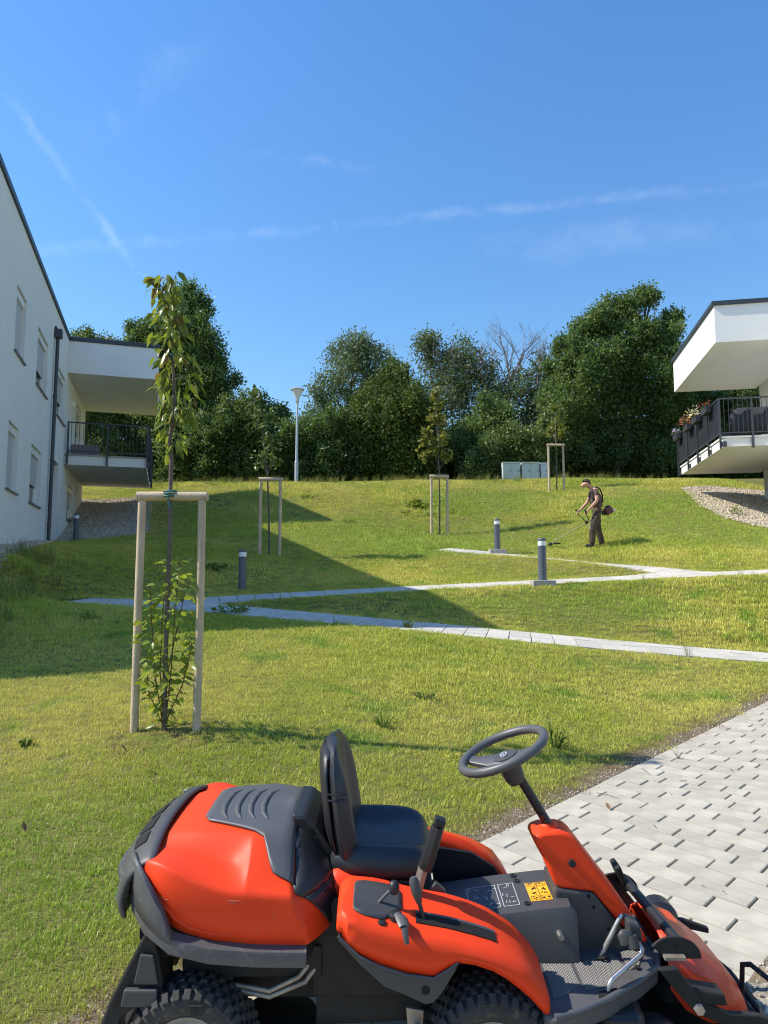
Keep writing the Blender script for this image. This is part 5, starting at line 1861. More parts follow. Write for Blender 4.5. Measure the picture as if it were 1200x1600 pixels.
# grey cover over the top and front shoulder of the hood, laid onto its surface
wtab = ((-0.475, 0.12), (-0.455, 0.155), (-0.30, 0.215), (-0.255, 0.240), (-0.215, 0.335), (-0.155, 0.362), (-0.14, 0.362))
rows = [-0.475, -0.455, -0.43, -0.40, -0.36, -0.32, -0.29, -0.255, -0.24, -0.225, -0.21, -0.20, -0.19, -0.182, -0.175]
secs = []
for x in rows:
    w = lerp_tab(wtab, x)
    ring = []
    for t in np.linspace(-1, 1, 33):
        y = w * t
        xx = x if x < -0.2 else x + (0.18 + x) * 0.0 + max(0, (x + 0.2) / 0.025) * 0.030 * min(1, abs(y) / 0.35)
        ring.append((xx, y, hood_z(xx, y) + 0.006))
    secs.append(ring)
b = MB(); b.loft(secs)
cover = part(b, 'hood_cover', M_GP2, solid=0.008, smooth=45)
for x0 in (-0.425, -0.378, -0.333, -0.288):
    b = MB()
    P = [(x0 + 0.030, -0.150), (x0 + 0.010, -0.115), (x0, -0.06), (x0, 0.0), (x0 + 0.006, 0.07), (x0 + 0.025, 0.12)]
    b.tube([(x, y, hood_z(x, y) + 0.010) for x, y in P], [0.003, 0.009, 0.010, 0.010, 0.008, 0.003], 8, flat=0.8)
    part(b, 'rib', M_GP2, cover, smooth=60)

# dark grille in the hood's front face with mesh fields and a latch block
yn = ((0.505, 0.285), (0.57, 0.325), (0.62, 0.350), (0.660, 0.378), (0.69, 0.308), (0.73, 0.245), (0.770, 0.190))
yr = ((0.505, 0.278), (0.57, 0.245), (0.62, 0.19), (0.64, 0.10))


def front_patch(b, zs, y0f, y1f, off):
    b.loft([[(hood_x(y, z) + off, y, z) for y in np.linspace(y0f(z), y1f(z), 15)] for z in zs])


b = MB(); front_patch(b, (0.64, 0.655, 0.67, 0.69, 0.71, 0.73, 0.75, 0.765), lambda z: -lerp_tab(yn, z), lambda z: lerp_tab(yn, z), 0.006)
grille = part(b, 'front_grille', M_BK, solid=0.006, smooth=50)
for s in (-1, 1):
    b = MB(); front_patch(b, (0.505, 0.535, 0.57, 0.60, 0.62, 0.639), lambda z: s * lerp_tab(yn, z), lambda z: s * lerp_tab(yr, z), 0.006)
    part(b, 'grille_tip', M_BK, grille, solid=0.006, smooth=50)
for s in (-1, 1):
    for k in range(8):
        z = 0.57 + k * 0.0165
        for y0, y1 in ((0.285 + k * 0.004, 0.255 + k * 0.004), (0.245, 0.215)):
            if y0 < 0.25 and z < 0.615: continue
            b = MB(); b.loft([[(hood_x(s * y, zz) + 0.0105, s * y, zz) for y in (y0, (y0 + y1) / 2, y1)] for zz in (z, z + 0.009)]); part(b, 'grille_slot', M_VOID, grille)
b = MB(); b.prism([(-0.180, 0.808), (-0.135, 0.806), (-0.095, 0.775), (-0.030, 0.68), (-0.012, 0.60), (-0.030, 0.575), (-0.08, 0.65), (-0.16, 0.75)], 'y', -0.15, 0.15)
block = part(b, 'latch_block', M_BK, bevel=0.012)
for k in range(4):
    b = MB(); b.box((-0.070 + 0.018 * (1 - k), -0.1505, 0.655 + 0.032 * k), (0.012, 0.004, 0.024), (0, -0.5, 0)); part(b, 'slot', M_VOID, block)

# --- rear grille wrapping the tail
def rear_prof(y):
    s = min(1.0, abs(y) / 0.36)
    k = s ** 2.4
    return [(-0.592 + 0.02 * k, 0.782 - 0.050 * k), (-0.640 + 0.03 * k, 0.768 - 0.045 * k), (-0.708 + 0.070 * k, 0.722 - 0.030 * k), (-0.732 + 0.078 * k, 0.685 - 0.010 * k), (-0.745 + 0.078 * k, 0.635), (-0.762 + 0.09 * k, 0.555 + 0.05 * k), (-0.738 + 0.085 * k, 0.480 + 0.09 * k)]


b = MB(); secs = []
for y in np.linspace(-0.345, 0.345, 19):
    secs.append([(x, y, z) for x, z in rear_prof(y)])
b.loft(secs)
rear = part(b, 'rear_grille', M_GP, solid=0.02, sub=1)
for (y0, y1) in ((-0.235, -0.165), (-0.145, -0.045), (-0.02, 0.08), (0.105, 0.19)):
    b = MB(); secs = []
    for y in (y0, (y0 + y1) / 2, y1):
        P = rear_prof(y)
        a, c = Vector((P[1][0], y, P[1][1])), Vector((P[2][0], y, P[2][1]))
        up = Vector((-0.55, 0, 0.83)) * 0.0115
        secs.append([tuple(a.lerp(c, 0.12) + up), tuple(a.lerp(c, 0.86) + up)])
    b.loft(secs); part(b, 'vent_shade_patch', M_VOID, rear)  # near-black patches on the surface paint the shade inside the vents
for k in range(4):
    y = -0.30
    P = rear_prof(y); t = k / 4.0
    a = Vector((P[3][0], y, P[3][1])).lerp(Vector((P[5][0], y, P[5][1])), t + 0.08)
    b = MB(); b.box((a.x + 0.004, y - 0.004, a.z), (0.022, 0.05, 0.022), (0, 0.25, 0.6)); part(b, 'louvre', M_GP2, rear, bevel=0.004)

# --- grey rear corner covers and the bumper rail round the hood's foot
wout = ((-0.70, 0.20), (-0.66, 0.29), (-0.62, 0.355), (-0.56, 0.405), (-0.50, 0.424), (-0.38, 0.424), (-0.09, 0.412))
rail = ((-0.70, 0.640), (-0.643, 0.618), (-0.588, 0.585), (-0.50, 0.546), (-0.384, 0.519), (-0.248, 0.507), (-0.095, 0.503))
ctop = ((-0.665, 0.735), (-0.62, 0.728), (-0.57, 0.682), (-0.531, 0.627), (-0.505, 0.562))
for s in (-1, 1):
    b = MB(); secs = []
    for x in (-0.665, -0.645, -0.62, -0.595, -0.57, -0.55, -0.531, -0.515, -0.500):
        w = lerp_tab(wout, x) + 0.006
        z1, z0 = lerp_tab(ctop, x), lerp_tab(rail, x) - 0.005
        if x > -0.506: z1 = z0 + 0.012
        secs.append([(x, s * (w - 0.012), z1 + 0.004), (x, s * w, z1 - 0.008), (x, s * (w + 0.004), (z0 + z1) / 2), (x, s * (w + 0.002), z0)])
    b.loft(secs); cc = part(b, 'corner_cover', M_GP2, solid=0.014, smooth=40)
    if s < 0:
        b = MB(); b.tube([(-0.64, -0.345, 0.665), (-0.60, -0.388, 0.64), (-0.555, -0.418, 0.592)], [0.002, 0.004, 0.002], 6); part(b, 'moulded_line', M_GP2, cc)
path = []
for x, z in rail[::-1]:
    path.append(Vector((x, -lerp_tab(wout, x) + 0.002, z)))
for y in (-0.14, -0.05, 0.05, 0.14):
    path.append(Vector((-0.745 - 0.03 * (1 - abs(y) / 0.2), y, 0.63)))
for x, z in rail:
    path.append(Vector((x, lerp_tab(wout, x) - 0.002, z)))
secs = []
for i, p in enumerate(path):
    t = (path[min(i + 1, len(path) - 1)] - path[max(i - 1, 0)]); t.z = 0; t.normalize()
    nrm = Vector((t.y, -t.x, 0))
    if i < 7 and nrm.y > 0 or i > 10 and nrm.y < 0: nrm = -nrm
    if 6 < i < 11: nrm = Vector((-1, 0, 0))
    secs.append([tuple(p + nrm * 0.012 + Vector((0, 0, 0.004))), tuple(p + nrm * 0.016 + Vector((0, 0, -0.012))), tuple(p + nrm * 0.012 + Vector((0, 0, -0.040))), tuple(p - nrm * 0.02 + Vector((0, 0, -0.044))), tuple(p - nrm * 0.02 + Vector((0, 0, 0.010)))])
b = MB(); b.loft(secs, closed=True, caps=True)
part(b, 'bumper_rail', mat('scuffed_bumper', (0.085, 0.085, 0.088), 0.35, dirt=((0.22, 0.2, 0.18), 20, 0.56, 0.6), bump=0.1, bscale=80), smooth=40)

b = MB(); b.span((-0.575, -0.355, 0.455), (-0.085, 0.355, 0.545)); b.span((-0.64, -0.29, 0.47), (-0.58, 0.29, 0.62)); part(b, 'hood_gap_filler', M_VOID)  # near-black boxes added so no daylight shows through gaps below the hood
# --- rear frame: stepped arms and crossbar
for s in (-1, 1):
    b = MB()
    b.prism([(-0.60, 0.525), (-0.555, 0.50), (-0.535, 0.40), (-0.535, 0.33), (-0.60, 0.33), (-0.66, 0.29), (-0.685, 0.22), (-0.685, 0.06), (-0.735, 0.06), (-0.735, 0.24), (-0.70, 0.33), (-0.655, 0.42)], 'y', s * 0.385, s * 0.27)
    arm = part(b, 'rear_arm', M_FRM, bevel=0.008)
    b = MB(); b.prism([(-0.60, 0.485), (-0.56, 0.48), (-0.545, 0.395), (-0.62, 0.395)], 'y', s * 0.387, s * 0.398); part(b, 'arm_step', M_GP, arm, bevel=0.005)
    b = MB(); b.prism([(-0.645, 0.385), (-0.545, 0.385), (-0.545, 0.335), (-0.655, 0.335)], 'y', s * 0.387, s * 0.408); part(b, 'arm_step', M_GP, arm, bevel=0.005)
b = MB(); b.span((-0.735, -0.268, 0.08), (-0.695, 0.268, 0.17)); part(b, 'rear_crossbar', M_FRM, bevel=0.006)

# --- wheels
def wheel(x, y, r, w, out):
    t = empty('wheel', (x, y, r), parent=mower)
    hw = w / 2
    pr = [(r * 0.58, -hw * 0.72), (r * 0.66, -hw * 0.98), (r * 0.82, -hw * 1.04), (r * 0.93, -hw * 0.92), (r * 0.972, -hw * 0.66), (r * 0.98, 0), (r * 0.972, hw * 0.66), (r * 0.93, hw * 0.92), (r * 0.82, hw * 1.04), (r * 0.66, hw * 0.98), (r * 0.58, hw * 0.72)]
    b = MB(); b.lathe(pr, 48, axis='y', closed=True); part(b, 'tyre', M_RUB, t, smooth=50)
    tb = MB()
    N = 34
    for i in range(N):
        for row, (yy, ww, rr) in enumerate(((-0.86, 0.30, 0.952), (-0.44, 0.30, 0.988), (0.0, 0.30, 0.995), (0.44, 0.30, 0.988), (0.86, 0.30, 0.952))):
            a = 2 * math.pi * (i + 0.5 * (row % 2)) / N
            m = Matrix.Rotation(-a, 3, 'Y')
            tilt_ = Matrix.Rotation((0.8 if yy < -0.6 else -0.8 if yy > 0.6 else 0.0), 3, 'X')
            sx = 2 * math.pi * r / N * 0.70
            vs = []
            for zz, k in ((-0.5, 1.0), (0.5, 0.78)):
                for ux, uy in ((-1, -1), (1, -1), (1, 1), (-1, 1)):
                    p = Vector((ux * sx / 2 * k, uy * ww * hw / 2 * 1.15 * k * (1.35 if abs(yy) > 0.6 else 1), zz * r * 0.075))
                    vs.append(m @ (tilt_ @ p + Vector((0, yy * hw, r * (rr - 0.005)))))
            tb.add(vs, [(0, 1, 5, 4), (1, 2, 6, 5), (2, 3, 7, 6), (3, 0, 4, 7), (4, 5, 6, 7)])
    tr = tb.build('tread', M_RUB, t); tr['kind'] = 'stuff'
    b = MB(); b.lathe([(0.0, out * hw * 0.30), (r * 0.18, out * hw * 0.34), (r * 0.24, out * hw * 0.30), (r * 0.46, out * hw * 0.22), (r * 0.52, out * hw * 0.7), (r * 0.60, out * hw * 0.86), (r * 0.61, out * hw * 0.7), (r * 0.56, -out * hw * 0.7), (r * 0.45, -out * hw * 0.5), (0, -out * hw * 0.5)], 32, axis='y')
    rim = part(b, 'rim', mat('wheel_paint', (0.30, 0.29, 0.27), 0.5, var=0.1), t, smooth=35)
    for k in range(4):
        a = k * math.pi / 2 + 0.4
        b = MB(); b.lathe([(0.0, out * (hw * 0.30 + 0.014)), (0.008, out * (hw * 0.30 + 0.014)), (0.008, out * hw * 0.2)], 8, (r * 0.33 * math.cos(a), 0, r * 0.33 * math.sin(a)), 'y'); part(b, 'wheel_nut', M_STL, rim)
    return t


wr = wheel(-0.452, -0.345, 0.192, 0.145, -1)
wheel(-0.452, 0.345, 0.192, 0.145, 1)
wheel(0.462, -0.350, 0.190, 0.150, -1)
wheel(0.462, 0.350, 0.190, 0.150, 1)
# moulded mark on the near rear tyre wall: a boxed G
b = MB(wr.matrix_world.__class__.Translation((0.03, -0.078, 0.145)))
for p, q in (((-0.02, -0.014), (0.02, -0.014)), ((0.02, -0.014), (0.02, 0.014)), ((0.02, 0.014), (-0.02, 0.014)), ((-0.02, 0.014), (-0.02, -0.014)),
             ((0.007, 0.006), (-0.007, 0.007)), ((-0.007, 0.007), (-0.008, -0.007)), ((-0.008, -0.007), (0.007, -0.007)), ((0.007, -0.007), (0.007, 0.0)), ((0.007, 0.0), (0.001, 0.0))):
    b.tube([(p[0], 0, p[1]), (q[0], 0, q[1])], 0.0014, 5)
part(b, 'tyre_mark', M_RUB, wr)

# --- chassis, engine and plumbing glimpsed under the panels
b = MB()
b.span((-0.52, -0.22, 0.25), (0.62, 0.22, 0.34)); b.span((-0.50, -0.30, 0.36), (-0.06, 0.30, 0.46)); b.span((-0.10, -0.27, 0.34), (0.30, 0.27, 0.44))
b.prism([(-0.09, 0.30), (0.30, 0.30), (0.34, 0.40), (0.28, 0.52), (-0.02, 0.60), (-0.09, 0.50)], 'y', -0.29, -0.27)
part(b, 'chassis', M_FRM, bevel=0.006)
b = MB(); b.prism([(-0.08, 0.19), (0.27, 0.21), (0.30, 0.29), (-0.08, 0.29)], 'y', -0.262, -0.25); part(b, 'side_plate', M_FRM, bevel=0.003)
b = MB()
b.lathe([(0.0, 0.30), (0.11, 0.30), (0.12, 0.33), (0.12, 0.46), (0.10, 0.50), (0, 0.5)], 20, (-0.26, -0.05, 0)); b.span((-0.44, -0.26, 0.30), (-0.36, -0.16, 0.44)); b.span((-0.19, -0.28, 0.32), (-0.13, -0.18, 0.42))
part(b, 'engine', M_FRM, smooth=40)
b = MB(); b.lathe([(0.0, 0.10), (0.13, 0.10), (0.14, 0.11), (0.13, 0.13), (0.06, 0.14), (0, 0.14)], 24, (-0.22, -0.12, 0.0)); part(b, 'drive_pulley', M_FRM, smooth=40)
for pts, r in (([(-0.34, -0.30, 0.34), (-0.22, -0.315, 0.33), (-0.13, -0.31, 0.37), (-0.08, -0.28, 0.42)], 0.008), ([(-0.34, -0.30, 0.325), (-0.22, -0.315, 0.312), (-0.11, -0.31, 0.355), (-0.06, -0.28, 0.41)], 0.008)):
    b = MB(); b.tube(pts, r, 8); part(b, 'hydraulic_pipe', M_WORN, smooth=60)
b = MB(); b.tube([(-0.10, -0.30, 0.168), (-0.04, -0.30, 0.170)], 0.013, 8); b.tube([(-0.04, -0.30, 0.170), (0.08, -0.30, 0.172), (0.20, -0.30, 0.164)], 0.008, 8)
part(b, 'linkage_rod', M_WORN, smooth=50)
b = MB(); b.tube([(0.19, -0.30, 0.166), (0.25, -0.30, 0.16), (0.30, -0.29, 0.13), (0.36, -0.27, 0.12)], 0.010, 8); part(b, 'hose', M_BK, smooth=60)
b = MB(); b.tube([(0.20, -0.31, 0.19), (0.26, -0.30, 0.18), (0.32, -0.29, 0.15)], 0.009, 8); part(b, 'hose', M_BK, smooth=60)
b = MB(); b.box((0.195, -0.30, 0.158), (0.032, 0.03, 0.045)); part(b, 'blue_clip', mat('blue_clip', (0.02, 0.07, 0.12), 0.5))
b = MB(); b.prism([(0.205, 0.30), (0.26, 0.29), (0.255, 0.20), (0.225, 0.19), (0.21, 0.24)], 'y', -0.345, -0.335); br_ = part(b, 'bracket', M_WORN, bevel=0.002)
b = MB(); b.lathe([(0.0, -0.372), (0.013, -0.372), (0.013, -0.345)], 10, (0.236, 0, 0.245), 'y'); part(b, 'bolt', M_STL, br_)
# transmission and underside at the front
b = MB(); b.span((0.25, -0.28, 0.15), (0.68, 0.28, 0.25)); b.lathe([(0.0, -0.33), (0.055, -0.33), (0.055, 0.33), (0, 0.33)], 16, (0.462, 0, 0.20), 'y'); part(b, 'front_axle', M_FRM, bevel=0.004)
b = MB(); b.lathe([(0.0, -0.33), (0.05, -0.33), (0.05, 0.33), (0, 0.33)], 16, (-0.452, 0, 0.192), 'y'); part(b, 'rear_axle', M_FRM)

# --- seat
seat = empty('seat', parent=mower)
secs = []
for z, xc, d, hw, fwd in ((0.640, 0.010, 0.050, 0.185, 0.030), (0.68, 0.0, 0.050, 0.215, 0.040), (0.75, -0.014, 0.046, 0.228, 0.050), (0.83, -0.028, 0.042, 0.228, 0.052), (0.90, -0.038, 0.040, 0.222, 0.050), (0.96, -0.045, 0.037, 0.205, 0.040), (1.00, -0.048, 0.032, 0.175, 0.024), (1.028, -0.048, 0.024, 0.125, 0.010), (1.038, -0.048, 0.010, 0.06, 0.003)):
    ring = []
    for t in np.linspace(-1, 1, 11):                      # back side, far to near
        ring.append((xc - d + 0.05 * abs(t) ** 3.0, hw * -t * 1.0, z))
    for t in np.linspace(-1, 1, 11):                      # front side, near to far
        bol = math.exp(-((abs(t) - 0.80) / 0.20) ** 2)
        edge_ = max(0, (abs(t) - 0.85) / 0.15)
        ring.append((xc + d * (0.45 if abs(t) < 0.5 else 0.45) + fwd * bol - 0.015 * edge_, hw * t, z))
    secs.append(ring)
b = MB(); b.loft(secs, closed=True, caps=True)
back = part(b, 'backrest', M_VIN, seat, sub=2)
# grey rear shell and seams
secs = []
for z, xc, d, hw in ((0.645, 0.010, 0.058, 0.17), (0.75, -0.014, 0.056, 0.205), (0.85, -0.030, 0.052, 0.205), (0.94, -0.043, 0.048, 0.19), (0.99, -0.048, 0.042, 0.16), (1.015, -0.048, 0.030, 0.11)):
    secs.append([(xc - d + 0.035 * abs(t) ** 2.6, hw * t, z) for t in np.linspace(-1, 1, 9)])
b = MB(); b.loft(secs); part(b, 'seat_shell', M_BK, back, solid=0.008, smooth=60)
for zz in (0.895, 0.875):
    b = MB(); b.tube([(0.012, -0.205, zz + 0.004), (-0.012, -0.228, zz + 0.006), (-0.05, -0.226, zz + 0.008)], 0.0035, 6); part(b, 'seam', M_BK, back)
secs = []
for x, zt, zb, hw, rise in ((-0.055, 0.665, 0.640, 0.170, 0.0), (-0.035, 0.700, 0.625, 0.205, 0.015), (0.03, 0.690, 0.618, 0.228, 0.045), (0.10, 0.680, 0.612, 0.235, 0.052), (0.18, 0.684, 0.612, 0.235, 0.045), (0.245, 0.692, 0.614, 0.225, 0.028), (0.285, 0.685, 0.622, 0.20, 0.010), (0.305, 0.655, 0.632, 0.16, 0.0)):
    ring = []
    for t in np.linspace(-1, 1, 13):
        bol = math.exp(-((abs(t) - 0.80) / 0.20) ** 2)
        edge_ = max(0, (abs(t) - 0.86) / 0.14)
        ring.append((x, hw * t, zt + rise * bol - 0.03 * edge_ ** 1.5))
    for t in np.linspace(1, -1, 7):
        ring.append((x, hw * t * 0.94, zb))
    secs.append(ring)
b = MB(); b.loft(secs, closed=True, caps=True)
cush = part(b, 'cushion', M_VIN, seat, sub=2)
for yy in (0.10, -0.10):
    b = MB(); b.tube([(-0.01, yy, 0.690), (0.08, yy * 1.05, 0.683), (0.18, yy * 1.05, 0.686), (0.26, yy * 0.9, 0.690)], 0.003, 6); part(b, 'seam', M_BK, cush)
b = MB(); b.span((-0.02, -0.19, 0.578), (0.24, 0.19, 0.612)); part(b, 'seat_base', M_BK, seat, bevel=0.01)
b = MB(); b.span((-0.03, -0.22, 0.545), (0.30, 0.22, 0.572)); part(b, 'seat_rail', M_FRM, seat, bevel=0.004)
for xs in (0.05, 0.115):
    b = MB(); b.tube([(xs, -0.20, 0.575), (xs + 0.02, -0.205, 0.590), (xs + 0.035, -0.20, 0.578)], 0.006, 6); part(b, 'seat_spring', M_STL, seat)
b = MB(); b.prism([(-0.05, 0.52), (0.31, 0.52), (0.33, 0.60), (0.26, 0.585), (-0.03, 0.60)], 'y', -0.235, -0.225); part(b, 'seat_mount', M_OR, bevel=0.004)
b = MB(); b.lathe([(0.0, -0.02), (0.05, -0.02), (0.06, 0.0), (0.05, 0.05), (0, 0.06)], 16, (-0.015, -0.18, 0.60), 'x'); part(b, 'fuel_cap_housing', M_OR, smooth=50)

# --- near and far side panels (front wheel guards)
bot = ((0.003, 0.555), (0.03, 0.525), (0.061, 0.502), (0.12, 0.474), (0.176, 0.453), (0.24, 0.440), (0.285, 0.436), (0.330, 0.462), (0.357, 0.481), (0.42, 0.472), (0.481, 0.450), (0.53, 0.415), (0.575, 0.377), (0.630, 0.318))
top_ = ((0.003, 0.600), (0.012, 0.617), (0.061, 0.594), (0.138, 0.575), (0.195, 0.564), (0.33, 0.541), (0.41, 0.522), (0.483, 0.503), (0.54, 0.475), (0.579, 0.452), (0.617, 0.398), (0.645, 0.345))
inn = ((0.0, 0.625), (0.022, 0.650), (0.115, 0.642), (0.219, 0.614), (0.344, 0.592), (0.41, 0.572), (0.468, 0.550), (0.55, 0.498), (0.611, 0.428), (0.64, 0.37))
for s in (-1, 1):
    b = MB(); secs = []
    for x in (0.004, 0.012, 0.03, 0.06, 0.10, 0.14, 0.19, 0.24, 0.285, 0.33, 0.36, 0.41, 0.46, 0.50, 0.54, 0.575, 0.605, 0.628):
        zb, zt, zi = lerp_tab(bot, x), lerp_tab(top_, x), lerp_tab(inn, x)
        e = 0.02 if x < 0.02 else 0.0
        secs.append([(x, s * (0.418 - e), zb), (x, s * (0.429 - e), zb + 0.45 * (zt - zb)), (x, s * (0.427 - e), zt - 0.020), (x, s * (0.420 - e), zt - 0.006), (x, s * (0.406 - e), zt + 0.002), (x, s * 0.35, zt + (zi - zt) * 0.36 + 0.002), (x, s * 0.29, zt + (zi - zt) * 0.74 + 0.002), (x, s * 0.250, zi + 0.002), (x, s * 0.236, zi - 0.010), (x, s * 0.230, zi - 0.06)])
    # round the rear end
    r0 = [(-0.004, p[1] * 0.985, p[2] - (0.006 if p[2] > 0.6 else -0.006)) for p in secs[0]]
    b.loft([r0] + secs)
    sp_ = part(b, 'side_panel', M_OR, solid=0.006, smooth=48)
    # grey lower cover hanging below the panel
    b = MB(); b.prism([(0.001, 0.556), (0.061, 0.500), (0.12, 0.472), (0.176, 0.451), (0.24, 0.438), (0.285, 0.434), (0.330, 0.460), (0.360, 0.478), (0.352, 0.455), (0.312, 0.392), (0.285, 0.362), (0.262, 0.356), (0.214, 0.378), (0.138, 0.408), (0.061, 0.476), (0.001, 0.540)], 'y', s * 0.422, s * 0.30)
    lc = part(b, 'lower_cover', M_GP, bevel=0.008)
    b = MB(); b.lathe([(0.0, s * 0.4235), (0.013, s * 0.4235), (0.013, s * 0.41)], 14, (0.262, 0, 0.400), 'y'); part(b, 'hole', M_VOID, lc)
    # trim edge
    b = MB(); b.tube([(0.001, s * 0.424, 0.556), (0.061, s * 0.426, 0.501), (0.12, s * 0.427, 0.473), (0.20, s * 0.427, 0.448), (0.285, s * 0.426, 0.436), (0.330, s * 0.426, 0.462), (0.358, s * 0.424, 0.481)], 0.0045, 6); part(b, 'trim_edge', M_GP2, lc, smooth=60)
# black inner liners beside the tunnel
for s in (-1, 1):
    b = MB(); b.prism([(0.30, 0.555), (0.47, 0.53), (0.56, 0.475), (0.63, 0.36), (0.62, 0.33), (0.34, 0.33)], 'y', s * 0.228, s * 0.215); part(b, 'inner_liner', M_BK, bevel=0.004)
# surface finder for the near side panel
_np = [o for o in mower.children if o.name.startswith('side_panel')][0]
bpy.context.view_layer.update()
_ev = _np.evaluated_get(bpy.context.evaluated_depsgraph_get()); _me = _ev.to_mesh()
_pb = BVHTree.FromPolygons([v.co.copy() for v in _me.vertices], [tuple(p.vertices) for p in _me.polygons]); _ev.to_mesh_clear()


def panel_z(x, y):
    h = _pb.ray_cast(Vector((x, y, 2)), Vector((0, 0, -1)))[0]
    return h.z if h else lerp_tab(top_, x)


# control field on the near panel
cf0, cf1 = ((0.042, -0.372), (0.046, -0.385), (0.075, -0.392), (0.130, -0.392), (0.150, -0.380), (0.175, -0.352), (0.192, -0.342)), ((0.042, -0.285), (0.048, -0.272), (0.075, -0.266), (0.125, -0.266), (0.150, -0.266), (0.178, -0.270), (0.190, -0.285))
b = MB(); b.loft([[(p[0] + (q[0] - p[0]) * t, p[1] + (q[1] - p[1]) * t, panel_z(p[0] + (q[0] - p[0]) * t, p[1] + (q[1] - p[1]) * t) + 0.002) for t in np.linspace(0, 1, 8)] for p, q in zip(cf0, cf1)])
part(b, 'control_field', M_GP, solid=0.004, smooth=50)
b = MB(); b.tube([(0.110, -0.335, 0.600), (0.145, -0.340, 0.640), (0.160, -0.342, 0.652)], [0.005, 0.005, 0.007], 8)
tl = part(b, 'throttle_lever', M_GP2, smooth=60)
b = MB(); b.lathe([(0.0, -0.02), (0.012, -0.018), (0.017, -0.004), (0.016, 0.010), (0.009, 0.019), (0, 0.021)], 14, (0.168, -0.344, 0.662)); part(b, 'knob', M_BK, tl, smooth=60)
b = MB(); b.box((0.110, -0.352, 0.606), (0.085, 0.004, 0.003), (-0.36, 0.17, 0)); part(b, 'throttle_scale', M_WHI, tl)
b = MB(); b.lathe([(0.021, -0.004), (0.021, 0.012), (0.014, 0.016), (0.0, 0.016)], 16, (0.172, -0.372, 0.585)); ig = part(b, 'ignition_switch', M_BK, smooth=40)
b = MB(); b.tube([(0.176, -0.382, 0.602), (0.190, -0.405, 0.598), (0.198, -0.430, 0.588)], [0.010, 0.018, 0.016], 8, flat=0.5); b.tube([(0.198, -0.432, 0.587), (0.203, -0.442, 0.562), (0.206, -0.442, 0.545)], [0.010, 0.009, 0.007], 8, flat=0.5)
part(b, 'key', M_GP2, ig, smooth=50)
b = MB(); b.lathe([(0.013, -0.004), (0.013, 0.004), (0.008, 0.006), (0.0, 0.006)], 12, (0.130, -0.398, 0.583)); part(b, 'screw', M_BK, smooth=40)
# lift-lever slot: dark strip painted as its shade, lighter edge for depth
b = MB()
for x0, x1, w, m_ in ((0.235, 0.478, 0.016, None),):
    pts = []
    for x in np.linspace(x0, x1, 14):
        pts.append(x)
    secs = [[(x, y, panel_z(x, y) + 0.0015) for y in (-0.378, -0.361, -0.344)] for x in pts]
    b.loft(secs)
part(b, 'lever_slot_shade', M_VOID, solid=0.003)
b = MB(); b.tube([(x, -0.341, panel_z(x, -0.341) + 0.002) for x in np.linspace(0.235, 0.478, 10)], 0.004, 6); part(b, 'slot_edge', M_GP2, smooth=60)

# levers
ll = empty('lift_lever', parent=mower)
b = MB(); b.tube([(0.222, -0.262, 0.540), (0.262, -0.275, 0.690), (0.270, -0.277, 0.72)], [0.019, 0.018, 0.017], 4, flat=0.8); part(b, 'lever_bar', M_WORN, ll, bevel=0.003)
b = MB(); b.tube([(0.267, -0.277, 0.690), (0.271, -0.278, 0.70), (0.306, -0.288, 0.820), (0.308, -0.289, 0.828)], [0.021, 0.024, 0.022, 0.019], 8); part(b, 'grip', M_BK, ll, smooth=40)
b = MB(); b.box((0.314, -0.290, 0.842), (0.034, 0.034, 0.026), (0, 0.28, 0)); gb = part(b, 'release_button', M_BK, ll, bevel=0.004)
b = MB(); b.tube([(0.262, -0.360, 0.555), (0.252, -0.355, 0.600), (0.244, -0.350, 0.625)], 0.0065, 6); hl = part(b, 'height_lever', M_BK, smooth=60)
b = MB(); b.tube([(0.246, -0.350, 0.618), (0.238, -0.347, 0.648), (0.230, -0.343, 0.680), (0.227, -0.342, 0.692)], [0.009, 0.016, 0.016, 0.010], 10); part(b, 'grip', M_GP, hl, smooth=60)
b = MB(); b.prism([(0.285, 0.605), (0.305, 0.625), (0.335, 0.60), (0.395, 0.44), (0.375, 0.44), (0.325, 0.575)], 'y', -0.235, -0.215); part(b, 'lever_guide', M_GP, bevel=0.003)

# --- centre tunnel with stickers
b = MB()
tz = ((0.33, 0.455), (0.43, 0.470), (0.56, 0.488), (0.70, 0.505), (0.775, 0.510), (0.79, 0.50))
secs = []
for x in (0.30, 0.36, 0.43, 0.56, 0.70, 0.765, 0.785):
    z = lerp_tab(tz, x); d = 0.0 if x < 0.77 else 0.012
    secs.append([(x, -0.172, 0.335), (x, -0.150, z - 0.03 - d), (x, -0.138, z - 0.008 - d), (x, -0.118, z - d), (x, 0.118, z - d), (x, 0.138, z - 0.008 - d), (x, 0.150, z - 0.03 - d), (x, 0.172, 0.335)])
b.loft(secs, caps=True)
tunnel = part(b, 'tunnel', M_GP, smooth=35)
tang = math.atan2(0.02, 0.14)


def on_tunnel(u, v, lift):
    return (u, v, lerp_tab(tz, u) + lift)


def sticker(b, u0, u1, v0, v1, lift):
    b.add([on_tunnel(u0, v0, lift), on_tunnel(u1, v0, lift), on_tunnel(u1, v1, lift), on_tunnel(u0, v1, lift)], [(0, 1, 2, 3)])


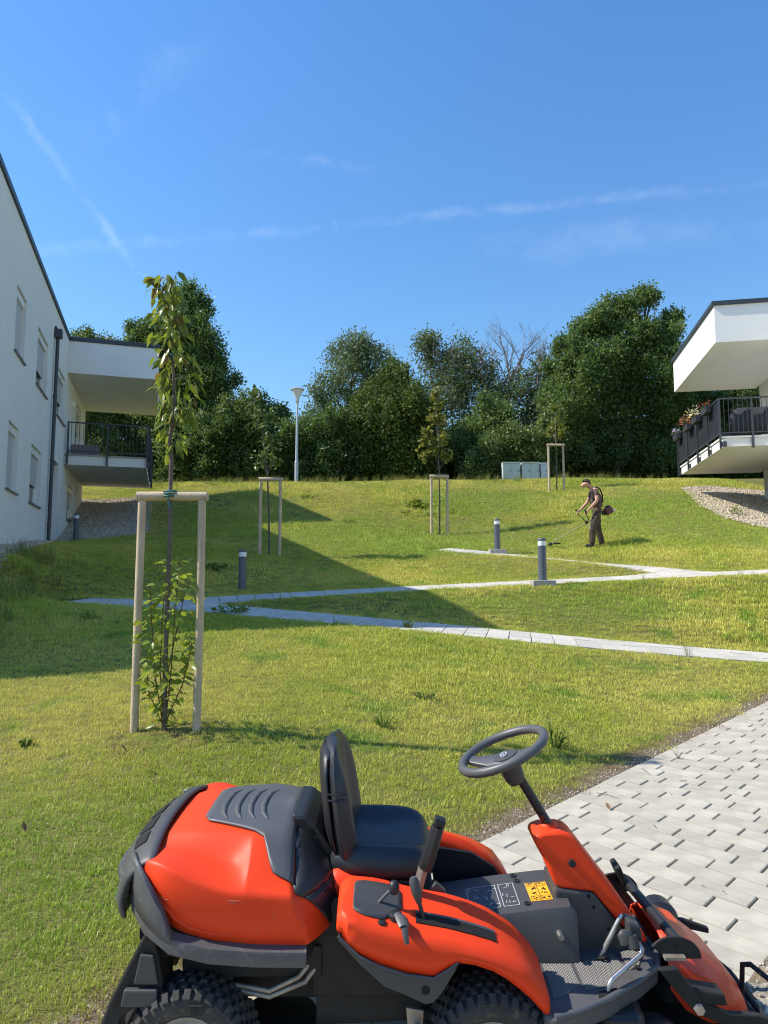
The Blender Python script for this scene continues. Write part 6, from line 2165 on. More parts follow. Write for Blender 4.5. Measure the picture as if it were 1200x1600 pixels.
b = MB(); sticker(b, 0.640, 0.715, -0.098, 0.030, 0.0015); lab_ = part(b, 'warning_label', M_YEL, tunnel)
b = MB(); sr = random.Random(3)
sticker(b, 0.6765, 0.6785, -0.098, 0.030, 0.0022)
for uu in (0.644, 0.681):
    for k in range(4):
        v0 = -0.093 + k * 0.031
        # small pictograms: a slanted bar, a dot and a frame corner each
        for j in range(5):
            a0, w_ = uu + sr.uniform(0.002, 0.022), sr.uniform(0.003, 0.009)
            v_ = v0 + sr.uniform(0.001, 0.022)
            sticker(b, a0, a0 + w_, v_, v_ + sr.uniform(0.0025, 0.007), 0.0022)
        if k in (0, 3):
            for (a0, a1, c0, c1) in ((uu, uu + 0.030, v0, v0 + 0.0016), (uu, uu + 0.030, v0 + 0.0255, v0 + 0.027), (uu, uu + 0.0016, v0, v0 + 0.027), (uu + 0.0284, uu + 0.030, v0, v0 + 0.027)):
                sticker(b, a0, a1, c0, c1, 0.0022)
part(b, 'pictograms', M_INK, lab_)['kind'] = 'stuff'
b = MB()
for (u0, u1, v0, v1) in ((0.545, 0.600, -0.110, 0.045), (0.430, 0.535, -0.110, 0.045)):
    for (a0, a1, c0, c1) in ((u0, u1, v0, v0 + 0.0022), (u0, u1, v1 - 0.0022, v1), (u0, u0 + 0.002, v0, v1), (u1 - 0.002, u1, v0, v1)):
        sticker(b, a0, a1, c0, c1, 0.0018)
for (cx, cy) in ((0.572, -0.08), (0.572, -0.045), (0.572, 0.02), (0.515, -0.085), (0.505, -0.04), (0.515, 0.015), (0.46, -0.08), (0.46, -0.03), (0.455, 0.02)):
    for j in range(4):
        a0, v_ = cx + sr.uniform(-0.02, 0.012), cy + sr.uniform(-0.014, 0.008)
        if sr.random() < 0.5: sticker(b, a0, a0 + sr.uniform(0.008, 0.018), v_, v_ + 0.002, 0.0018)
        else: sticker(b, a0, a0 + 0.002, v_, v_ + sr.uniform(0.008, 0.018), 0.0018)
part(b, 'control_symbols', M_WHI, tunnel)['kind'] = 'stuff'
for (u, v) in ((0.625, -0.108), (0.618, 0.055), (0.612, 0.095)):
    b = MB(); b.lathe([(0.012, 0.0), (0.012, 0.004), (0.007, 0.005), (0.006, 0.002), (0.0, 0.002)], 14, on_tunnel(u, v, 0.0)); part(b, 'bolt', M_BK, tunnel, smooth=30)
b = MB(); b.lathe([(0.0, -0.185), (0.010, -0.185), (0.012, -0.165), (0.012, -0.15)], 12, (0.722, 0, 0.425), 'y'); part(b, 'grease_nipple', M_STL, tunnel, smooth=40)

# --- steering column
b = MB()
colp = [(0.655, 0.690), (0.668, 0.708), (0.695, 0.717), (0.755, 0.720), (0.783, 0.713), (0.803, 0.696), (0.960, 0.490), (1.026, 0.392), (1.040, 0.362), (1.005, 0.362), (0.925, 0.446), (0.857, 0.526), (0.738, 0.538), (0.724, 0.550), (0.706, 0.600)]
half = lambda x, z: 0.060 + 0.040 * min(1, max(0, (0.74 - z) / 0.30))
n = len(colp)
vs = [(x, -half(x, z), z) for x, z in colp] + [(x, half(x, z), z) for x, z in colp]
b.add(vs, [tuple(range(n - 1, -1, -1)), tuple(range(n, 2 * n))] + [(i, (i + 1) % n, n + (i + 1) % n, n + i) for i in range(n)])
column = part(b, 'steering_column', M_OR, bevel=0.014, seg=3, smooth=40)
b = MB(); b.lathe([(0.0, -0.086), (0.006, -0.087), (0.0125, -0.0865), (0.0125, -0.07)], 16, (0.785, 0, 0.620), 'y'); part(b, 'bolt', M_BK, column, smooth=30)
b = MB(); b.prism([(0.722, 0.540), (0.855, 0.525), (0.922, 0.444), (1.000, 0.358), (0.985, 0.325), (0.735, 0.325), (0.725, 0.45)], 'y', -0.092, 0.092)
cb_ = part(b, 'column_base', M_GP, bevel=0.01)
for (x, z) in ((0.838, 0.515), (0.855, 0.478), (0.905, 0.405)):
    b = MB(); b.lathe([(0.0, -0.0935), (0.006, -0.0935), (0.006, -0.08)], 10, (x, 0, z), 'y'); part(b, 'hole', M_VOID, cb_)
b = MB(); b.lathe([(0.034, -0.01), (0.034, 0.004), (0.028, 0.014), (0.020, 0.016)], 18, (0.722, 0, 0.715)); part(b, 'column_collar', M_OR, column, smooth=50)
b = MB(); b.tube([(0.735, 0, 0.70), (0.610, 0, 0.905)], 0.0165, 14); part(b, 'steering_shaft', M_BK, smooth=50)
b = MB(); b.tube([(0.700, -0.020, 0.752), (0.694, -0.026, 0.766)], 0.005, 6); b.tube([(0.712, -0.02, 0.742), (0.705, -0.03, 0.742)], 0.004, 6); part(b, 'adjuster', M_BK)
# steering wheel
SN = Vector((-0.40, 0, 0.917)).normalized(); SC = Vector((0.562, 0, 0.982))
SX = Vector((0.917, 0, 0.40)).normalized(); SY = Vector((0, 1, 0))
SM = Matrix((SX, SY, SN)).transposed().to_4x4(); SM.translation = SC
sw = empty('steering_wheel', parent=mower); sw.matrix_local = SM
RR, rr_ = 0.158, 0.0165
b = MB(); secs = []
N = 56
vs, fs = [], []
for i in range(N):
    a = 2 * math.pi * i / N
    for j in range(12):
        c = 2 * math.pi * j / 12
        # finger scallops under the rim
        k = rr_ * (1 + 0.05 * (math.sin(a * 18) if math.sin(c) < -0.4 else 0))
        vs.append(((RR + k * math.cos(c)) * math.cos(a), (RR + k * math.cos(c)) * math.sin(a), k * math.sin(c)))
for i in range(N):
    for j in range(12):
        fs.append((i * 12 + j, ((i + 1) % N) * 12 + j, ((i + 1) % N) * 12 + (j + 1) % 12, i * 12 + (j + 1) % 12))
b.add(vs, fs); part(b, 'rim', M_GP2, sw, smooth=80)
for ang, w0, w1 in ((R(148), 0.046, 0.024), (R(-32), 0.036, 0.022)):
    d = Vector((math.cos(ang), math.sin(ang), 0)); q = Vector((-d.y, d.x, 0))
    secs = []
    for t, w, zt, zb in ((0.0, w0, -0.020, -0.050), (0.06, w0 * 0.95, -0.022, -0.045), (0.12, w1, -0.010, -0.028), (0.150, w1 * 1.05, 0.002, -0.010)):
        p = d * t
        secs.append([tuple(p + q * w + Vector((0, 0, zb))), tuple(p + q * w + Vector((0, 0, zt - 0.004))), tuple(p + q * (w - 0.005) + Vector((0, 0, zt))), tuple(p - q * (w - 0.005) + Vector((0, 0, zt))), tuple(p - q * w + Vector((0, 0, zt - 0.004))), tuple(p - q * w + Vector((0, 0, zb)))])
    b = MB(); b.loft(secs, closed=True, caps=True); part(b, 'spoke', M_GP2, sw, smooth=40)
b = MB(); b.lathe([(0.0, -0.125), (0.026, -0.125), (0.036, -0.105), (0.040, -0.06), (0.046, -0.03), (0.044, -0.018), (0.0, -0.016)], 12); hub = part(b, 'hub', M_GP, sw, smooth=40)
b = MB(M=Matrix.Translation((-0.004, 0, -0.0135)))
b.prism([(0.014 * math.cos(a) , 0.024 * math.sin(a)) for a in np.linspace(0, 2 * math.pi, 17)[:-1]], 'z', -0.003, 0.0015); bd_ = part(b, 'badge', mat('silver_badge', (0.42, 0.44, 0.45), 0.4, metal=0.4), hub)
b = MB(M=Matrix.Translation((-0.004, 0, -0.0115)))
for (x0, x1, y0, y1) in ((-0.006, -0.003, -0.016, 0.016), (0.0, 0.008, -0.014, -0.009), (0.0, 0.008, -0.003, 0.003), (0.0, 0.008, 0.009, 0.014)):
    b.add([(x0, y0, 0), (x1, y0, 0), (x1, y1, 0), (x0, y1, 0)], [(0, 1, 2, 3)])
part(b, 'badge_mark', M_GP, bd_)

# --- foot plates and pedals
FP = [(0.612, -0.432), (0.640, -0.446), (0.708, -0.424), (0.821, -0.362), (0.952, -0.266), (1.035, -0.190), (1.064, -0.110), (1.062, -0.02)]
full = FP + [(x, -y) for x, y in FP[::-1]]
b = MB(); b.prism(full, 'z', 0.275, 0.335); plate = part(b, 'foot_plate', M_GP2, bevel=0.014, seg=3)
# raised rim of the plate
for s in (-1, 1):
    b = MB(); b.tube([(x, s * abs(y) * 0.985, 0.334) for x, y in FP[1:]], 0.011, 8); part(b, 'plate_rim', M_GP2, plate, smooth=60)
# ribbed rubber mats with small studs
for s in (-1, 1):
    mats = (((0.66, 0.180), (0.752, 0.180), (0.757, 0.285), (0.70, 0.335), (0.655, 0.362)),
            ((0.765, 0.180), (0.905, 0.120), (0.925, 0.185), (0.842, 0.295), (0.765, 0.315), (0.765, 0.285)),
            ((0.935, 0.115), (1.015, 0.075), (1.010, 0.125), (0.975, 0.185), (0.942, 0.208), (0.935, 0.185)))
    for poly in mats:
        poly = [(x, s * y) for x, y in poly]
        b = MB(); b.prism(poly, 'z', 0.336, 0.3385)
        mt_ = part(b, 'rubber_mat', M_MAT, plate)
        # studs
        xs_, ys_ = [p[0] for p in poly], [p[1] for p in poly]
        sb = MB(); k = 0
        x = min(xs_) + 0.006
        while x < max(xs_):
            y = min(ys_) + 0.005 + (0.006 if k % 2 else 0)
            while y < max(ys_):
                ins = False; j = len(poly) - 1
                for i in range(len(poly)):
                    if (poly[i][1] > y) != (poly[j][1] > y) and x < (poly[j][0] - poly[i][0]) * (y - poly[i][1]) / (poly[j][1] - poly[i][1]) + poly[i][0]:
                        ins = not ins
                    j = i
                if ins:
                    a = 0.0035
                    sb.add([(x - a, y, 0.3386), (x, y - a, 0.3386), (x + a, y, 0.3386), (x, y + a, 0.3386), (x, y, 0.3412)], [(0, 1, 4), (1, 2, 4), (2, 3, 4), (3, 0, 4)])
                y += 0.012
            x += 0.006; k += 1
        if sb.v:
            sb.build('studs', M_GP2, mt_, fix=False)['kind'] = 'stuff'
b = MB(); b.prism([(0.795, -0.355), (0.86, -0.325), (0.865, -0.305), (0.80, -0.325)], 'z', 0.330, 0.3395); part(b, 'pedal_slot', M_VOID, plate)
b = MB(); b.lathe([(0.010, 0), (0.010, 0.004), (0.0, 0.005)], 10, (0.965, -0.20, 0.3386)); part(b, 'screw', M_VOID, plate)
bp = empty('brake_pedal', parent=mower)
b = MB(); b.tube([(0.850, -0.150, 0.330), (0.862, -0.150, 0.352), (0.925, -0.150, 0.470), (0.935, -0.148, 0.482)], 0.0085, 10); part(b, 'pedal_rod', M_STL, bp, smooth=60)
b = MB(); b.tube([(0.846, -0.158, 0.345), (0.866, -0.170, 0.352), (0.880, -0.160, 0.346)], 0.006, 6); part(b, 'return_spring', M_VOID, bp)
b = MB(); b.prism([(0.935, 0.490), (0.975, 0.475), (0.985, 0.430), (0.965, 0.385), (0.945, 0.400)], 'y', -0.205, -0.140); pd = part(b, 'pedal_pad', M_GP, bp, bevel=0.008)
b = MB(); b.lathe([(0.0, -0.2065), (0.008, -0.2065), (0.008, -0.20)], 10, (0.968, 0, 0.43), 'y'); part(b, 'bolt', M_BK, pd)
dp_ = empty('drive_pedal', parent=mower)
b = MB(); b.tube([(0.832, -0.318, 0.325), (0.836, -0.317, 0.352), (0.850, -0.310, 0.368), (0.965, -0.235, 0.400), (0.972, -0.225, 0.412), (0.962, -0.215, 0.428)], 0.0085, 10); part(b, 'pedal_rod', M_STL, dp_, smooth=60)
b = MB(); b.tube([(0.950, -0.222, 0.416), (0.942, -0.217, 0.452)], [0.020, 0.016], 10, flat=0.6); b.tube([(0.930, -0.215, 0.425), (0.922, -0.212, 0.455), (0.920, -0.210, 0.465)], [0.024, 0.026, 0.014], 12, flat=0.45); part(b, 'pedal_pad', M_GP, dp_, smooth=50)

# --- front mowing deck
deck = empty('mowing_deck', parent=mower)
# pressed orange cover
secs = []
for x, pr_ in ((1.072, ((-0.205, 0.270), (-0.185, 0.345), (-0.165, 0.360), (-0.105, 0.392), (-0.085, 0.396), (0.095, 0.396), (0.115, 0.392), (0.165, 0.360), (0.185, 0.345), (0.205, 0.270))),
               (1.115, ((-0.215, 0.215), (-0.190, 0.335), (-0.168, 0.350), (-0.105, 0.388), (-0.085, 0.392), (0.095, 0.392), (0.115, 0.388), (0.168, 0.350), (0.190, 0.335), (0.215, 0.215))),
               (1.185, ((-0.220, 0.180), (-0.190, 0.305), (-0.165, 0.322), (-0.100, 0.362), (-0.080, 0.366), (0.090, 0.366), (0.110, 0.362), (0.165, 0.322), (0.190, 0.305), (0.220, 0.180))),
               (1.200, ((-0.220, 0.178), (-0.188, 0.298), (-0.163, 0.314), (-0.098, 0.345), (-0.078, 0.348), (0.088, 0.348), (0.108, 0.345), (0.163, 0.314), (0.188, 0.298), (0.220, 0.178))),
               (1.285, ((-0.200, 0.165), (-0.165, 0.245), (-0.140, 0.260), (-0.085, 0.285), (-0.065, 0.288), (0.075, 0.288), (0.095, 0.285), (0.140, 0.260), (0.165, 0.245), (0.200, 0.165))),
               (1.345, ((-0.160, 0.160), (-0.130, 0.190), (-0.110, 0.200), (-0.070, 0.215), (-0.050, 0.216), (0.060, 0.216), (0.080, 0.215), (0.110, 0.200), (0.130, 0.190), (0.160, 0.160)))):
    secs.append([(x, y, z) for y, z in pr_])
b = MB(); b.loft(secs); part(b, 'deck_cover', M_ORD, deck, solid=0.006, smooth=24)
# deck shell: wide rounded dark pan
pan = [(0.80, -0.46), (1.10, -0.47), (1.26, -0.42), (1.355, -0.30), (1.395, -0.12), (1.395, 0.10), (1.34, 0.30), (1.24, 0.42), (1.08, 0.47), (0.80, 0.46)]
b = MB(); b.prism(pan, 'z', 0.055, 0.150); shell = part(b, 'deck_shell', M_FRM, deck, bevel=0.02, seg=3)
b = MB(); b.tube([(x * 1.0 + 0.008, y, 0.150) for x, y in pan[1:-1]], 0.012, 8); part(b, 'deck_lip', M_FRM, shell, smooth=60)
for (x, y, r) in ((0.98, -0.30, 0.09), (1.13, 0.0, 0.08), (0.98, 0.28, 0.09)):
    b = MB(); b.lathe([(0, 0.235), (r * 0.5, 0.235), (r, 0.20), (r * 1.05, 0.151)], 20, (x, y, 0)); part(b, 'spindle_cover', M_BK, shell, smooth=40)
b = MB(); b.prism([(0.80, -0.36), (0.94, -0.36), (0.95, -0.24), (0.80, -0.24)], 'z', 0.16, 0.285); part(b, 'belt_guard', M_BK, deck, bevel=0.03, seg=3)
b = MB(); b.prism([(0.70, -0.40), (0.86, -0.415), (0.88, -0.33), (0.72, -0.31)], 'z', 0.16, 0.235); bg = part(b, 'belt_guard', M_BK, deck, bevel=0.03, seg=3)
b = MB(); b.prism([(0.765, -0.392), (0.835, -0.40), (0.838, -0.378), (0.768, -0.372)], 'z', 0.2355, 0.238); part(b, 'rating_plate', M_WORN, bg)
# lifting arms down each side
for s in (-1, 1):
    yy = -0.335 if s < 0 else 0.22
    b = MB(); b.prism([(0.985, 0.410), (1.045, 0.415), (1.065, 0.385), (1.125, 0.310), (1.20, 0.280), (1.29, 0.275), (1.385, 0.243), (1.385, 0.222), (1.275, 0.245), (1.185, 0.245), (1.10, 0.278), (1.03, 0.355)], 'y', yy, yy + 0.022)
    am = part(b, 'lift_arm', M_FRM, deck, bevel=0.004)
    b = MB(); b.lathe([(0, yy - 0.016), (0.015, yy - 0.016), (0.017, yy - 0.001), (0.017, yy + 0.0)], 6, (1.105, 0, 0.298), 'y'); part(b, 'bolt', M_STL, am)
b = MB(); b.prism([(1.07, 0.355), (1.19, 0.335), (1.20, 0.30), (1.08, 0.30)], 'y', -0.33, -0.27); part(b, 'hinge_block', M_FRM, deck, bevel=0.006)
b = MB(); b.span((1.02, -0.300, 0.418), (1.085, -0.270, 0.428)); part(b, 'hinge_strip', M_WORN, deck)
# cross tube with quadrant plates
b = MB(); b.tube([(1.080, -0.262, 0.452), (1.040, 0.150, 0.458)], 0.017, 14); ct = part(b, 'cross_tube', M_BK, deck, smooth=50)
for (x, y, z, k) in ((1.085, -0.272, 0.440, 1.0), (1.036, 0.160, 0.440, 1.0)):
    pts = [(x - 0.052, z - 0.030)] + [(x - 0.006 + 0.085 * k * math.cos(a) - 0.02, z - 0.028 + 0.068 * math.sin(a)) for a in np.linspace(math.pi * 0.82, 0.0, 12)]
    b = MB(); b.prism(pts, 'y', y - 0.005, y + 0.005); q_ = part(b, 'quadrant_plate', M_FRM, deck, bevel=0.002)
    b = MB(); b.lathe([(0, y - 0.0056), (0.006, y - 0.0056), (0.006, y)], 10, (x - 0.025, 0, z + 0.012), 'y'); part(b, 'hole', M_VOID, q_)
b = MB(); b.prism([(0.990, 0.520), (1.010, 0.530), (1.035, 0.470), (1.02, 0.455)], 'y', 0.10, 0.18); part(b, 'latch', M_FRM, deck, bevel=0.006)
# front guard hoop
b = MB(); b.tube([(1.37, -0.06, 0.15), (1.375, -0.06, 0.27), (1.39, -0.085, 0.285), (1.43, -0.20, 0.275), (1.435, -0.225, 0.255), (1.42, -0.23, 0.13)], 0.009, 10); part(b, 'guard_hoop', M_FRM, deck, smooth=60)
for y in (-0.43, 0.40):
    cw = empty('castor_wheel', (1.16, y, 0.075), parent=deck)
    b = MB(); b.lathe([(0.02, -0.025), (0.066, -0.025), (0.075, -0.015), (0.075, 0.015), (0.066, 0.025), (0.02, 0.025)], 24, axis='y'); part(b, 'tyre', M_RUB, cw, smooth=40)
    b = MB(); b.lathe([(0, -0.027), (0.022, -0.027), (0.022, 0.027), (0, 0.027)], 12, axis='y'); part(b, 'hub', M_GP, cw, smooth=40)
b = MB(); b.lathe([(0.0, -0.05), (0.05, -0.05), (0.07, -0.03), (0.07, 0.03), (0.05, 0.05), (0, 0.05)], 20, (1.20, 0.255, 0.27), 'y'); part(b, 'guide_roller', M_BK, deck, smooth=40)

# ------------------------------------------------------------------ the worker with his brush cutter
def gp(px, py):
    """point of the lawn seen at a place of the photograph"""
    r = ray(px, py)
    t0 = 2.0
    prev = None
    for i in range(1, 400):
        t = t0 + i * 0.1
        p = Vector((0, 0, CAM_H)) + r * t
        d = p.z - ground(p.x, p.y)
        if d < 0:
            a, c = t - 0.1, t
            for _ in range(14):
                m_ = (a + c) / 2
                q = Vector((0, 0, CAM_H)) + r * m_
                if q.z < ground(q.x, q.y): c = m_
                else: a = m_
            return Vector((0, 0, CAM_H)) + r * ((a + c) / 2)
    return at(px, py, 30)


M_SKIN = mat('skin', (0.50, 0.27, 0.19), 0.55, var=0.05, vscale=20)
M_HAIR = mat('dark_hair', (0.030, 0.020, 0.014), 0.7, bump=0.3, bscale=120)
M_SHIRT = mat('brown_grey_tshirt', (0.085, 0.058, 0.048), 0.9, var=0.25, vscale=9, bump=0.8, bscale=14)
M_TROU = mat('brown_work_trousers', (0.085, 0.060, 0.036), 0.9, c2=(0.034, 0.025, 0.017), vscale=7, bump=1.0, bscale=12)
M_BOOT = mat('dark_boots', (0.030, 0.024, 0.018), 0.7)
M_HARN = mat('black_harness', (0.014, 0.014, 0.016), 0.7)


def skin_mesh(name, nodes, edges, m, parent, root=0, sub=2):
    me = bpy.data.meshes.new(name)
    keys = list(nodes)
    me.from_pydata([nodes[k][:3] for k in keys], [(keys.index(a), keys.index(c)) for a, c in edges], [])
    me.materials.append(m)
    o = bpy.data.objects.new(name, me); col.objects.link(o); o.parent = parent
    md = o.modifiers.new('skin', 'SKIN'); md.use_smooth_shade = True; md.branch_smoothing = 0.6
    for i, k in enumerate(keys):
        r = nodes[k][3:]
        me.skin_vertices[0].data[i].radius = (r[0], r[1] if len(r) > 1 else r[0])
        me.skin_vertices[0].data[i].use_root = (i == root)
    s = o.modifiers.new('sub', 'SUBSURF'); s.levels = sub; s.render_levels = sub
    return o


mp0 = gp(928, 856)
man = empty('person', mp0)
man.scale = (1.06, 1.06, 1.06)
tag(man, 'man in brown work clothes walking bent over a brush cutter on the slope', 'person')
nd = {'pelvis': (0.10, 0, 0.92, 0.10, 0.12), 'waist': (0.12, 0, 1.08, 0.09, 0.11), 'chest': (0.09, 0, 1.28, 0.10, 0.13), 'upper': (0.045, 0, 1.42, 0.085, 0.12), 'neck': (-0.030, 0, 1.500, 0.064), 'jaw': (-0.100, 0, 1.560, 0.088, 0.082), 'skull': (-0.155, 0, 1.607, 0.118, 0.100), 'top': (-0.165, 0, 1.670, 0.080, 0.075),
      'face': (-0.222, 0, 1.560, 0.076, 0.066), 'nose': (-0.292, 0, 1.553, 0.018), 'chin': (-0.212, 0, 1.496, 0.050)}
ed = [('pelvis', 'waist'), ('waist', 'chest'), ('chest', 'upper'), ('upper', 'neck'), ('neck', 'jaw'), ('jaw', 'skull'), ('skull', 'top'), ('skull', 'face'), ('face', 'nose'), ('face', 'chin')]
for s, side in ((-1, 'n'), (1, 'f')):
    nd['ear' + side] = (-0.135, s * 0.088, 1.575, 0.016); ed.append(('skull', 'ear' + side))
    hx, hy, hz = (-0.185, -0.125, 0.885) if s < 0 else (-0.285, 0.235, 0.925)
    ex, ey, ez = (0.030, -0.265, 1.135) if s < 0 else (-0.045, 0.285, 1.16)
    nd['sh' + side] = (0.045, s * 0.175, 1.42, 0.062); nd['el' + side] = (ex, ey, ez, 0.043)
    nd['fa' + side] = (ex + (hx - ex) * 0.4, ey + (hy - ey) * 0.4, ez + (hz - ez) * 0.4, 0.042)
    nd['wr' + side] = (ex + (hx - ex) * 0.88, ey + (hy - ey) * 0.88, ez + (hz - ez) * 0.88, 0.027)
    nd['pa' + side] = (hx, hy, hz, 0.034, 0.022)
    ed += [('upper', 'sh' + side), ('sh' + side, 'el' + side), ('el' + side, 'fa' + side), ('fa' + side, 'wr' + side), ('wr' + side, 'pa' + side)]
    for k in range(4):
        off = (k - 1.5) * 0.019
        l = (0.034, 0.040, 0.038, 0.030)[k]
        nd['k%d' % k + side] = (hx - 0.035, hy + off * 0.3, hz + off - 0.012, 0.0095); nd['m%d' % k + side] = (hx - 0.045 - l * 0.3, hy - s * 0.025, hz + off - 0.02, 0.009); nd['t%d' % k + side] = (hx - 0.022, hy - s * 0.042, hz + off - 0.024, 0.008)
        ed += [('pa' + side, 'k%d' % k + side), ('k%d' % k + side, 'm%d' % k + side), ('m%d' % k + side, 't%d' % k + side)]
    nd['h1' + side] = (hx - 0.005, hy - s * 0.030, hz + 0.030, 0.011); nd['h2' + side] = (hx - 0.035, hy - s * 0.042, hz + 0.024, 0.009)
    ed += [('pa' + side, 'h1' + side), ('h1' + side, 'h2' + side)]
skin_mesh('body', nd, ed, M_SKIN, man, 0)
# hair: short crop over the top and back of the head
b = MB(); nu_, nv_ = 28, 18
vs = []
for i in range(nv_ + 1):
    el = -math.pi / 2 + math.pi * i / nv_
    for j in range(nu_):
        a = 2 * math.pi * j / nu_
        vs.append((-0.148 + 0.112 * math.cos(el) * math.cos(a), 0.094 * math.cos(el) * math.sin(a), 1.612 + 0.108 * math.sin(el)))
fs = []
for i in range(nv_):
    for j in range(nu_):
        f = (i * nu_ + j, i * nu_ + (j + 1) % nu_, (i + 1) * nu_ + (j + 1) % nu_, (i + 1) * nu_ + j)
        cx_ = sum(vs[k][0] for k in f) / 4; cz_ = sum(vs[k][2] for k in f) / 4
        if cz_ > 1.678 - 0.55 * (cx_ + 0.24) or (cx_ > -0.10 and cz_ > 1.545):
            fs.append(f)
b.add(vs, fs)
b.build('hair', M_HAIR, man, smooth=80, solid=0.006)
tn = {'p': (0.105, 0, 0.98, 0.125, 0.150), 'w': (0.12, 0, 1.10, 0.118, 0.150), 'c': (0.090, 0, 1.28, 0.125, 0.165), 'u': (0.045, 0, 1.415, 0.105, 0.140), 'n': (-0.008, 0, 1.475, 0.072, 0.08)}
te = [('p', 'w'), ('w', 'c'), ('c', 'u'), ('u', 'n')]
for s, sd in ((-1, 'n'), (1, 'f')):
    e = nd['el' + sd]; h = nd['sh' + sd]
    tn['s' + sd] = (h[0], h[1], h[2], 0.078); tn['a' + sd] = (h[0] + (e[0] - h[0]) * 0.62, h[1] + (e[1] - h[1]) * 0.62, h[2] + (e[2] - h[2]) * 0.62, 0.066)
    te += [('u', 's' + sd), ('s' + sd, 'a' + sd)]
skin_mesh('tshirt', tn, te, M_SHIRT, man, 0)
ln = {'p': (0.10, 0, 0.93, 0.130, 0.160), 'w': (0.115, 0, 1.04, 0.130, 0.158)}
le = [('p', 'w')]
legs = {'n': ((0.10, -0.10, 0.86), (-0.055, -0.125, 0.49), (-0.075, -0.125, 0.14)), 'f': ((0.11, 0.10, 0.86), (0.145, 0.115, 0.47), (0.235, 0.12, 0.16))}
for sd, (h, k, a) in legs.items():
    ln['h' + sd] = (*h, 0.116); ln['q' + sd] = tuple((h[i] + k[i]) / 2 for i in range(3)) + (0.108,); ln['k' + sd] = (*k, 0.090)
    ln['c' + sd] = tuple(k[i] * 0.55 + a[i] * 0.45 for i in range(3)) + (0.088,); ln['a' + sd] = (*a, 0.084); ln['z' + sd] = (a[0] - 0.005, a[1], a[2] - 0.05, 0.086)
    le += [('p', 'h' + sd), ('h' + sd, 'q' + sd), ('q' + sd, 'k' + sd), ('k' + sd, 'c' + sd), ('c' + sd, 'a' + sd), ('a' + sd, 'z' + sd)]
tro = skin_mesh('trousers', ln, le, M_TROU, man, 0)
b = MB(); b.prism([(-0.02, 1.02), (-0.02, 1.24), (0.0, 1.27), (0.02, 1.27), (0.02, 1.02)], 'y', -0.10, 0.10); b.build('bib', M_TROU, man, bevel=0.01)
for sd, (h, k, a) in legs.items():
    lift = 0.0 if sd == 'n' else 0.035
    x0 = a[0]
    bn = {'an': (x0, a[1], 0.13 + lift, 0.058), 'he': (x0 + 0.035, a[1], 0.055 + lift, 0.052, 0.048), 'ba': (x0 - 0.11, a[1], 0.045 + lift * 0.6, 0.046, 0.052), 'to': (x0 - 0.185, a[1], 0.038 + lift * 0.3, 0.034, 0.042)}
    skin_mesh('boot', bn, [('an', 'he'), ('he', 'ba'), ('ba', 'to')], M_BOOT, man, 0)
hz_ = MB()
hz_.tube([(0.055, -0.115, 1.505), (-0.045, -0.125, 1.40), (-0.045, -0.125, 1.22), (0.01, -0.155, 1.05)], 0.024, 6, flat=0.5)
hz_.tube([(0.055, -0.115, 1.505), (0.155, -0.11, 1.46), (0.220, -0.08, 1.32), (0.240, -0.02, 1.15)], 0.030, 6, flat=0.5)
hz_.tube([(0.055, 0.115, 1.505), (-0.045, 0.125, 1.40), (-0.045, 0.125, 1.22), (0.01, 0.155, 1.05)], 0.024, 6, flat=0.5)
hz_.tube([(0.055, 0.115, 1.505), (0.155, 0.11, 1.46), (0.220, 0.08, 1.32), (0.240, 0.02, 1.15)], 0.030, 6, flat=0.5)
hz_.tube([(-0.035, -0.06, 1.12), (0.05, -0.168, 1.10), (0.17, -0.165, 1.12), (0.255, -0.06, 1.15), (0.255, 0.06, 1.15)], 0.022, 6, flat=0.5)
hz_.build('harness', M_HARN, man, smooth=60)
b = MB(); b.box((-0.118, -0.125, 0.50), (0.03, 0.11, 0.15), (0, -0.1, 0)); b.build('knee_patch', mat('pale_knee_patch', (0.24, 0.21, 0.17), 0.9), tro, bevel=0.012)

cut = empty('brush_cutter', mp0)
cut.scale = (1.06, 1.06, 1.06)
tag(cut, 'brush cutter with long shaft and red-black motor held by the working man', 'brush cutter')
b = MB(); b.tube([(0.36, 0.27, 0.885), (-0.10, 0.22, 0.640), (-1.00, 0.16, 0.145)], 0.0135, 8); b.build('shaft', mat('pale_shaft_tube', (0.45, 0.40, 0.22), 0.4, metal=0.3), cut, smooth=50)
M_MOT = mat('dark_red_motor', (0.16, 0.025, 0.020), 0.5, c2=(0.03, 0.015, 0.013), vscale=18)
b = MB(); b.box((0.47, 0.28, 0.955), (0.20, 0.20, 0.19), (0, -0.5, 0)); mo = b.build('motor', M_MOT, cut, bevel=0.035, seg=3)
b = MB(); b.box((0.45, 0.28, 1.055), (0.10, 0.14, 0.06), (0, -0.5, 0)); b.build('motor_cover', M_HARN, mo, bevel=0.02)
b = MB(); b.box((0.545, 0.28, 0.925), (0.20, 0.16, 0.075), (0, -0.5, 0)); b.build('fuel_tank', mat('white_tank_plastic', (0.55, 0.56, 0.54), 0.5), mo, bevel=0.025)
b = MB(); b.box((0.36, 0.27, 0.90), (0.10, 0.10, 0.11), (0, -0.5, 0)); b.build('clutch_housing', M_HARN, mo, bevel=0.02)
b = MB(); b.tube([(-0.235, -0.165, 0.910), (-0.20, -0.135, 0.825), (-0.11, 0.02, 0.700), (-0.10, 0.20, 0.655), (-0.16, 0.30, 0.74), (-0.30, 0.285, 0.885), (-0.335, 0.280, 0.955)], 0.011, 8); b.build('handlebar', M_HARN, cut, smooth=60)
